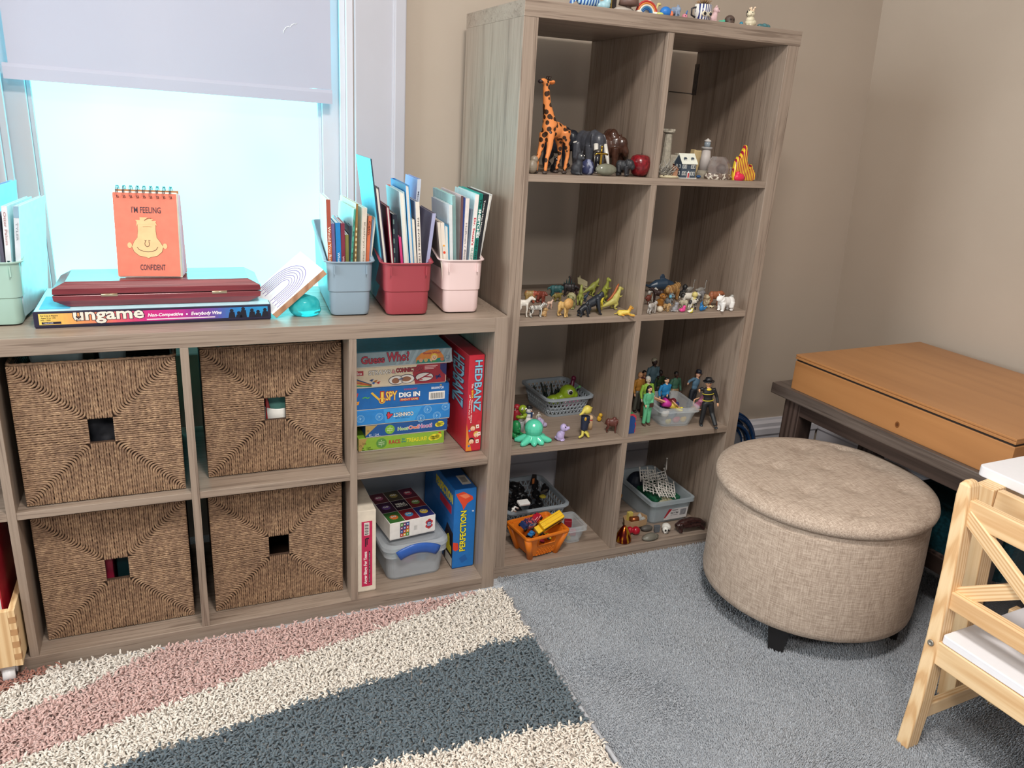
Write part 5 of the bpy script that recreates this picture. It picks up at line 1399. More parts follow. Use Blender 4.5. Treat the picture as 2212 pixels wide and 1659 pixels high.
P('stone', G().ell((-.008, 0, .005), (.026, .014, .006)), M('b4aaa0', .7), t); P('stalk', G().lathe([(.008, .004), (.006, .014), (.007, .02)], 12, (.004, 0, 0)), M('8a7468', .6), t); P('cap', G().lathe([(.003, .012), (.024, .016), (.022, .028), (.012, .038), (.002, .041)], 20, (.004, 0, 0)), M('6a5048', .5, var=.15), t)
p = topspot(1393); t = T('rainbow_arch', 'clay rainbow arch on a white cloud base on top of the bookcase', 'ornament', p, 0)
for i, c in enumerate(('c03c38', 'e08c48', 'eae6da', '3c78a8', '2c5c98')):
    r = .0275-.0042*i
    P('arc', G().tube([(r*math.cos(a), 0, .002+r*math.sin(a)) for a in [PI*k/16 for k in range(17)]], .0024, 8), M(c, .5), t, label=('red', 'orange', 'white', 'blue', 'dark blue')[i]+' band')
for x in (-.022, .024): P('cloud', G().ell((x, -.002, .004), (.009, .007, .005)), M('ece8dc', .6), t)
p = topspot(1410); p.y += .03; lump('white_shell', 'ribbed white shell behind the clay rainbow', 'shell', p, G().ell((0, 0, .018), (.012, .01, .02)), M('dedad4', .4))
p = topspot(1424); p.y += .035; lump('toy_giraffe', 'tiny pale yellow giraffe standing behind the clay rainbow', 'toy animal', p, quad(bl=.5, leg=.4, br=.12, neck=.5, na=75, hl=.2)[0].__class__() if False else G().ell((0, 0, .012), (.009, .006, .006)).tube([(-.006, 0, .012), (-.006, 0, 0)], .002).tube([(.005, 0, .012), (.005, 0, 0)], .002).tube([(.006, 0, .014), (.011, 0, .03)], .0028).ell((.014, 0, .031), (.006, .0035, .0035)), M('d8c88c', .5), .0008)
p = topspot(1417); p.y -= .012; lump('clay_chip', 'pale green and yellow clay scrap at the right foot of the rainbow', 'ornament', p, G().ell((0, 0, .004), (.009, .006, .004)), M('cfd878', .5))
p = topspot(1434); t = T('blue_beetle', 'bright blue domed clay beetle with orange face on top of the bookcase', 'ornament', p); blob('shell', G().ell((0, 0, .011), (.0145, .012, .0125)), M('2a78cc', .4), t); P('face', G().ell((.0125, -.004, .007), (.005, .008, .008)), M('e0784c', .5), t)
p = topspot(1457); critter('clay_elephant', 'blue grey clay elephant beside the blue beetle', 'figurine', (1447, 1468, 10, 29), HH, -60, quad(bl=.8, leg=.25, br=.26, neck=.1, hl=.5, hr=.2, lr=.1, ear=.2, muz=.35, hd=-70), M('8494ac', .5), y=TY, eyes=False)
p = topspot(1476); t = T('unicorn_horn', 'tiny pink clay creature with a blue horn on top of the bookcase', 'ornament', p); P('body', G().ell((0, 0, .006), (.007, .006, .007)), M('e08ca0', .5), t); P('horn', G().tube([(.003, 0, .010), (.006, 0, .021)], [.0028, .0008], 8), M('3c70b4', .4), t); P('eye', G().ell((-.002, -.0055, .008), .0012, None, 8, 6), M('1c1c1c', .3), t)
p = topspot(1514); t = T('owl_mug', 'white mug painted with a blue owl face and fluffy brown top', 'mug', p)
P('cup', G().lathe([(.014, 0), (.019, .004), (.021, .02), (.0205, .037), (.0185, .037), (.018, .006), (.002, .004)], 28), pat('stripes', 'e6e2dc', '2b3470', 55, .42, .3, (1, 1, .5)), t)
for s in (-1, 1):
    e = P('eye_ring', G().ell((s*.008, -.0185, .016), (.0062, .004, .0062)), M('d6c9b0', .4), t); P('pupil', G().ell((s*.008, -.0215, .016), (.0038, .002, .0038)), M('1c1c24', .2), e)
P('beak', G().tube([(0, -.0205, .019), (0, -.0235, .009)], [.003, .0012], 8), M('b8b09c', .4), t)
g = G(); rs = random.Random(2)
for i in range(90):
    a, b_ = rs.uniform(0, 6.28), rs.uniform(.1, 1.2); d = Vector((math.cos(a)*math.sin(b_), math.sin(a)*math.sin(b_), math.cos(b_))); g.tube([Vector((0, 0, .034))+d*.006, Vector((0, 0, .034))+d*rs.uniform(.016, .024)], [.0012, .0004], 4)
o_ = P('fluff', g, M('9c7c5c', .8), t); o_['kind'] = 'stuff'
P('handle', G().tube([(-.02, 0, .030), (-.032, 0, .026), (-.031, 0, .012), (-.021, 0, .008)], .0022, 8), M('2c2a30', .4), t)
critter('clay_mouse', 'pale pink clay mouse sitting beside the owl mug', 'figurine', (1527, 1553, 11, 38), HH, -25, sit(.26, .2, .45, .11), M('e4c0c4', .5), y=TY)
p = topspot(1557); lump('mint_lump', 'small mint green clay lump beside the brown gorilla head', 'ornament', p, G().ell((0, 0, .004), (.010, .007, .0045)).ell((.006, 0, .007), .004), M('54c0a0', .4))
p = topspot(1574); t = T('gorilla_head', 'dark brown carved gorilla head on top of the bookcase', 'figurine', p); blob('head', G().ell((0, 0, .010), (.0135, .011, .0125)).ell((0, -.006, .005), (.010, .006, .006)).ell((0, -.005, .015), (.010, .006, .004)), M('55443c', .5), t)
for s in (-1, 1): P('eye', G().ell((s*.0045, -.0112, .0115), .0016, None, 8, 6), M('1a1412', .3), t)
critter('clay_goat', 'cream clay goat with coral antlers and a black ear, near the right end on top', 'figurine', (1606, 1636, 22, 50), HH, -140, sit(.3, .21, .5, .06), M('e6dcc0', .5), y=TY, extra=lambda t, f, s, hc, hv, hr: (P('antler', G().tube([f(hc+Vector((-.02, .08, .15))), f(hc+Vector((.02, .16, .32))), f(hc+Vector((0, .2, .42)))], [.0028, .0026, .0018], 7).tube([f(hc+Vector((.02, .16, .32))), f(hc+Vector((.12, .20, .36)))], [.0024, .0016], 7), M('e8ceb4', .5), t), P('antler', G().tube([f(hc+Vector((-.02, -.02, .15))), f(hc+Vector((.03, .0, .40)))], [.003, .002], 7).tube([f(hc+Vector((.0, -.02, .28))), f(hc+Vector((.1, -.08, .34)))], [.0024, .0016], 7), M('e8ceb4', .5), t), P('ear', G().ell(f(hc+Vector((-.06, -.17, .06))), (.003, .004, .008)), M('22201f', .5), t)))
p = topspot(1600); lump('blue_bead', 'tiny teal blue clay bead left of the cream goat', 'ornament', p, G().ell((0, 0, .005), (.005, .005, .006)), M('2c86a4', .4))
p = topspot(1649); lump('teal_crystal', 'dark teal crystal cluster, last thing at the right end on top', 'crystal', p, G().ell((-.010, 0, .005), (.010, .008, .0065)).ell((.002, 0, .006), (.009, .008, .0075)).ell((.012, 0, .005), (.008, .007, .007)), M('4c7a80', .3, var=.25, sc=200), .0016, 1)
# ================================================================== row 4 left: giraffe and dark carvings
def gir():
    g = G()
    g.ell((0, 0, .56), (.17, .085, .105)).ell((-.12, 0, .58), (.10, .09, .12)).ell((.12, 0, .53), (.10, .085, .10))
    g.tube([(-.10, 0, .60), (-.14, 0, .72), (-.19, 0, .86), (-.22, 0, 1.02), (-.23, 0, 1.10)], [.105, .078, .055, .045, .044], 12)
    g.ell((-.23, 0, 1.12), (.055, .045, .05)).tube([(-.23, 0, 1.12), (-.30, 0, 1.145), (-.335, 0, 1.135)], [.045, .034, .026], 10)
    for s, dx in ((-1, .0), (1, -.03)):
        y = s*.06
        g.tube([(-.13+dx, y*.8, .52), (-.15+dx, y, .34), (-.19+dx*1.5, y, .18), (-.20+dx*1.6, y, .03)], [.062, .040, .027, .026], 9)
        g.tube([(.15+dx, y*.8, .55), (.20+dx*.4, y, .36), (.225+dx*.6, y, .24), (.19+dx, y, .03)], [.085, .042, .030, .026], 9)
        g.ell((-.215, y*.7, 1.135), (.02, .03, .012), Euler((s*.5, .0, 0)))
    g.tube([(.21, 0, .62), (.25, 0, .52), (.245, 0, .42)], [.015, .01, .012], 7)
    return g
gp = Y(1192, 372, .040); gp.z = F3+.0005; gm = dep_(gp)
gs = (Y(1167, 169, .052).z-F3)/1.18
t = T('toy_giraffe', 'tall orange toy giraffe with black spots and raised head', 'toy animal', gp, .42)
g = gir(); g.v = [(a*gs, b_*gs, c*gs) for a, b_, c in g.v]
blob('body', g, pat('spots', 'e08a4c', '3a2416', 74, .44, .4), t, .0026, 3)
for s, dx in ((-1, 0), (1, -.03)):
    for x, k in ((-.20+dx*1.6, 0), (.19+dx, 1)): P('hoof', G().ell(((x-.01)*gs, s*.06*gs, .018*gs), (.042*gs, .032*gs, .022*gs)), M('453c38', .5), t)
for s in (-1, 1):
    P('eye', G().ell((-.245*gs, s*.043*gs, 1.135*gs), .0026, None, 8, 6), M('181210', .2), t)
    P('horn', G().tube([(-.205*gs, s*.018*gs, 1.15*gs), (-.185*gs, s*.022*gs, 1.20*gs)], [.0026, .0032], 7), M('2a1c14', .5), t)
    P('ear', G().ell((-.175*gs, s*.055*gs, 1.13*gs), (.006, .0085, .0035), Euler((s*.4, 0, s*.5))), M('e08444', .45), t)
P('mouth', G().ell((-.347*gs, 0, 1.132*gs), (.0045, .006, .0045)), M('2a2024', .4), t)
def elephant(label, box, y, rz, c, tk, rough=.35):
    def ex(t, f, s, hc, hv, hr):
        for sg in (-1, 1):
            P('tusk', G().tube([f(hc+Vector((.12, sg*.17, -.06))), f(hc+Vector((.24, sg*.22, -.36))), f(hc+Vector((.40, sg*.20, -.62)))], [.0062, .0055, .002], 8), M('e4e0d8', .25), t)
            P('ear', G().ell(f(hc+Vector((-.08, sg*.22, .0))), (.10*s, .025*s, .17*s), Euler((0, 0, sg*.5))), M(c, rough, var=.2), t)
    g, hc, hv, hr = quad(bl=.95, leg=.32, br=.30, neck=.12, na=30, hl=.5, hr=.2, lr=.105, ear=0, muz=.55, hd=-60, tail=.3)
    g.tube([hc+Vector((.18, 0, -.12)), hc+Vector((.27, 0, -.40)), hc+Vector((.30, 0, -.66))], [.10, .07, .045], 9)
    return critter('elephant', label, 'figurine', box, F3, rz, (g, hc, hv, hr), M(c, rough, var=.2, sc=200), y=y, extra=ex, vox=.0024)
elephant('black carved elephant standing behind the orange giraffe', (1158, 1240, 272, 372), .215, -30, '22252e', 1)
elephant('dark grey elephant with long white tusks facing forward', (1243, 1287, 278, 370), .16, -75, '4a4c54', 1)
lump('tan_frog', 'tan pebble frog half hidden behind the left side panel', 'figurine', Y(1149, 372, .025)*1+Vector((0, 0, F3-Y(1149, 372, .025).z)), G().ell((0, 0, .016), (.013, .012, .016)).ell((.004, 0, .032), (.010, .009, .009)), M('8c8070', .4))
critter('black_cat', 'shiny black sitting cat between the legs of the giraffe', 'figurine', (1187, 1206, 336, 375), F3, -80, sit(.24, .16), M('17171b', .15), y=.075, eyes=False)
critter('black_rabbit', 'matt charcoal sitting cat with white eyes right of the giraffe', 'figurine', (1231, 1259, 324, 376), F3, -60, sit(.26, .19, .4, .12), M('2e3036', .55), y=.03, ec='e8e4da')
p = Y(1268, 374, .05); p.z = F3+.0004; solid('striped_dome', 'small navy dome striped with pale grooves', 'ornament', p, G().lathe([(.013, 0), (.0165, .006), (.0165, .018), (.013, .029), (.006, .035), (.001, .036)], 24), pat('stripes', '343a5c', '8c92ac', 75, .35, .4, (.2, .2, 1)))
p = Y(1296, 366, .07); p.z = F3+.0004; t = T('gold_sword', 'small gold sword standing on its point in front of the brown carving', 'ornament', p)
GOLD = M('d8b04c', .2, 1.0)
P('blade', G().box(-.0028, -.001, .0, .0028, .001, .048), GOLD, t); P('guard', G().tube([(-.017, 0, .045), (-.012, 0, .049), (.012, 0, .049), (.018, 0, .047)], .0024, 8), GOLD, t); P('grip', G().tube([(0, 0, .049), (0, 0, .062)], .0022, 8).ell((0, 0, .065), .0034), GOLD, t)
p = Y(1289, 362, .10); p.z = F3+.0004; t = T('hourglass', 'little dark framed glass lantern behind the gold sword', 'ornament', p)
P('base', G().lathe([(.013, 0), (.013, .004)], 8), M('6c6660', .3, .6), t); P('lantern_top', G().lathe([(.013, .05), (.010, .056), (.002, .058)], 8), M('6c6660', .3, .6), t)
for k in range(4): P('upright', G().tube([(.011*math.cos(PI/2*k+.4), .011*math.sin(PI/2*k+.4), .003), (.011*math.cos(PI/2*k+.4), .011*math.sin(PI/2*k+.4), .051)], .0012, 6), M('8c8880', .3, .8), t)
P('core', G().lathe([(.008, .004), (.008, .05)], 12), M('2a2a34', .2), t)
def carving():
    g, hc, hv, hr = quad(bl=1.0, leg=.30, br=.30, neck=.12, na=10, hl=.34, hr=.17, lr=.10, hump=.2, ear=.1, hd=-50, muz=.7)
    g.tube([(.3, .2, .5), (.5, .3, .3), (.62, .3, .08)], [.16, .13, .09], 9).ell((.68, .3, .06), (.13, .1, .07)).ell((-.1, -.2, .62), (.3, .1, .2)).ell((.1, .1, .9), (.25, .2, .12))
    return g, hc, hv, hr
critter('carved_boar', 'large glossy brown wooden carved beast at the back of the giraffe cell', 'figurine', (1277, 1334, 277, 366), F3, -35, carving(), M('4a3026', .22, var=.3, sc=90), y=.15, vox=.0022, smooth=2)
critter('black_dog', 'small black dog sitting behind the brown carved beast', 'figurine', (1340, 1358, 305, 372), F3, -40, sit(.22, .17, .5, .12), M('1e1a1c', .3), y=.20, eyes=False)
p = Y(1308, 378, .022); p.z = F3+.0004; lump('stone_egg', 'smooth grey green pointed stone lying on its side at the shelf front', 'stone', p, G().ell((0, 0, .0145), (.0285, .0145, .0145)), M('757566', .18, var=.1), .0016, 8, -.05)
g, hc, hv, hr = quad(bl=.8, leg=.25, br=.27, neck=.1, na=10, hl=.3, hr=.24, lr=.11, ear=.1, hd=-30, muz=.7)
critter('black_turtle', 'matt black toy calf with white eyes beside the red apple', 'figurine', (1324, 1364, 341, 380), F3, -45, (g, hc, hv, hr), M('26262a', .5), y=.03, ec='e6e4dc')
def apple():
    k = NT('glazed_red_apple'); q = k.noise(k.coord(), 120, 3); k.base(k.ramp(q, [(.35, rgb((92, 14, 22))), (.6, rgb((132, 26, 34))), (.75, rgb((150, 44, 48)))])); k.set(Roughness=.22); return k.m
p = Y(1380, 381, .040); p.z = F3+.0004; t = T('ceramic_apple', 'glazed dark red apple at the right of the giraffe cell', 'ornament', p)
P('fruit', G().lathe([(.001, .004), (.012, .001), (.021, .008), (.0262, .024), (.0262, .036), (.021, .048), (.012, .052), (.004, .049), (.001, .045)], 32), apple(), t); P('stalk', G().tube([(0, 0, .045), (.002, 0, .056)], .0012, 6), M('3a241c', .5), t)
# ================================================================== row 4 right: little buildings
def atY(u, y, z): q = Y(u, 380, y); q.z = z+.0004; return q
STN = M('b4ac9c', .75, var=.18, sc=140)
p = atY(1434, .15, F3); t = T('castle_tower', 'pale stone ruined tower with a low wall at the back left', 'model building', p)
hT = Y(1434, 278, .15).z-F3
tw = G()
for i in range(9):
    z0_, z1_ = hT*.9*i/9, hT*.9*(i+1)/9-.0008; r_ = .0145-.0006*i
    tw.lathe([(r_, z0_), (r_, z1_), (r_-.0008, z1_+.0006)], 10, (0, 0, 0), smooth=False)
P('tower', tw, STN, t); g = G().lathe([(.011, hT*.9), (.016, hT*.93), (.016, hT*.96), (.0135, hT*.96)], 12, smooth=False)
for k in range(6): g.box(-.004, .010, hT*.96, .004, .016, hT, Matrix.Rotation(PI/3*k, 4, 'Z'))
P('battlement', g, STN, t); P('wall', G().box(.008, -.005, 0, .040, .006, hT*.44).box(.030, -.006, hT*.44, .040, .007, hT*.48), STN, t, bevel=.001)
p = atY(1442, .028, F3); t = T('twig_hut', 'tiny brown hut on a heap of silver twigs at the front left of the cell', 'model building', p)
g = G(); rs = random.Random(9)
for i in range(46):
    a = Vector((rs.uniform(-.026, .014), rs.uniform(-.008, .012), rs.uniform(.004, .02))); d = Vector((rs.uniform(-.02, .02), rs.uniform(-.01, .01), rs.uniform(.004, .03))); g.tube([a, a+d*.6, a+d], [.0013, .0011, .0005], 5)
o_ = P('twigs', g, M('a8a49c', .4, .3), t); o_['kind'] = 'stuff'
P('base', G().lathe([(.026, 0), (.028, .003), (.024, .006)], 18, (.004, 0, 0), sx=1.0, sy=.5), M('cfc4a4', .6), t)
h_ = P('hut', G().box(.010, -.010, .005, .022, .002, .020), M('a4785c', .6), t); P('hut_roof', G().prism([(-.009, 0), (.009, 0), (0, .010)], (.016, .004, .020), (1, 0, 0), (0, 0, 1), .015), M('8c6048', .6), h_)
# slate house
p = atY(1486, .020, F3); hx, hd_, hh_ = .046, .030, .0385
t = T('toy_house', 'slate blue toy house with white roof and red door', 'model building', p, .10)
P('walls', G().box(-hx/2, 0, .002, hx/2, hd_, hh_).prism([(0, hh_), (hd_, hh_), (hd_/2, hh_+.020)], (-hx/2, 0, 0), (0, 1, 0), (0, 0, 1), hx), M('3c4856', .5), t)
P('base', G().box(-hx/2-.003, -.003, 0, hx/2+.003, hd_+.002, .002), M('dcdcd8', .4), t)
sl_ = Vector((0, hd_/2+.003, .0225)); g = G()
P('roof', G().hexa([Vector((-hx/2-.002, -.003, hh_-.0035)), Vector((hx/2+.002, -.003, hh_-.0035)), Vector((hx/2+.002, hd_/2, hh_+.020)), Vector((-hx/2-.002, hd_/2, hh_+.020))], [Vector((-hx/2-.002, -.003, hh_-.0015)), Vector((hx/2+.002, -.003, hh_-.0015)), Vector((hx/2+.002, hd_/2, hh_+.022)), Vector((-hx/2-.002, hd_/2, hh_+.022))]).hexa([Vector((-hx/2-.002, hd_/2, hh_+.020)), Vector((hx/2+.002, hd_/2, hh_+.020)), Vector((hx/2+.002, hd_+.003, hh_-.0035)), Vector((-hx/2-.002, hd_+.003, hh_-.0035))], [Vector((-hx/2-.002, hd_/2, hh_+.022)), Vector((hx/2+.002, hd_/2, hh_+.022)), Vector((hx/2+.002, hd_+.003, hh_-.0015)), Vector((-hx/2-.002, hd_+.003, hh_-.0015))]), M('e4e6da', .5), t)
for x in (-.012, .011): d_ = P('dormer', G().box(x-.003, .002, hh_+.001, x+.003, .012, hh_+.009).prism([(-.0042, 0), (.0042, 0), (0, .004)], (x, .013, hh_+.009), (1, 0, 0), (0, 0, 1), .013), M('3c4856', .5), t); P('dormer_window', G().box(x-.002, .0012, hh_+.002, x+.002, .002, hh_+.008), M('dfe0dc', .4), d_)
for z_ in (.008, .0245):
    for x in (-.0175, -.0105, .0095, .0165):
        w_ = P('window', G().box(x-.0028, -.0008, z_, x+.0028, .0002, z_+.009), M('e0e2de', .4), t); P('panes', G().box(x-.0017, -.0011, z_+.0012, x-.0003, -.0008, z_+.0078).box(x+.0003, -.0011, z_+.0012, x+.0017, -.0008, z_+.0078), M('2c3440', .3), w_)
for z_ in (.008, .0245):
    for y_ in (.008, .020): w_ = P('window', G().box(-hx/2-.0008, y_-.0025, z_, -hx/2+.0002, y_+.0025, z_+.009), M('e0e2de', .4), t); P('panes', G().box(-hx/2-.0011, y_-.0015, z_+.0012, -hx/2-.0008, y_+.0015, z_+.0078), M('2c3440', .3), w_)
dr = P('door', G().box(-.0026, -.0010, .002, .0026, .0002, .0135), M('b82c38', .4), t); P('door_frame', G().box(-.0038, -.0012, .002, -.0026, .0002, .0145).box(.0026, -.0012, .002, .0038, .0002, .0145).prism([(-.0045, 0), (.0045, 0), (0, .005)], (0, .0002, .0135), (1, 0, 0), (0, 0, 1), .0014), M('e4e4e0', .4), dr)
p = atY(1462, .10, F3); g = G()
for i in range(5): g.box(-.012+.005*i, -.008, 0, -.007+.005*i, .008, .030+.007*i)
solid('brick_steps', 'dark brown model stairs behind the slate house', 'model building', p, g, M('5c3228', .6, var=.3, sc=200), 0, .0005)
p = atY(1496, .14, F3); solid('cream_block', 'cream coloured sloping block behind the slate house roof', 'toy block', p, G().prism([(-.014, 0), (.014, 0), (.013, .066), (.002, .064), (-.010, .068)], (0, .01, 0), (1, 0, 0), (0, 0, 1), .02), M('d4bc8c', .6), 0, .002)
# lighthouse
p = atY(1519, .085, F3); hL = Y(1523, 299, .085).z-F3; t = T('model_lighthouse', 'white model lighthouse between the slate house and the crystal', 'model building', p)
P('rock_base', G().lathe([(.020, 0), (.020, .010), (.017, .018), (.014, .019)], 14, smooth=False), M('9c9484', .7, var=.2), t)
P('tower', G().lathe([(.0165, .018), (.0105, hL*.72), (.0098, hL*.72)], 24), M('c4bcb8', .5), t)
P('gallery', G().lathe([(.010, hL*.72), (.0145, hL*.735), (.0145, hL*.775), (.012, hL*.785), (.008, hL*.785)], 20), M('a8a4a2', .5), t)
P('lamp_room', G().lathe([(.0082, hL*.785), (.0082, hL*.92)], 16), M('8c96a0', .3), t); P('dome', G().lathe([(.0098, hL*.92), (.008, hL*.955), (.003, hL*.98), (.0015, hL)], 18), M('cac4c0', .5), t)
P('annex', G().box(.012, -.006, .004, .026, .008, hL*.40), M('b4aca4', .6), t)
p = atY(1509, .045, F3); lump('blue_scrap', 'tiny blue boat beside the slate house corner', 'toy', p, G().ell((0, 0, .004), (.007, .005, .004)), M('2c5484', .4))
# crystal on stone
def crystal():
    k = NT('clear_quartz'); q = k.noise(k.coord(), 70, 3); k.base(k.ramp(q, [(.4, rgb((188, 172, 168))), (.7, rgb((216, 208, 204)))])); k.set(Roughness=.08)
    k.b.inputs['Transmission Weight'].default_value = .75; k.b.inputs['IOR'].default_value = 1.25; return k.m
p = atY(1551, .036, F3); t = T('quartz_dome', 'faceted clear crystal with a dark core on a speckled stone base', 'crystal', p)
P('stone_base', G().lathe([(.038, 0), (.041, .006), (.036, .014), (.02, .017)], 11, sx=1, sy=.62, smooth=False), pat('patch', '6c5a50', 'd8cfc0', 140, .55, .4), t)
P('crystal', G().loft([[Vector((a*s_+dx, b_*s_*.62, z_)) for a, b_ in ((-.036, -.008), (-.024, -.03), (.016, -.032), (.036, -.014), (.034, .018), (.008, .034), (-.026, .024))] for s_, z_, dx in ((.92, .010, 0), (1.0, .028, -.001), (.80, .045, -.004), (.50, .056, -.007))]), crystal(), t)
P('core', G().ell((.0, -.006, .026), (.016, .008, .012), None, 8, 6), M('3c1e1e', .3), t)
# flame
p = atY(1606, .024, F3); hF = Y(1600, 313, .024).z-F3; t = T('flame_ornament', 'red and yellow striped flame sculpture at the right end', 'ornament', p)
fl_ = [(-.034, 0), (-.036, .3), (-.033, .52), (-.028, .66), (-.022, .62), (-.016, .8), (-.009, 1.0), (-.003, .82), (-.002, .62), (.006, .42), (.010, .30), (.018, .46), (.022, .36), (.030, .26), (.035, .14), (.033, .03), (.026, 0)]
def flame():
    g = G(); A = [Vector((a, 0, b_*hF)) for a, b_ in fl_]
    g.loft([[Vector((p_.x*.92, .008, p_.z*.97)) for p_ in A], [Vector((p_.x, .004, p_.z)) for p_ in A], [Vector((p_.x, -.004, p_.z)) for p_ in A], [Vector((p_.x*.92, -.008, p_.z*.97)) for p_ in A]]); return g
P('flames', flame(), pat('stripes', 'e8c234', 'a01c34', 60, .46, .25, (1, 1, .35)), t)
P('tip', G().tube([(-.0095, 0, hF*.82), (-.009, 0, hF*1.0)], [.0055, .001], 8), M('a81c3c', .3), t)
P('ember', G().ell((-.020, -.010, .007), (.016, .008, .011)).ell((-.026, -.010, .014), (.006, .006, .009)), M('d8284c', .35), t)
# ================================================================== row 3 left: wild animals and dinosaurs
C = critter
hz = lambda c1, c2, sc=60, th=.5: pat('stripes', c1, c2, sc, th)
C('toy_horse', 'white toy donkey half hidden behind the left side panel', 'toy animal', (1119, 1139, 637, 685), F2, -20, quad(bl=.7, leg=.5, br=.16, neck=.3, hl=.3), M('dcd6cc', .45), group=GA)
C('toy_zebra', 'black and white striped toy zebra at the shelf front', 'toy animal', (1136, 1178, 653, 686), F2, 0, quad(bl=.95, leg=.48, br=.17, neck=.24, na=52, hl=.26), pat('stripes', 'e2ded6', '22201f', 92, .48, .45), group=GA)
C('toy_bear', 'tan and rust toy bear at the back left', 'toy animal', (1128, 1160, 627, 654), F2, -25, quad(bl=.95, leg=.3, br=.27, neck=.1, na=15, hl=.3, hr=.16, lr=.1, tail=0), pat('patch', 'a08450', 'a4503c', 22, .5), group=GA)
C('toy_bear', 'reddish brown toy bear standing behind the little fawn', 'toy animal', (1156, 1179, 628, 655), F2, -50, quad(bl=.85, leg=.34, br=.26, neck=.1, na=20, hl=.3, hr=.15, lr=.1, tail=0), M('7c3a2c', .5), group=GA)
C('toy_chipmunk', 'small tan crouching toy chipmunk under the head of the zebra', 'toy animal', (1162, 1183, 663, 683), F2, -30, sit(.3, .2, .5, .08), M('b08c5c', .5), group=GA)
C('toy_fawn', 'tiny pale fawn with rust patches behind the zebra', 'toy animal', (1178, 1195, 646, 669), F2, 0, quad(bl=.7, leg=.5, br=.14, neck=.22, na=65, hl=.22, lr=.045), pat('patch', 'd8b8a4', 'a8503c', 70, .55), group=GA)
def plated(t, f, s, hc, hv, hr, c='2c5454', n=6, x0=-.45, x1=.35, z=.62, hgt=.30):
    for i in range(n):
        x = x0+(x1-x0)*i/(n-1); k = 1-abs(2*i/(n-1)-1)*.55
        P('plate', G().prism([(-.07, 0), (.07, 0), (.03, hgt*k*.7), (0, hgt*k)], f(Vector((x, .012, z-.10*abs(x)))), (s, 0, 0), (0, 0, s), .0016), M(c, .5), t)
C('toy_dinosaur', 'teal spiky armoured toy dinosaur at the back', 'toy dinosaur', (1184, 1217, 616, 640), F2, -15, quad(bl=1.1, leg=.2, br=.24, neck=.1, na=0, hl=.3, hr=.13, lr=.09, ear=0, tail=.6, ta=-20, tr=.05), M('2c5a5c', .5, var=.2), group=GD, extra=lambda *a: plated(*a, c='1c4448', n=5, z=.58, hgt=.18))
C('toy_dinosaur', 'small olive toy dinosaur with a red frilled back', 'toy dinosaur', (1191, 1216, 633, 652), F2, 10, quad(bl=1.0, leg=.28, br=.2, neck=.14, na=25, hl=.3, ear=0, tail=.6, ta=-30, tr=.05), M('7c7038', .5), group=GD, extra=lambda *a: plated(*a, c='a8442c', n=4, z=.60, hgt=.16))
C('toy_dinosaur', 'black brown toy dinosaur with a tall dark green sail fin', 'toy dinosaur', (1216, 1240, 612, 641), F2, -30, quad(bl=.95, leg=.26, br=.24, neck=.12, na=5, hl=.3, ear=0, tail=.5, ta=-30, tr=.05), M('241e20', .5), group=GD, extra=lambda *a: plated(*a, c='163434', n=5, z=.60, hgt=.62))
C('toy_dinosaur', 'dark brown long necked toy dinosaur behind the walking green one', 'toy dinosaur', (1226, 1252, 597, 640), F2, 150, quad(bl=.7, leg=.24, br=.2, neck=.62, na=80, hl=.2, hr=.07, ear=0, tail=.5, ta=-35, tr=.05), M('3a2626', .5), group=GD)
C('toy_dinosaur', 'beige winged toy reptile at the back of the dinosaurs', 'toy dinosaur', (1244, 1272, 596, 632), F2, 140, biped(neck=.3, na=70, arm=.1, crest=.10), M('a69c78', .5), group=GD, extra=lambda t, f, s, hc, hv, hr: P('wing', G().prism([(-.3, .0), (.3, .1), (.35, .5), (0, .42), (-.28, .30)], f(Vector((.0, .14, .42))), (s, 0, 0), (0, 0, s), .002), M('b4aa88', .5), t))
C('toy_lion', 'tan toy lion walking forward at the shelf front', 'toy animal', (1201, 1229, 647, 685), F2, -60, quad(bl=.9, leg=.42, br=.2, neck=.16, na=40, hl=.24, hr=.15, lr=.075, ear=.05), M('c09a5c', .5), group=GA, extra=mane('b88c50', 2.0, -.1))
C('toy_baboon', 'pale green grey toy baboon sitting behind the lion', 'toy animal', (1217, 1249, 634, 666), F2, -125, sit(.25, .19, .5, .05), M('8c8c60', .5), group=GA, extra=mane('a09a74', 1.6))
C('toy_dinosaur', 'olive green crested toy dinosaur leaning far forward with open arms', 'toy dinosaur', (1252, 1303, 593, 640), F2, 5, biped(neck=.42, na=45, lean=28, arm=.16, crest=.09, tail=.8), M('8c9040', .5), group=GD)
C('toy_dinosaur', 'small green long necked toy dinosaur beside the baboon', 'toy dinosaur', (1241, 1263, 619, 658), F2, 60, quad(bl=.6, leg=.4, br=.17, neck=.5, na=75, hl=.2, hr=.07, ear=0, tail=.4, tr=.04), M('8e9448', .5), group=GD)
C('toy_dinosaur', 'dark blue toy dinosaur glimpsed behind the gorilla', 'toy dinosaur', (1254, 1272, 630, 652), F2, 0, biped(tail=.5), M('26364a', .5), group=GD)
C('toy_gorilla', 'large black toy gorilla leaning on its knuckles', 'toy animal', (1260, 1299, 629, 677), F2, -20, ape(), M('22262e', .45, var=.2), group=GA)
C('toy_gorilla', 'small black toy gorilla on all fours in front of the large one', 'toy animal', (1243, 1271, 652, 684), F2, 10, ape(), M('1c2028', .4, var=.2), group=GA)
C('toy_dinosaur', 'green upright toy dinosaur facing forward near the divider', 'toy dinosaur', (1287, 1318, 599, 655), F2, -62, biped(neck=.30, na=82, lean=62, arm=.14, tail=.55), M('949a3e', .5), group=GD)
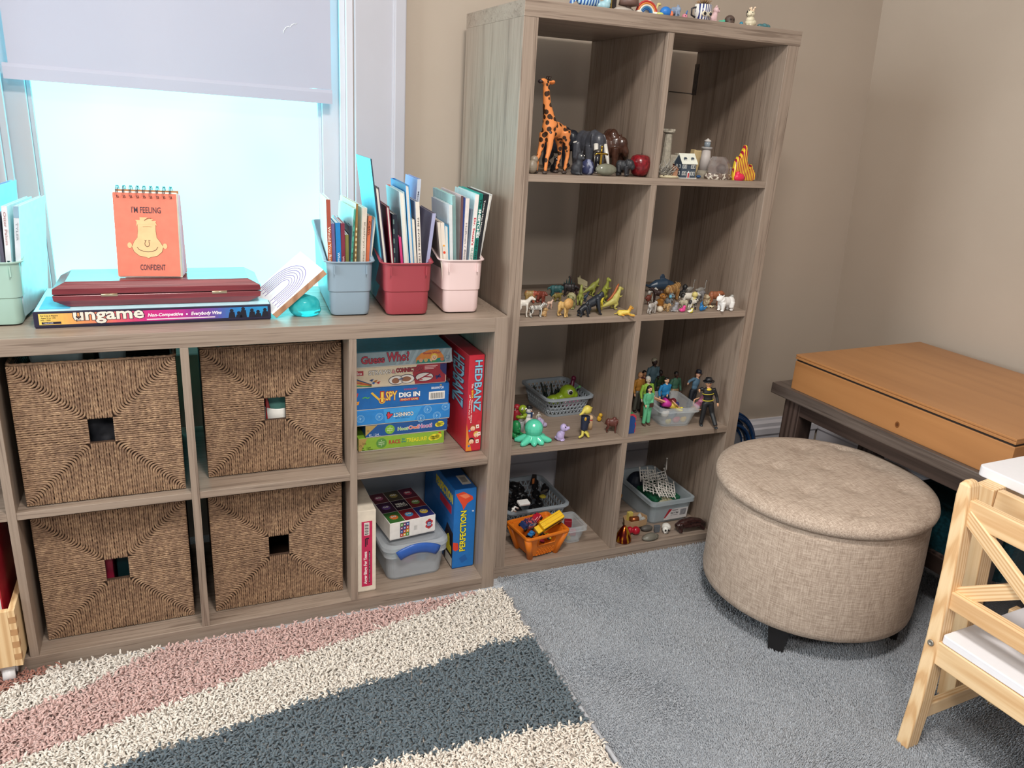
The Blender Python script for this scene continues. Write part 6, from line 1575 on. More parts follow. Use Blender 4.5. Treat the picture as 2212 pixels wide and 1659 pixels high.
C('toy_dinosaur', 'pale yellow seated toy dinosaur with a rust stripe down its back', 'toy dinosaur', (1298, 1351, 620, 668), F2, 8, biped(neck=.26, na=58, lean=52, arm=.13, tail=.8, br=.19, leg=.34), M('b4ac5c', .5), group=GD, extra=lambda t, f, s, hc, hv, hr: P('back_stripe', G().tube([f(Vector((-.45, 0, .34))), f(Vector((-.22, 0, .46))), f(Vector((.0, 0, .66))), f(Vector((.12, 0, .86))), f(Vector((.2, 0, .98)))], [.0016, .003, .0036, .003, .0016], 8), M('a4582c', .5), t))
C('toy_giraffe', 'small bright yellow long necked toy in front of the green dinosaur', 'toy animal', (1284, 1305, 640, 671), F2, 35, quad(bl=.55, leg=.45, br=.13, neck=.5, na=68, hl=.2, hr=.06, lr=.04), M('c8b42c', .5), group=GA)
C('toy_lioness', 'yellow toy lioness lying down at the right of the shelf', 'toy animal', (1327, 1372, 659, 682), F2, -25, lying(), pat('patch', 'ccb248', 'c48a30', 30, .52), group=GA)
# ================================================================== row 3 right: farm animals, pets, birds
C('toy_horse', 'white toy horse head rising at the far left of the right cell', 'toy animal', (1394, 1414, 619, 652), F2, -40, quad(bl=.6, leg=.45, br=.16, neck=.34, na=65, hl=.28), M('c4c0b8', .5), group=GA)
C('toy_hen', 'rust brown toy hen with a yellow chest beside the divider', 'toy animal', (1389, 1409, 634, 659), F2, 20, bird(neck=.3, leg=.25, br=.24), pat('patch', '6c3428', 'c8a850', 45, .6), group=GA)
C('toy_cat', 'grey white toy cat standing at the front left of the right cell', 'toy animal', (1394, 1420, 650, 678), F2, 20, quad(bl=.85, leg=.42, br=.19, neck=.14, na=50, hl=.2, hr=.12, lr=.06, tail=.4, ta=40), pat('stripes', 'b4aea8', '8a8480', 60, .4), group=GA)
p = Z(1424.5, 674, F2); p.z += .0004; solid('egg_shell', 'small cream egg beside the grey white cat', 'ornament', p, G().lathe([(.001, 0), (.006, .001), (.0085, .006), (.0082, .010), (.005, .0145), (.001, .0160)], 18), M('d4c8b4', .5), group=None)
C('toy_dog', 'glossy amber brown toy spaniel sitting', 'toy animal', (1416, 1434, 633, 661), F2, -75, sit(.27, .22, .6, .13, fold=1), M('98652c', .2), group=GA)
C('toy_horse', 'dark brown toy horse behind the amber spaniel', 'toy animal', (1408, 1432, 620, 656), F2, 165, quad(bl=.9, leg=.45, br=.18, neck=.3, na=40, hl=.28), M('33201e', .5), group=GA)
p = Z(1426, 640, F2); p.y = .25; p.z = F2+.0004; p.x = Y(1426, 640, .25).x
lump('toy_whale', 'slate blue toy whale at the back left of the right cell', 'toy animal', p, G().tube([(-.045, 0, .016), (-.02, 0, .022), (.01, 0, .023), (.034, 0, .018), (.045, 0, .014)], [.004, .014, .018, .013, .005], 12).ell((.0, 0, .044), (.009, .002, .010)).ell((-.048, 0, .020), (.008, .018, .003)), M('34465a', .35), .0014, group=GA)
def tiger(): return quad(bl=1.1, leg=.30, br=.25, neck=.14, na=38, hl=.24, hr=.15, lr=.08)
C('toy_tiger', 'tan striped big cat toy seen from behind at the back', 'toy animal', (1428, 1470, 611, 650), F2, 25, tiger(), pat('stripes', 'b4905c', '94683c', 40, .5), group=GA)
C('toy_cat', 'tabby toy cat with an aqua bow in front of the tan big cat', 'toy animal', (1435, 1454, 631, 657), F2, -70, sit(.27, .22, .4, .09), pat('stripes', '8c98a0', '5a5450', 90, .45), group=GA, extra=lambda t, f, s, hc, hv, hr: P('bow', G().ell(f(hc+Vector((.05, -.2, -.05))), (.004, .005, .005)), M('6cb4d0', .4), t))
C('toy_puppy', 'tan toy puppy facing forward next to the egg', 'toy animal', (1431, 1446, 653, 673), F2, -75, quad(bl=.6, leg=.36, br=.18, neck=.14, na=60, hl=.18, hr=.14, lr=.07), M('b08e60', .5), group=GA)
C('toy_husky', 'grey and white toy husky sitting at the shelf front', 'toy animal', (1447, 1467, 652, 673), F2, 15, sit(.24, .18, .5, .08), pat('patch', '8c8c90', 'd8d4d0', 50, .55), group=GA)
C('toy_cow', 'white toy cow with black patches in the middle', 'toy animal', (1459, 1509, 631, 660), F2, -5, quad(bl=1.15, leg=.36, br=.22, neck=.14, na=22, hl=.26, hr=.12, lr=.06, ear=.05), pat('patch', 'e2dcd2', '201c1c', 42, .56), group=GA)
C('toy_sheep', 'cream woolly toy sheep in front of the cow', 'toy animal', (1465, 1487, 648, 665), F2, 180, quad(bl=.8, leg=.26, br=.26, neck=.1, na=20, hl=.24, hr=.11, lr=.06), M('b8b098', .8, var=.2, sc=300), group=GA)
def duck(): 
    g = G(); g.ell((0, 0, .24), (.42, .28, .24)).ell((-.38, 0, .34), (.14, .12, .08)); hc = Vector((.24, 0, .62)); g.tube([(.18, 0, .36), hc], [.17, .15], 10).ell(hc, .19); return g, hc, Vector((1, 0, 0)), .19
def beak(c): return lambda t, f, s, hc, hv, hr: P('beak', G().ell(f(hc+Vector((.24, 0, -.03))), (.11*s, .07*s, .035*s)), M(c, .4), t)
C('toy_duck', 'hot pink toy duck with a yellow beak at the shelf front', 'toy animal', (1465, 1482, 660, 674), F2, 10, duck(), M('d8488c', .35), group=GA, extra=beak('e0c030'))
C('toy_chick', 'tiny white and yellow toy duckling at the shelf edge', 'toy animal', (1484, 1498, 666, 676), F2, 0, duck(), pat('patch', 'e6e2d0', 'd8c830', 80, .5), group=GA)
C('toy_calf', 'small black and white toy calf behind the duckling', 'toy animal', (1481, 1507, 645, 670), F2, 10, quad(bl=.9, leg=.42, br=.18, neck=.14, na=35, hl=.22, lr=.055), pat('patch', 'd2ccc0', '242020', 60, .5), group=GA)
def bluebird():
    g = G(); g.ell((.0, 0, .30), (.24, .2, .30), Euler((0, .25, 0))).tube([(.05, 0, .2), (.35, 0, .18), (.62, .0, .34)], [.18, .13, .05], 8).ell((.60, 0, .36), (.14, .10, .05)); hc = Vector((-.10, 0, .62)); g.ell(hc, (.14, .13, .15)).ell((-.02, 0, .8), (.05, .04, .12)); return g, hc, Vector((-1, 0, 0)), .14
C('toy_fish', 'bright blue toy dolphin with raised tail at the shelf front', 'toy animal', (1505, 1524, 650, 672), F2, 0, bluebird(), M('1c6ca8', .35), group=GA)
p = Z(1510, 668, F2)+Vector((.0, .03, .0004)); lump('toy_parrot', 'cream and yellow toy parrot behind the blue dolphin', 'toy animal', p, G().ell((0, 0, .016), (.009, .009, .016)).ell((0, -.002, .034), .0085), pat('patch', 'd8c87c', 'e0dcd0', 40, .5), .001)
for (u0, u1, v0, lab) in ((1474, 1499, 604, 'grey toy ostrich with a long pale neck, the left one'), (1496, 1525, 606, 'grey toy ostrich with a long pale neck, the right one')):
    C('toy_ostrich', lab, 'toy animal', (u0, u1, v0, 645), F2, 0, bird(neck=.62, leg=.36, br=.2), M('8e8a84', .5, var=.2), group=GA)
C('toy_bull', 'grey toy bull with long horns behind the owl', 'toy animal', (1497, 1522, 622, 652), F2, 10, quad(bl=.9, leg=.34, br=.24, neck=.12, na=25, hl=.26, hr=.13, lr=.07, horn=.28), M('8c8a8c', .5), group=GA)
def owl():
    g = G(); g.ell((0, 0, .42), (.30, .34, .42)).ell((.02, 0, .80), (.26, .32, .24)); 
    for s in (-1, 1): g.ell((0, s*.22, 1.02), (.06, .07, .10))
    return g, Vector((.02, 0, .80)), Vector((1, 0, 0)), .28
def owl_face(t, f, s, hc, hv, hr):
    for sg in (-1, 1):
        r = P('eye_ring', G().ell(f(Vector((.24, sg*.13, .83))), (.05*s, .11*s, .11*s)), M('cfc0a0', .4), t); P('pupil', G().ell(f(Vector((.29, sg*.13, .83))), (.03*s, .05*s, .05*s)), M('15120f', .2), r)
    P('beak', G().ell(f(Vector((.30, 0, .70))), (.05*s, .04*s, .08*s)), M('c8b070', .4), t)
C('toy_owl', 'brown and cream toy owl with round staring eyes', 'toy animal', (1515, 1534, 635, 661), F2, -75, owl(), pat('patch', '8c765c', 'c4b494', 70, .5), group=GA, eyes=False, extra=owl_face)
p = Z(1529, 666, F2); p.z += .0004; lump('toy_snake', 'cream spotted toy lizard lying in front of the owl', 'toy animal', p, G().tube([(-.014, .004, .0035), (-.006, -.002, .004), (.003, .003, .004), (.012, -.002, .0045), (.018, 0, .0045)], [.0015, .0035, .004, .004, .0032], 8), pat('spots', 'd2c4a0', '3a2c24', 160, .34), .0008, group=GA)
C('toy_cow', 'chestnut toy cow at the back right', 'toy animal', (1524, 1558, 627, 662), F2, -10, quad(bl=1.0, leg=.38, br=.22, neck=.14, na=25, hl=.26, hr=.12, lr=.06), M('94583a', .5), group=GA)
def whitecat():
    g, hc, hv, hr = quad(bl=.95, leg=.26, br=.27, neck=.14, na=50, hl=.2, hr=.19, lr=.09, ear=.10, muz=.55, tail=.0)
    g.tube([(-.38, 0, .34), (-.56, -.12, .12), (-.50, -.22, .08)], [.10, .11, .08], 9); return g, hc, hv, hr
C('toy_cat', 'large fluffy white toy cat at the right front', 'toy animal', (1543, 1589, 635, 672), F2, 188, whitecat(), M('e6e3e0', .6, var=.05), group=GA, ec='4a6a70', smooth=2)
C('toy_goat', 'grey toy goat with horns behind the white cat', 'toy animal', (1569, 1598, 631, 659), F2, -5, quad(bl=.8, leg=.42, br=.2, neck=.2, na=35, hl=.24, horn=.16), pat('patch', 'b0b0ac', '4a4a4c', 40, .52), group=GA)
C('toy_badger', 'black and white toy badger behind the cow', 'toy animal', (1463, 1482, 612, 645), F2, -50, sit(.26, .2, .5, .08), pat('patch', '2a2a2c', 'c8c4be', 40, .56), group=GA)
# ================================================================== row 2 left: lattice basket and small figures
def lattice():
    k = NT('soft_grey_plastic'); k.base(rgb('9aa3ab')); q = k.noise(k.coord(), 30, 2); k.base(k.ramp(q, [(.3, rgb((148, 158, 167))), (.7, rgb((160, 169, 177)))])); k.set(Roughness=.4); return k.m
GREY = lattice()
def lattice_basket(label, o, w, d, h, yaw, name='lattice_basket', dark=False, taper=.84):
    t = T(name, label, 'basket', o, yaw)
    r = .022
    def ring(z, s, gx=0): return [Vector((a, b, z)) for a, b in rrect(w*s+gx, d*s+gx, r, 5, 0, d/2)]
    zl, zh = h*.12, h*.84
    f = lambda z: taper+(1-taper)*z/h
    P('base', G().loft([ring(0, f(0)), ring(zl, f(zl)), ring(zl, f(zl), -.004), ring(.003, f(0), -.004)], caps=True), GREY, t)
    P('rim', G().loft([ring(zh, 1, -.002), ring(zh, 1, .001), ring(h-.006, 1, .002), ring(h-.006, 1, .012), ring(h, 1, .012), ring(h, 1, -.004), ring(zh, 1, -.006)], caps=False), GREY, t)
    # pierced wall: crossing bars around the body
    g = G(); per = rrect(1, 1, .1, 3); N = 44
    base, topr = ring(zl, f(zl), -.002), ring(zh, f(zh), -.002)
    def at(rg, q):
        L_ = [(rg[(i+1) % len(rg)]-rg[i]).length for i in range(len(rg))]; tot = sum(L_); q = (q % 1)*tot
        for i, l in enumerate(L_):
            if q <= l: return rg[i].lerp(rg[(i+1) % len(rg)], q/max(l, 1e-9))
            q -= l
        return rg[0]
    for i in range(N):
        for s in (-1, 1):
            pts = []
            for j in range(5):
                v = j/4; q = (i+s*1.5*v)/N; pts.append(at(base, q).lerp(at(topr, q), v))
            g.tube(pts, .0021, 5, caps=False)
    for v in (.25, .5, .75): g.tube([at(base, i/96).lerp(at(topr, i/96), v) for i in range(96)], .0019, 5, closed=True)
    P('lattice_wall', g, GREY, t)
    return t
q0 = Z(1190, 904, F1); bo_ = Vector((.288, .176, F1+.0006))
lattice_basket('grey pierced plastic basket holding a green bug toy', bo_, .146, .178, .060, .06)
wp = bo_+Vector((.005, .055, .022))
t = T('bug_toy', 'lime green bug toy with a pink dotted wing sitting in the grey basket', 'toy', wp, -.2)
blob('body', G().ell((-.03, 0, .012), (.026, .016, .016)).ell((-.012, -.002, .020), (.02, .016, .016)).ell((.008, 0, .034), (.026, .022, .025)).ell((.026, 0, .028), (.014, .015, .013)), M('9cbc2c', .25), t, .0016)
P('wing', G().ell((.016, -.022, .010), (.030, .006, .014), Euler((.35, -.2, 0))), pat('spots', 'd884ac', 'ecd4e0', 210, .38, .35), t)
for s in (-1, 1): e = P('eye', G().ell((.010, s*.0185-.001, .042), (.0085, .005, .0085)), M('e8e6e0', .3), t); P('pupil', G().ell((.011, s*.0222-.001, .042), (.0055, .003, .0055)), M('15151a', .2), e)
P('antenna', G().tube([(.03, 0, .045), (.042, .004, .050)], .002, 6).ell((.044, .004, .051), .0045), M('6ca86c', .4), t)
g = G(); rs = random.Random(6)
for i in range(26):
    a = Vector((rs.uniform(-.045, .035), rs.uniform(.08, .15), .006)); g.tube([a, a+Vector((rs.uniform(-.02, .02), rs.uniform(-.01, .02), rs.uniform(.02, .042)))], .0024, 5)
o_ = P('twigs', g, M('1e2a22', .6, var=.4), None, bo_+Vector((0, 0, .006))); tag(o_, 'tangle of dark green plastic plants at the back of the grey basket', 'toy'); o_['kind'] = 'stuff'
lump('magenta_creature', 'dark magenta rubbery creature leaning on the right inner side of the grey basket', 'toy', bo_+Vector((.046, .10, .018)), G().tube([(0, 0, 0), (.004, .005, .03), (.012, .012, .058)], [.012, .009, .005], 8).ell((.013, .012, .06), .008), M('6c1c3c', .35), .0014)
def fig(h, pose=None, shirt='3c6c9c', trouser='2c3448', skin='d8a684', hair='2a201c', shoe='2a2422', hat=None, arms=((.26, .42), (-.26, .42)), legs=((0, .1), (0, -.1)), robe=False, long_hair=False, bald=False, wide=1.0, brim=0):
    # toy person facing -y, feet at z=0; arms = hand positions (x, z) for each side, in units of height
    def make(t, k=h):
        V = lambda x, y, z: Vector((x*k*wide if abs(x) > .04 else x*k, y*k, z*k))
        sh = ((.105, .80), (-.105, .80)); bodyg = G(); sg = G(); tg = G()
        bodyg.ell(V(0, 0, .915), (.058*k, .062*k, .078*k)).ell(V(0, -.058, .905), (.012*k, .014*k, .016*k)).tube([V(0, 0, .80), V(0, 0, .88)], .032*k, 10)
        bodyg.ell(V(.058, 0, .91), (.010*k, .014*k, .018*k)).ell(V(-.058, 0, .91), (.010*k, .014*k, .018*k))
        sg.ell(V(0, 0, .70), (.115*k*wide, .072*k, .13*k)).ell(V(0, 0, .58), (.095*k*wide, .066*k, .10*k)).ell(V(0, 0, .79), (.10*k*wide, .055*k, .045*k))
        for (hx, hz_, *hy), (sx, sz) in zip(arms, sh):
            y1 = (hy[0] if hy else -.06); S_ = V(sx, 0, sz); H_ = V(hx, y1, hz_); E_ = S_.lerp(H_, .5)+V((.05 if hx > 0 else -.05) if abs(hx) < .3 else 0, .03, -.02)
            E_ = Vector((S_.x*.5+H_.x*.5+(k*.03 if sx > 0 else -k*.03), (S_.y+H_.y)/2+.03*k, (S_.z+H_.z)/2-.01*k))
            W_ = E_.lerp(H_, .78)
            sg.tube([S_, E_, W_], [.046*k, .036*k, .030*k], 8); bodyg.tube([S_, E_, W_, H_], [.028*k, .024*k, .020*k, .022*k], 8).ell(H_, (.026*k, .022*k, .030*k))
            for q in (-1, 0, 1): bodyg.tube([H_, H_+Vector((q*.016*k, -.01*k, -.045*k))], [.011*k, .008*k], 6)
        bodyg.tube([V(0, 0, .55), V(0, 0, .82)], .05*k, 10)
        for (fx, fy), sx in zip(legs, (.055, -.055)):
            F_ = V(sx*1.25+fx, fy*.0-.0+ (fy if abs(fy) > .11 else 0), .04); K_ = V(sx*1.1+fx*.5, -.01, .27); Hp = V(sx, 0, .50)
            bodyg.tube([Hp, K_, F_], [.05*k, .035*k, .03*k], 8); tg.tube([Hp, K_, F_+V(0, 0, .01)], [.068*k, .052*k, .046*k], 10)
        tg.ell(V(0, 0, .50), (.098*k*wide, .07*k, .07*k))
        if robe: tg.lathe([(.13*k, .10*k), (.10*k, .5*k)], 14)
        vx = max(.0008, k/70)
        blob('body', bodyg, M(skin, .45), t, vx, 2); s_ = blob('shirt', sg, M(shirt, .5), t, vx, 3); blob('trousers', tg, M(trouser, .5), t, vx, 3)
        for (fx, fy), sx in zip(legs, (.055, -.055)): P('shoe', G().ell(V(sx*1.25+fx, (fy if abs(fy) > .11 else 0)-.03, .026), (.036*k, .062*k, .026*k)), M(shoe, .4), t)
        if not bald:
            hg = G().ell(V(0, .012, .945), (.064*k, .064*k, .060*k))
            if long_hair: hg.ell(V(0, .035, .86), (.075*k, .045*k, .11*k)).ell(V(.058, .01, .86), (.02*k, .03*k, .08*k)).ell(V(-.058, .01, .86), (.02*k, .03*k, .08*k))
            blob('hair', hg, M(hair, .5), t, vx, 2)
        for sgn in (-1, 1): P('eye', G().ell(V(sgn*.022, -.057, .925), .0075*k, None, 8, 6), M('1a1614', .3), t)
        P('mouth', G().ell(V(0, -.055, .875), (.02*k, .006*k, .005*k)), M('7c3430', .4), t)
        if hat:
            hg = G().lathe([(.068*k, .955*k), (.072*k, 1.0*k), (.06*k, 1.035*k), (.01*k, 1.045*k)], 18)
            hg.lathe([(.066*k+brim*k, .955*k), (.066*k+brim*k, .963*k)], 20, (0, -.015*k if brim < .03 else 0, 0))
            if brim < .03: hg.ell(V(0, -.07, .962), (.055*k, .04*k, .008*k))
            P('hat', hg, M(hat, .4), t)
        return s_
    return make
def person(label, u, vb, v0, z, make_kw, rz=0, y=None, tilt=None, extra=None, name='toy_figure', cat='toy figure', group=GF):
    p = Z(u, vb, z) if y is None else Y(u, vb, y)
    p.z = z+.0005
    hh = ((vb-v0)*dep_(p)*1.03 if y is None else Y(u, v0, y).z-z)/(1.05 if make_kw.get('hat') else 1.0)
    t = T(name, label, cat, p, 0, group, rot=tilt if tilt is not None else (0, 0, math.radians(rz)))
    fig(hh, **make_kw)(t)
    if extra: extra(t, hh)
    return t
# small things at the far left
lump('red_pot', 'red white dotted toy bag half hidden behind the left side panel', 'toy', Z(1118, 914, F1)*1+Vector((-.002, .006, .0004)), G().ell((0, 0, .022), (.012, .012, .022)).ell((0, 0, .046), (.010, .010, .009)), pat('spots', '9c2430', 'd8c8c0', 120, .28), .0012)
p = Z(1128, 934, F1)+Vector((0, .012, .0005)); t = T('clear_cylinder', 'clear plastic tube carrying a green curled toy snake', 'toy', p)
P('tube', G().lathe([(.0095, 0), (.0095, .030), (.0085, .030), (.0085, .001)], 20), CLR2, t)
t = T('toy_snake', 'olive green curled toy snake perched on the clear tube', 'toy', p+Vector((0, 0, .0305)))
blob('body', G().tube([(.012*math.cos(a), .010*math.sin(a), .004+.0012*i) for i, a in enumerate([k*.6 for k in range(12)])], .0045, 8).tube([(.008, 0, .016), (.002, -.002, .03)], [.006, .009], 8).ell((.001, -.003, .034), (.012, .011, .012)), M('8aa02c', .35), t, .001)
for s in (-1, 1): e = P('eye', G().ell((.001+s*.0055, -.0125, .037), .0035, None, 8, 6), M('e8e6d8', .3), t); P('pupil', G().ell((.001+s*.0055, -.0155, .037), .0016, None, 8, 6), M('1a1a14', .3), e)
p = Z(1142, 921, F1)+Vector((0, .006, .0005)); t = T('snowman', 'white toy snowman with a black hat and blue scarf', 'toy', p, .3)
blob('body', G().ell((0, 0, .015), (.0135, .013, .015)).ell((0, 0, .032), (.011, .011, .012)).ell((0, 0, .046), (.010, .0095, .0095)).ell((.013, -.002, .034), (.005, .004, .003)), M('e4e2e0', .45), t, .0011)
P('scarf', G().tube([(.0095*math.cos(a), .0095*math.sin(a), .0395) for a in [k*PI/8 for k in range(16)]], .002, 6, closed=True).box(-.002, -.0135, .028, .003, -.0112, .040), M('24406c', .6), t)
P('hat', G().lathe([(.010, .053), (.010, .0545), (.007, .0545), (.0065, .060), (.001, .0605)], 16), M('1c1c20', .4), t)
P('nose', G().tube([(0, -.009, .046), (.001, -.014, .0455)], [.0016, .0004], 6), M('e07c34', .5), t)
for x, z_ in ((-.003, .049), (.003, .049)): P('eye', G().ell((x, -.0088, z_), .0012, None, 8, 6), M('141414', .3), t)
for z_ in (.034, .028, .018): P('button', G().ell((0, -.0125 if z_ < .03 else -.011, z_), .0012, None, 8, 6), M('22242c', .3), t)
person('white skeleton toy figure in front of the basket corner', 1162, 916, 889, F1, dict(shirt='c8c4bc', trouser='c0bcb4', skin='d2cec6', bald=True, shoe='b4b0a8', arms=((.2, .62), (-.24, .50))), 10)
lump('swirl_pony', 'white and purple swirled toy creature between the skeleton and the octopus', 'toy', Z(1168, 924, F1)+Vector((0, .004, .0004)), G().ell((0, 0, .013), (.012, .010, .013)).ell((.012, -.002, .007), (.008, .007, .007)).ell((-.004, 0, .024), (.007, .006, .006)), pat('stripes', 'd4cfe0', '8068a8', 100, .45), .001)
# octopus
p = Z(1158, 962, F1); p.z += .0004; om = dep_(p)
t = T('toy_octopus', 'glossy mint green toy octopus at the shelf front', 'toy animal', p+Vector((0, .022, 0)), 0)
def octo():
    g = G(); g.ell((0, 0, .040), (.0255, .0245, .0245)).ell((0, 0, .018), (.016, .016, .016))
    for i in range(8):
        a = 2*PI*i/8+PI/8+.1; r = .050 if abs(math.cos(a)) > .6 else .036
        d = Vector((math.cos(a), math.sin(a), 0))
        g.tube([d*.006+Vector((0, 0, .018)), d*r*.5+Vector((0, 0, .0115)), d*r*.8+Vector((0, 0, .0065)), d*r+Vector((0, 0, .0055))], [.012, .0105, .0085, .004], 9)
    return g
blob('body', octo(), M('5cd0ae', .15, var=.03), t, .0014, 5)
# green bust with hands
p = Z(1115, 950, F1)+Vector((0, .006, .0005)); t = T('green_man', 'bright green crouching toy man with a large bald head at the left edge', 'toy figure', p, .35)
blob('body', G().ell((0, 0, .034), (.0125, .015, .019)).ell((.0, -.014, .032), (.003, .004, .005)).ell((0, -.010, .024), (.007, .005, .004)).ell((0, .004, .012), (.012, .010, .012)).tube([(.010, 0, .014), (.022, -.008, .008), (.034, -.012, .005)], [.006, .005, .004], 8).tube([(-.006, -.004, .010), (-.007, -.018, .004)], [.006, .004], 8).tube([(.005, -.004, .010), (.006, -.020, .004)], [.006, .004], 8).ell((.036, -.013, .004), (.006, .005, .003)), M('1c7c44', .35), t, .0012, 2)
for s in (-1, 1): P('eye', G().ell((s*.0048, -.0128, .037), .0015, None, 8, 6), M('0c3c20', .3), t)
def dino_baby():
    g, hc, hv, hr = sit(.26, .23, .62, 0); g.tube([hc+Vector((.1, 0, .02)), hc+Vector((.3, 0, -.02)), hc+Vector((.42, 0, .06))], [.12, .10, .09], 9).ell((-.26, 0, .12), (.16, .1, .1)); return g, hc, hv, hr
C('toy_dinosaur', 'lilac baby toy dinosaur with a snout sitting in the middle', 'toy dinosaur', (1194, 1226, 913, 951), F1, -35, dino_baby(), M('b4a4d0', .35), group=GD)
# figure in navy robe with yellow hood
p = Z(1262, 946, F1)+Vector((0, .006, .0005)); hY = 78*dep_(p)
t = T('robed_figure', 'leaning toy figure in a navy robe with yellow hood and yellow feet', 'toy figure', p, .15)
k = hY
blob('body', G().tube([(0, 0, .22*k), (.01*k, 0, .45*k), (.02*k, 0, .62*k)], [.10*k, .12*k, .13*k], 12).tube([(.0, 0, .3*k), (-.03*k, -.02*k, .12*k)], [.06*k, .05*k], 8).tube([(.07*k, 0, .62*k), (.13*k, -.03*k, .4*k)], [.05*k, .03*k], 8), M('20283e', .4), t, .0014)
blob('hood', G().ell((.05*k, 0, .80*k), (.13*k, .12*k, .13*k)).tube([(-.02*k, 0, .82*k), (-.13*k, -.02*k, .72*k), (-.22*k, -.03*k, .70*k)], [.07*k, .04*k, .025*k], 8).ell((.17*k, 0, .84*k), (.05*k, .04*k, .03*k)), M('cdbc54', .45), t, .0014)
blob('feet', G().tube([(-.03*k, 0, .2*k), (-.10*k, -.08*k, .09*k), (-.20*k, -.06*k, .03*k)], [.05*k, .04*k, .035*k], 8).tube([(.0, 0, .2*k), (.06*k, -.1*k, .10*k), (.09*k, -.14*k, .03*k)], [.05*k, .04*k, .035*k], 8).tube([(.03*k, .02*k, .2*k), (.14*k, .02*k, .10*k), (.19*k, 0, .03*k)], [.04*k, .035*k, .03*k], 8), M('c4b850', .45), t, .0014)
P('badge', G().ell((-.06*k, -.11*k, .58*k), (.04*k, .014*k, .055*k)), M('c89a34', .4), t)
p = Z(1277, 930, F1)+Vector((0, .01, .0005)); t = T('peg_person', 'tan wooden peg person with a red collar behind the robed figure', 'toy figure', p)
P('body', G().lathe([(.0065, 0), (.0075, .012), (.0065, .026), (.004, .029)], 16), M('c0a078', .5), t); P('head', G().ell((0, 0, .034), .0075), M('d8b48c', .5), t); P('collar', G().lathe([(.006, .026), (.0068, .028), (.005, .030)], 14), M('b03038', .5), t)
p = Z(1298, 914, F1)+Vector((0, .012, .0005)); lump('toy_chick', 'small yellow and orange toy bird near the divider', 'toy animal', p, G().ell((0, 0, .009), (.007, .006, .009)).ell((.002, -.002, .02), .006), M('d8aa2c', .4), .001)
C('toy_bison', 'brown toy bull with a pink muzzle at the right of the cell', 'toy animal', (1302, 1337, 899, 934), F1, -25, quad(bl=.95, leg=.34, br=.24, neck=.12, na=12, hl=.28, hr=.13, lr=.055, hump=.18), M('5c3028', .4), group=GA)
# ================================================================== row 2 right: little people
blk = Z(1366, 938, F1)+Vector((-.004, .004, .0006))
t = T('foam_people', 'stack of blue, red and green foam people shapes beside the divider', 'toy', blk)
sil = [(-.012, 0), (.012, 0), (.012, .012), (.0135, .022), (.010, .030), (.0125, .036), (.011, .046), (.005, .0505), (-.005, .0505), (-.011, .046), (-.0125, .036), (-.010, .030), (-.0135, .022), (-.012, .012)]
for i, (c, dx, nm) in enumerate((('1c4484', 0, 'blue'), ('c83448', .006, 'red'), ('2c8c58', .004, 'green'))): P('foam_shape', G().prism([(a+dx, b_*(1+.06*i)) for a, b_ in sil], (0, .0065*(i+1), 0), (1, 0, 0), (0, 0, 1), .006), M(c, .7), t, label=nm+' layer')
person('toy woman in mint green vest and trousers with long black hair', 1394, 918, 831, F1, dict(shirt='5cb084', trouser='62b88a', skin='e0b090', hair='181618', long_hair=True, shoe='5c4438', arms=((.05, .55, -.1), (-.12, .52, -.08))), 8, extra=lambda t, h: P('tablet', G().box(-.05*h, -.135*h, .50*h, .06*h, -.12*h, .60*h), M('4a3028', .4), t))
person('old toy man in a lime green jacket with white hair', 1391, 901, 811, F1, dict(shirt='8ab440', trouser='5c4430', skin='c8b8a4', hair='b8b8b0', shoe='b49c6c', wide=1.15, arms=((.16, .5), (-.16, .45))), 10)
person('bald toy man in a mustard pullover behind the divider edge', 1374, 889, 801, F1, dict(shirt='a8742c', trouser='4c4c44', skin='d09c74', bald=True, arms=((.15, .45), (-.15, .45))), 10, extra=lambda t, h: P('moustache', G().ell((0, -.062*h, .888*h), (.026*h, .008*h, .008*h)), M('4c3020', .5), t))
person('dark haired toy man in a maroon top at the back left', 1384, 876, 799, F1, dict(shirt='5c1c24', trouser='2c2830', skin='b88460', hair='201614'), 0)
person('tall toy man with grey hair and blue grey vest at the very back', 1403, 872, 772, F1, dict(shirt='55707c', trouser='2c4c5c', skin='2e1e1a', hair='a09884', shoe='201c1c', arms=((.06, .60, -.1), (-.16, .5))), 10)
person('toy man with dark skin in a dark green jacket in the back row', 1419, 872, 798, F1, dict(shirt='33482a', trouser='3c3428', skin='2a1c18', hair='161212', arms=((.18, .46), (-.18, .46))), 8)
person('smiling toy man in a grey green jacket in the back row', 1452, 880, 801, F1, dict(shirt='3c6450', trouser='8a7050', skin='3e2820', hair='14100f', wide=1.1, arms=((.16, .42), (-.18, .46))), 8)
person('toy man in a bright blue sweater with black hair', 1431, 896, 813, F1, dict(shirt='1f7cb4', trouser='1c2c4c', skin='dcae8c', hair='16120f', wide=1.25, arms=((-.02, .54, -.1), (-.17, .5))), 8)
pp = Z(1490, 884, F1)
person('toy police officer in blue shirt and cap with outstretched arm', 1487, 884, 797, F1, dict(shirt='53748c', trouser='1c222c', skin='d8a88c', hair='5c2c28', shoe='14141a', hat='232836', brim=.018, arms=((.20, .48), (-.34, .66, -.02))), tilt=(0, .22, .3))
def ff(t, h):
    for z_ in (.56, .70): P('reflective_band', G().tube([(.112*h*math.cos(a), .078*h*math.sin(a), z_*h) for a in [k*PI/10 for k in range(20)]], .008*h, 6, closed=True), M('d0c040', .4), t, label='yellow stripe')
    P('collar', G().ell((0, -.05*h, .80*h), (.05*h, .03*h, .03*h)), M('d8bc34', .5), t)
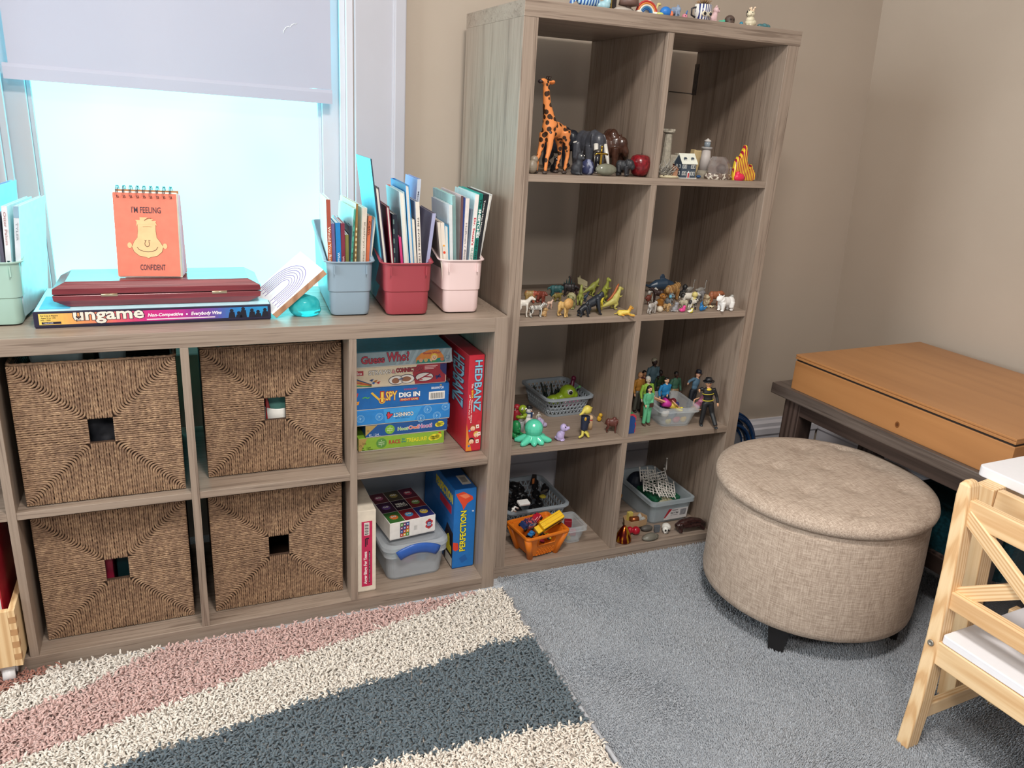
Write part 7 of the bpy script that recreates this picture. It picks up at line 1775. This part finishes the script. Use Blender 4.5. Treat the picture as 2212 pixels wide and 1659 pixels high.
person('toy firefighter in black and yellow gear leaning by the right panel', 1527, 919, 812, F1, dict(shirt='17181c', trouser='1a1c20', skin='d09c78', hair='3a2218', shoe='2c3034', hat='1a1b20', brim=.05, arms=((.19, .46), (-.20, .80, -.06)), legs=((.06, -.18), (-.06, .0))), tilt=(.0, -.10, -.35), extra=ff)
# clear tub of dolls
bp_ = Z(1465, 922, F1); bm_ = dep_(bp_)
dt = tub('doll_tub', 'small clear plastic tub filled with dolls in front of the toy people', bp_+Vector((-.004, .004, .0004)), .096, .115, .060, -.10, CLR2, 1.22, .018, cat='tub')
dz = bp_+Vector((0, .05, 0))
def doll(label, feet, head, top, skirt, hair, spin=0):
    pos = feet; ax = head-feet; h = ax.length
    rot = (ax.to_track_quat('Z', 'Y').to_matrix() @ Matrix.Rotation(spin, 3, 'Z')).to_euler()
    t = T('toy_doll', label, 'doll', pos, 0, 'dolls in the clear tub', rot=rot)
    g = G().ell((0, 0, .90*h), (.06*h, .06*h, .075*h)).tube([(0, 0, .8*h), (0, 0, .86*h)], .025*h, 8).tube([(0, 0, .52*h), (0, 0, .8*h)], [.06*h, .075*h], 10)
    for s in (-1, 1): g.tube([(s*.04*h, 0, .52*h), (s*.045*h, 0, .26*h), (s*.04*h, 0, .03*h)], [.04*h, .028*h, .018*h], 8).tube([(s*.09*h, 0, .77*h), (s*.17*h, 0, .64*h), (s*.13*h, -.08*h, .52*h)], [.024*h, .02*h, .017*h], 8)
    blob('body', g, M('dca884', .4), t, .0011, 2)
    P('top', G().lathe([(.075*h, .58*h), (.085*h, .68*h), (.088*h, .77*h), (.05*h, .80*h)], 14), M(top, .4), t); P('skirt', G().lathe([(.12*h, .36*h), (.085*h, .5*h), (.07*h, .59*h)], 14), M(skirt, .4), t)
    blob('hair', G().ell((0, .015*h, .925*h), (.075*h, .07*h, .075*h)).ell((0, .06*h, .84*h), (.07*h, .04*h, .1*h)), M(hair, .5), t, .0011, 2)
    return t
yd = bp_.y+.045
doll('doll in magenta skirt and yellow top lying back with feet raised to the left', Y(1410, 858, yd), Y(1474, 886, yd-.006), 'd8b848', 'c8349c', 'c8a848', 2.6)
doll('doll in a pink top tipped head down at the right with her legs up', Y(1539, 846, yd+.02), Y(1490, 890, yd-.01), 'd884ac', 'd484a8', 'c49a50', 2.2)
C('toy_duck', 'yellow toy chick with big eyes at the rim of the clear tub', 'toy animal', (1457, 1476, 878, 896), F1+.043, -70, duck(), M('e0d03c', .35), y=bp_.y+.012, eyes=True)
for i, (c, x, y, z_, r, lab) in enumerate((('c83c5c', .006, .018, .012, .011, 'crimson toy piece at the bottom of the clear doll tub'), ('d8c030', -.022, .016, .010, .009, 'yellow green toy ball in the clear doll tub'), ('d8b02c', .030, .018, .011, .010, 'golden yellow toy block in the clear doll tub'), ('4c6478', -.004, .03, .022, .016, 'slate blue toy piece in the clear doll tub'), ('d8cfc4', -.026, .030, .028, .012, 'white toy piece in the clear doll tub'), ('6c1c28', .014, .075, .040, .020, 'dark red doll bag at the back of the doll tub'), ('3c3c78', .03, .07, .034, .014, 'indigo toy piece at the back of the doll tub'))):
    lump('doll_accessory', lab, 'toy', bp_+Vector((x, y+.006, z_)), G().ell((0, 0, 0), (r, r*.8, r*.8)).ell((r*.8, .002, r*.3), r*.5), M(c, .4), .0014)
# ================================================================== row 1 left: crates of vehicles
ob_ = Z(1157, 1207, F0); yo = -.12
ORG = M('d8741c', .4, var=.03)
orr = rise(ob_, 1150, 1148)
t = T('orange_crate', 'orange plastic crate of toy vehicles at the front of the bottom shelf', 'crate', Vector((.163, .0025, F0+.0006)), .16)
ow, od, oh = .132, .108, .079
def oring(z, s, gx=0): return [Vector((a, b, z)) for a, b in rrect(ow*s+gx, od*s+gx, .010, 4, 0, od/2)]
zz_ = lambda z: .66+.34*z/oh
g = G()
# walls with a hand opening in the front
body = P('tub_body', G().loft([oring(.006, zz_(0)), oring(oh*.56, zz_(oh*.56)), oring(oh*.56, zz_(oh*.56), -.004), oring(.009, zz_(0), -.004)]), ORG, t)
def side(f0, f1):   # wall band from 56% to 88% height, leaving the hole in the front
    z0_, z1_ = oh*.56, oh*.90; A, B, Cc, Dd = oring(z0_, zz_(z0_)), oring(z1_, zz_(z1_)), oring(z1_, zz_(z1_), -.004), oring(z0_, zz_(z0_), -.004)
    n = len(A); g = G(); vs = A+B+Cc+Dd; fs = []
    front = [i for i in range(n) if abs(A[i].y-A[(i+1) % n].y) < .002 and A[i].y < .02 and abs(A[i].x-A[(i+1) % n].x) > .02]
    for i in range(n):
        if i in front: continue
        j = (i+1) % n
        fs += [(i, j, n+j, n+i), (n+i, n+j, 2*n+j, 2*n+i), (2*n+i, 2*n+j, 3*n+j, 3*n+i)]
    g.add(vs, fs)
    return g
P('upper_wall', side(0, 1), ORG, t)
zf = lambda z: od*(1-zz_(z))/2
for s in (-1, 1): P('front_cheek', G().hexa([Vector((s*.026, zf(oh*.56), oh*.56)), Vector((s*.052, zf(oh*.56), oh*.56)), Vector((s*.052, zf(oh*.56)+.003, oh*.56)), Vector((s*.026, zf(oh*.56)+.003, oh*.56))] if s > 0 else [Vector((-.052, zf(oh*.56), oh*.56)), Vector((-.026, zf(oh*.56), oh*.56)), Vector((-.026, zf(oh*.56)+.003, oh*.56)), Vector((-.052, zf(oh*.56)+.003, oh*.56))], [Vector((s*.026, zf(oh*.9), oh*.9)), Vector((s*.060, zf(oh*.9), oh*.9)), Vector((s*.060, zf(oh*.9)+.003, oh*.9)), Vector((s*.026, zf(oh*.9)+.003, oh*.9))] if s > 0 else [Vector((-.060, zf(oh*.9), oh*.9)), Vector((-.026, zf(oh*.9), oh*.9)), Vector((-.026, zf(oh*.9)+.003, oh*.9)), Vector((-.060, zf(oh*.9)+.003, oh*.9))]), ORG, t)
P('rim', G().loft([oring(oh*.88, 1, -.002), oring(oh*.88, 1, .008), oring(oh*.93, 1, .011), oring(oh, 1, .010), oring(oh, 1, -.001), oring(oh*.88, 1, -.005)], caps=False), ORG, t, bevel=.0012)
P('handle_frame', G().tube([(-.028, zf(oh*.58)-.001, oh*.56), (-.028, zf(oh*.88)-.001, oh*.86), (.028, zf(oh*.88)-.001, oh*.86), (.028, zf(oh*.58)-.001, oh*.56)], .0022, 6, closed=True), ORG, t)
for sx in (-1, 1):
    for y0_, y1_ in ((od*.17+.003, .006), (od*.83-.003, od-.006)): P('corner_foot', G().tube([(sx*ow*.315, y0_, 0), (sx*ow*.47, y1_, oh*.9)], [.0085, .0105], 10), ORG, t)
g = G()
for r_ in range(5):
    for k_ in range(6): g.box(-.026+.009*k_+(.0045 if r_ % 2 else 0), -.0005+zf(oh*.08*(r_+1.2)), oh*.08*(r_+1.0), -.0195+.009*k_+(.0045 if r_ % 2 else 0), zf(oh*.08*(r_+1.2))+.002, oh*.08*(r_+1.55))
P('brick_relief', g, ORG, t)
OM = Matrix.Translation((.163, .0025, F0+.0006)) @ Matrix.Rotation(.16, 4, 'Z')
def inO(x, y, z): return OM @ Vector((x, y, z))
YEL = M('e8b81c', .3, var=.02)
t = T('toy_bus', 'yellow toy bus lying across the top of the orange crate', 'toy vehicle', inO(.022, .026, oh+.019), 0, rot=(.52, -.30, .22))
P('body', G().box(-.034, -.013, -.012, .040, .013, .013), YEL, t, bevel=.003); P('bonnet', G().box(-.050, -.0115, -.012, -.034, .0115, .001), YEL, t, bevel=.002)
for y_ in (-.006, .006): P('roof_rib', G().box(-.033, y_-.0006, .0128, .039, y_+.0006, .0138), M('c8980c', .35), t)
P('roof_hatch', G().box(-.020, -.004, .0128, -.012, .004, .0142), YEL, t, bevel=.001)
P('side_stripe', G().box(-.033, -.0134, -.002, .039, -.0129, -.0008), M('2a2418', .5), t)
P('side_window_band', G().box(-.030, -.0133, .001, .036, -.0129, .008), M('2c2c30', .3), t)
for x in (-.038, .026):
    for s in (-1, 1): P('wheel', G().tube([(x, s*.010, -.013), (x, s*.0135, -.013)], .0065, 16), M('1a1a1c', .6), t)
t = T('toy_truck', 'small toy truck with red, white and blue stickers in the orange crate', 'toy vehicle', inO(-.026, .062, oh-.002), 0, rot=(.3, .22, .4))
P('cargo', G().box(-.020, -.012, 0, .012, .012, .022), pat('patch', '3a3450', 'c85a5c', 130, .5), t, bevel=.001); P('cab', G().box(-.030, -.011, 0, -.021, .011, .015), M('2a3c6c', .3), t, bevel=.001)
f = Face((-.019, -.0121, .001), (.030, 0, 0), (0, 0, .020)); f.rect(.05, .5, .95, .95, 'd8d0c8', 1).rect(.1, .62, .6, .88, '3450a0', 2).rect(.2, .1, .9, .4, 'c8605c', 1).done(t)
for x in (-.024, .006):
    for s in (-1, 1): P('wheel', G().tube([(x, s*.010, 0), (x, s*.0135, 0)], .006, 14), M('202022', .6), t)
t = T('toy_car', 'red toy car standing on end behind the yellow bus', 'toy vehicle', inO(.012, .082, oh+.000), 0, rot=(.2, -.7, .3))
P('body', G().box(-.018, -.010, 0, .018, .010, .009), M('b01c34', .25), t, bevel=.003); P('roof', G().box(-.010, -.009, .008, .009, .009, .016), M('b01c34', .25), t, bevel=.003)
for x in (-.011, .011):
    for s in (-1, 1): P('wheel', G().tube([(x, s*.008, 0), (x, s*.0115, 0)], .005, 12), M('1a1a1c', .6), t)
for i, (c, x, y, z_, lab) in enumerate((('1c1e24', -.034, .04, .050, 'black toy car in the left corner of the orange crate'), ('2c78b4', -.034, .035, .066, 'blue toy car under the bonnet of the yellow bus'), ('8c1c30', -.006, .026, .048, 'dark red toy car behind the crate hand hole'), ('d8b42c', .016, .028, .050, 'yellow toy digger behind the crate hand hole'))):
    t = T('toy_car', lab, 'toy vehicle', inO(x, y, z_), 0, rot=(.2*i, .3-.2*i, .7*i)); P('body', G().box(-.013, -.007, 0, .013, .007, .006).box(-.007, -.006, .006, .006, .006, .011), M(c, .3), t, bevel=.002)
    for xx in (-.008, .008): P('wheel', G().tube([(xx, -.008, 0), (xx, .008, 0)], .0038, 10), M('161618', .6), t)
lattice_basket('grey pierced basket of black toys at the back left of the bottom shelf', Vector((.193, .136, F0+.0006)), .195, .205, .085, .03)
rs = random.Random(12)
for i in range(22):
    x, y, z_ = rs.uniform(-.075, .07), rs.uniform(.03, .17), rs.uniform(.055, .098)
    lump('black_toy', 'black or dark toy part heaped in the back basket of the bottom shelf', 'toy', Vector((.193, .136, F0))+Vector((x, y, z_)), G().ell((0, 0, 0), (rs.uniform(.012, .024), rs.uniform(.008, .016), rs.uniform(.007, .013))).ell((.012, .006, .006), (.010, .006, .006)).box(-.012, -.004, -.004, .010, .004, .010), M('17181c', .35, var=.3), .0018, 1, rs.uniform(0, 3), 'dark toy parts in the back basket', rot=(rs.uniform(-.6, .6), rs.uniform(-.6, .6), rs.uniform(0, 6)))
bk_ = Vector((.193, .136, F0))
lump('yellow_gear', 'yellow toy gear on the front of the dark heap', 'toy', bk_+Vector((.030, .045, .094)), G().lathe([(.009, 0), (.011, .004), (.005, .008)], 12), M('b8a83c', .4), .001)
solid('orange_card', 'black and orange cardboard piece standing at the back of the dark heap', 'toy', bk_+Vector((.045, .15, .085)), G().prism([(-.013, 0), (.011, 0), (.008, .032), (-.006, .036)], (0, 0, 0), (1, 0, 0), (0, 0, 1), .003).m(1).box(-.007, -.0036, .004, .001, -.003, .022), [M('201a1a', .5), M('c0703c', .5)], .2)
solid('silver_grille', 'silver toy grille on the right of the dark heap', 'toy', bk_+Vector((.042, .075, .093)), G().box(-.012, -.002, 0, .012, .002, .003).box(-.012, -.002, .006, .012, .002, .009).box(-.012, -.002, .012, .012, .002, .015).box(-.012, -.002, 0, -.009, .002, .015).box(.009, -.002, 0, .012, .002, .015), M('8a8078', .35, .6), .5, rot=(.7, .2, .5))
cp_ = Vector((.277, .060, F0+.0006)); tub('clear_box', 'shallow clear plastic box with red toys behind the orange crate', cp_, .046, .068, .055, .02, CLR2, 1.26, .012, cat='tub')
for c, x, y, z_, sx, lab in (('8c1828', -.002, .045, .040, .014, 'dark red toy block in the clear box'), ('a84858', .008, .03, .018, .012, 'dusty red toy block low in the clear box'), ('c8b440', -.010, .018, .012, .007, 'yellow toy flower in the clear box')):
    solid('toy_block', lab, 'toy block', cp_+Vector((x, y, z_-.01)), G().box(-sx*.8, -sx*.6, 0, sx*.8, sx*.6, sx*1.5), M(c, .4), -.4, .002)
for i, (u, v, r, lab) in enumerate(((1112, 1103, .012, 'white plastic lattice toy piece at the left behind the orange crate'), (1130, 1088, .014, 'white flat plastic toy lid left of the sticker truck'))):
    q = Y(u, v, .10)
    if i == 0: solid('white_part', lab, 'toy', q, G().tube([(-.012, 0, 0), (.0, 0, .012), (.012, 0, .004)], .003, 7).tube([(-.010, 0, .010), (.004, 0, -.004)], .003, 7), M('dcdad6', .4), .3)
    else: solid('white_tile', lab, 'toy', q, G().box(-.018, -.010, 0, .018, .010, .008), M('e0dedc', .4), .2, .002, rot=(.3, .1, .2))
# ================================================================== row 1 right: bin of fences and small finds
fb0 = Z(1420, 1135, F0); fx = Vector((.620, .092, F0+.0006)); fyaw_ = .02
CLB = clear('blue_grey_clear_plastic', (.50, .57, .62), .62, .3)
fbn = tub('fence_bin', 'blue grey clear bin with white toy fences and a paper label', fx, .134, .215, .080, fyaw_, CLB, 1.10, .016, cat='bin')
FM = Matrix.Translation(fx) @ Matrix.Rotation(fyaw_, 4, 'Z')
f = Face((-.026, -.0062, .012), (.084, 0, 0), (0, -.0045, .038)); f.poly([(0, 0), (1, 0), (1, 1), (.22, 1), (.10, .7)], 'd8d6d8', 1).poly([(0, .2), (.06, .2), (.30, 1), (.16, 1)], 'b02c38', 2).text('STORAGE BOX', .30, .80, .56, .92, '22222a', l=2).text("Hold 'n' View", .26, .52, .60, .72, '33333c', bold=.02, l=2).text('6.2 Quarts', .28, .36, .58, .46, '55555e', l=2)
for i in range(14): f.rect(.68+.018*i, .30, .68+.018*i+(.006 if i % 3 else .012), .88, '2c3448', 2)
f.done(fbn, 'label')
FW_ = M('e0dcd6', .4, var=.03)
def fence():
    g = G(); n = 6; w, h = .074, .036
    for k in range(n+1): x = -w/2+w*k/n; g.tube([(x, 0, -h/2 if k % 3 else -h/2-.003), (x, 0, h/2 if k % 3 else h/2+.004)], .0013 if k % 3 else .0021, 6)
    for z_ in (-.014, -.005, .005, .014): g.box(-w/2, -.001, z_-.0012, w/2, .001, z_+.0012)
    for a, b_ in (((-w/2, -.015), (0, .015)), ((0, .015), (w/2, -.015))): g.tube([(a[0], .001, a[1]), (b_[0], .001, b_[1])], .0012, 5)
    for x in (-w/2, 0, w/2): g.ell((x, 0, h/2+.005), .003, None, 8, 6)
    return g
fme = None
for i, (x, y, z_, r, lab) in enumerate(((-.030, .062, .090, (-.85, .35, -.1), 'white toy fence lying at the left of the bin'), (.012, .052, .095, (-.75, .42, .08), 'white toy fence lying uppermost across the bin'), (-.018, .115, .110, (-.45, .22, .25), 'greyish toy fence leaning at the back left of the bin'), (.004, .105, .100, (-.6, -.2, -.2), 'toy fence slanting the other way at the back of the bin'), (.048, .120, .112, (.1, 1.05, 1.1), 'toy fence standing on edge at the right of the bin'), (-.002, .036, .084, (-1.0, .30, .2), 'white toy fence partly sunk at the front of the bin'))):
    if fme is None: o = P('toy_fence', fence(), FW_); fme = o
    else: o = fme.copy(); COL.objects.link(o)
    o.location = FM @ Vector((x, y, z_)); o.rotation_euler = (r[0], r[1], r[2]+fyaw_); tag(o, lab, 'toy fence', 'toy fences in the bin')
lump('grass_mat', 'green plastic grass base under the fences in the bin', 'toy', FM @ Vector((.01, .10, .035)), G().box(-.05, -.07, -.02, .045, .07, .03), M('1c5c40', .5), .003, 2, fyaw_)
lump('dark_cloth', 'dark navy bundle at the back of the fence bin', 'toy', FM @ Vector((-.025, .160, .065)), G().ell((0, 0, 0), (.035, .03, .035)), M('141c2c', .6), .002)
lump('beige_toy', 'beige toy piece pressed against the bin wall near the label', 'toy', FM @ Vector((.0, .035, .045)), G().ell((0, 0, 0), (.035, .016, .022)), M('a09c80', .5), .002)
# cardboard tray and contents
cd0 = Z(1395, 1138, F0); t = T('card_tray', 'angular brown cardboard tray holding shards at the lower left of the cell', 'tray', Vector((.500, .082, F0+.014)), .28)
oc = [(-.044, .014), (-.036, -.006), (-.010, -.014), (.022, -.018), (.036, -.004), (.034, .022), (.010, .034), (-.030, .034)]
P('tray_body', G().loft([[Vector((a*.94, b_*.94, 0)) for a, b_ in oc], [Vector((a, b_, .022)) for a, b_ in oc], [Vector((a*.96, b_*.96, .022)) for a, b_ in oc], [Vector((a*.91, b_*.91, .003)) for a, b_ in oc]]), M('b0906c', .75, var=.05), t)
ct_ = Vector((.500, .082, F0+.0175))
solid('copper_tube', 'short copper tube in the cardboard tray', 'ornament', ct_+Vector((-.012, .004, .014)), G().tube([(-.013, 0, 0), (.013, -.004, .001)], .010, 18), M('a8623c', .3, .7))
solid('yellow_block', 'pale yellow sponge block behind the copper tube', 'toy block', ct_+Vector((-.016, .022, .018)), G().box(-.008, -.006, -.016, .008, .006, .012), M('c8b860', .7), .1, .001)
GLS = clear('grey_glass_shards', (.72, .78, .78), .5, .1)
for i, (x, y, h_, lab) in enumerate(((.008, .006, .030, 'tall clear glass shard in the cardboard tray'), (.018, .0, .020, 'short clear glass shard at the right of the cardboard tray'))):
    solid('glass_shard', lab, 'crystal', ct_+Vector((x, y, 0)), G().loft([[Vector((a*.9, b_*.9, 0)) for a, b_ in ((-.007, -.004), (.006, -.005), (.008, .004), (-.005, .005))], [Vector((a, b_, h_*.7)) for a, b_ in ((-.007, -.004), (.006, -.005), (.008, .004), (-.005, .005))], [Vector((a*.3, b_*.3, h_)) for a, b_ in ((-.007, -.004), (.006, -.005), (.008, .004), (-.005, .005))]]), GLS, .4*i)
wb = Vector((.476, .198, F0+.0005)); solid('wooden_bowl', 'light wooden bowl half hidden by the divider', 'bowl', wb, G().lathe([(.014, 0), (.022, .012), (.026, .055), (.028, .062), (.025, .062), (.02, .02), (.002, .008)], 28), M('b07c40', .4))
# gold and red cone
cn = Z(1350, 1172, F0)+Vector((.0, .012, .0005)); t = T('metallic_cone', 'shiny gold and dark red striped cone at the front left', 'ornament', cn)
def cone_mat():
    k = NT('gold_and_garnet_foil'); w = k.n('ShaderNodeTexNoise'); k.l(k.coord((90, 90, 8)), w.inputs['Vector']); w.inputs['Scale'].default_value = 1.0; w.inputs['Detail'].default_value = 1
    k.base(k.ramp(w.outputs['Fac'], [(.42, rgb((92, 22, 18))), (.50, rgb((150, 52, 22))), (.56, rgb((214, 160, 44)))])); k.set(Roughness=.22, Metallic=.75); return k.m
P('cone', G().lathe([(.0, 0), (.0235, 0), (.0245, .006), (.021, .018), (.012, .038), (.005, .048), (.001, .050)], 32), cone_mat(), t)
q = Z(1372, 1157, F0)+Vector((0, .006, .0004)); lump('red_heart', 'glossy red double ball ornament behind the gold cone', 'ornament', q, G().ell((.004, 0, .013), (.0135, .0125, .013)).ell((-.013, .006, .014), (.010, .010, .011)), M('a8182c', .2), .0013)
q = Z(1408, 1168, F0)+Vector((0, .010, .0004)); solid('flat_stone', 'flat grey green stone with a pale vein at the shelf front', 'stone', q, G().lathe([(.014, 0), (.025, .004), (.026, .008), (.016, .015), (.006, .0185), (.001, .019)], 15, sx=1.15, sy=.62), pat('patch', '6e6a60', '8a867a', 60, .62, .4), .15)
q = Z(1400, 1150, F0)+Vector((0, .010, .0004)); lump('grey_stone', 'rounded dark grey stone behind the flat stone', 'stone', q, G().ell((0, 0, .009), (.020, .012, .009)), M('55524e', .5), .0014)
q = Z(1421, 1152, F0)+Vector((0, .008, .0004)); solid('slate_chip', 'upright blue grey slate chip left of the skull', 'stone', q, G().hexa([Vector((-.009, -.004, 0)), Vector((.007, -.005, 0)), Vector((.009, .004, 0)), Vector((-.007, .005, 0))], [Vector((-.012, -.003, .022)), Vector((.010, -.004, .020)), Vector((.010, .003, .022)), Vector((-.010, .004, .024))]), M('585c62', .6), 0, .001)
sk = Z(1441, 1154, F0)+Vector((0, .010, .0004)); t = T('toy_skull', 'small white toy skull in front of the fence bin', 'ornament', sk, -.15)
blob('skull', G().ell((.004, .006, .0155), (.014, .015, .012)).ell((-.002, -.004, .013), (.0105, .010, .011)).ell((-.002, -.007, .0055), (.0075, .006, .0055)), M('dedbd4', .45), t, .001)
for x in (-.0065, .0025): P('eye_socket', G().ell((x, -.0128, .0145), (.0030, .0025, .0032)), M('1c1a18', .6), t)
P('nose_hole', G().ell((-.002, -.0145, .0095), (.0014, .0016, .0018)), M('1c1a18', .6), t); P('teeth_gap', G().box(-.0065, -.0132, .0042, .0025, -.0122, .0052), M('2a2624', .6), t)
dw = Z(1497, 1150, F0)+Vector((-.004, .014, .0004))
def drift():
    g = G(); g.tube([(-.050, 0, .020), (-.030, .0, .026), (0, .004, .028), (.030, .003, .023), (.052, .0, .014)], [(.010, .012), (.016, .016), (.014, .018), (.012, .017), (.006, .010)], 12)
    g.tube([(-.040, -.004, .016), (-.038, -.012, .004)], [.008, .006], 8).tube([(.030, -.004, .014), (.046, -.012, .004)], [.008, .005], 8).ell((-.040, -.012, .030), .005).tube([(-.03, -.012, .022), (.03, -.013, .020)], [.006, .004], 8); return g
lump('driftwood', 'glossy dark brown knotted driftwood at the right front', 'ornament', dw, drift(), M('35201e', .15, var=.3, sc=120), .0016, 2, .02)
bake([o for o in COL.objects if any(m.type == 'REMESH' for m in o.modifiers)])
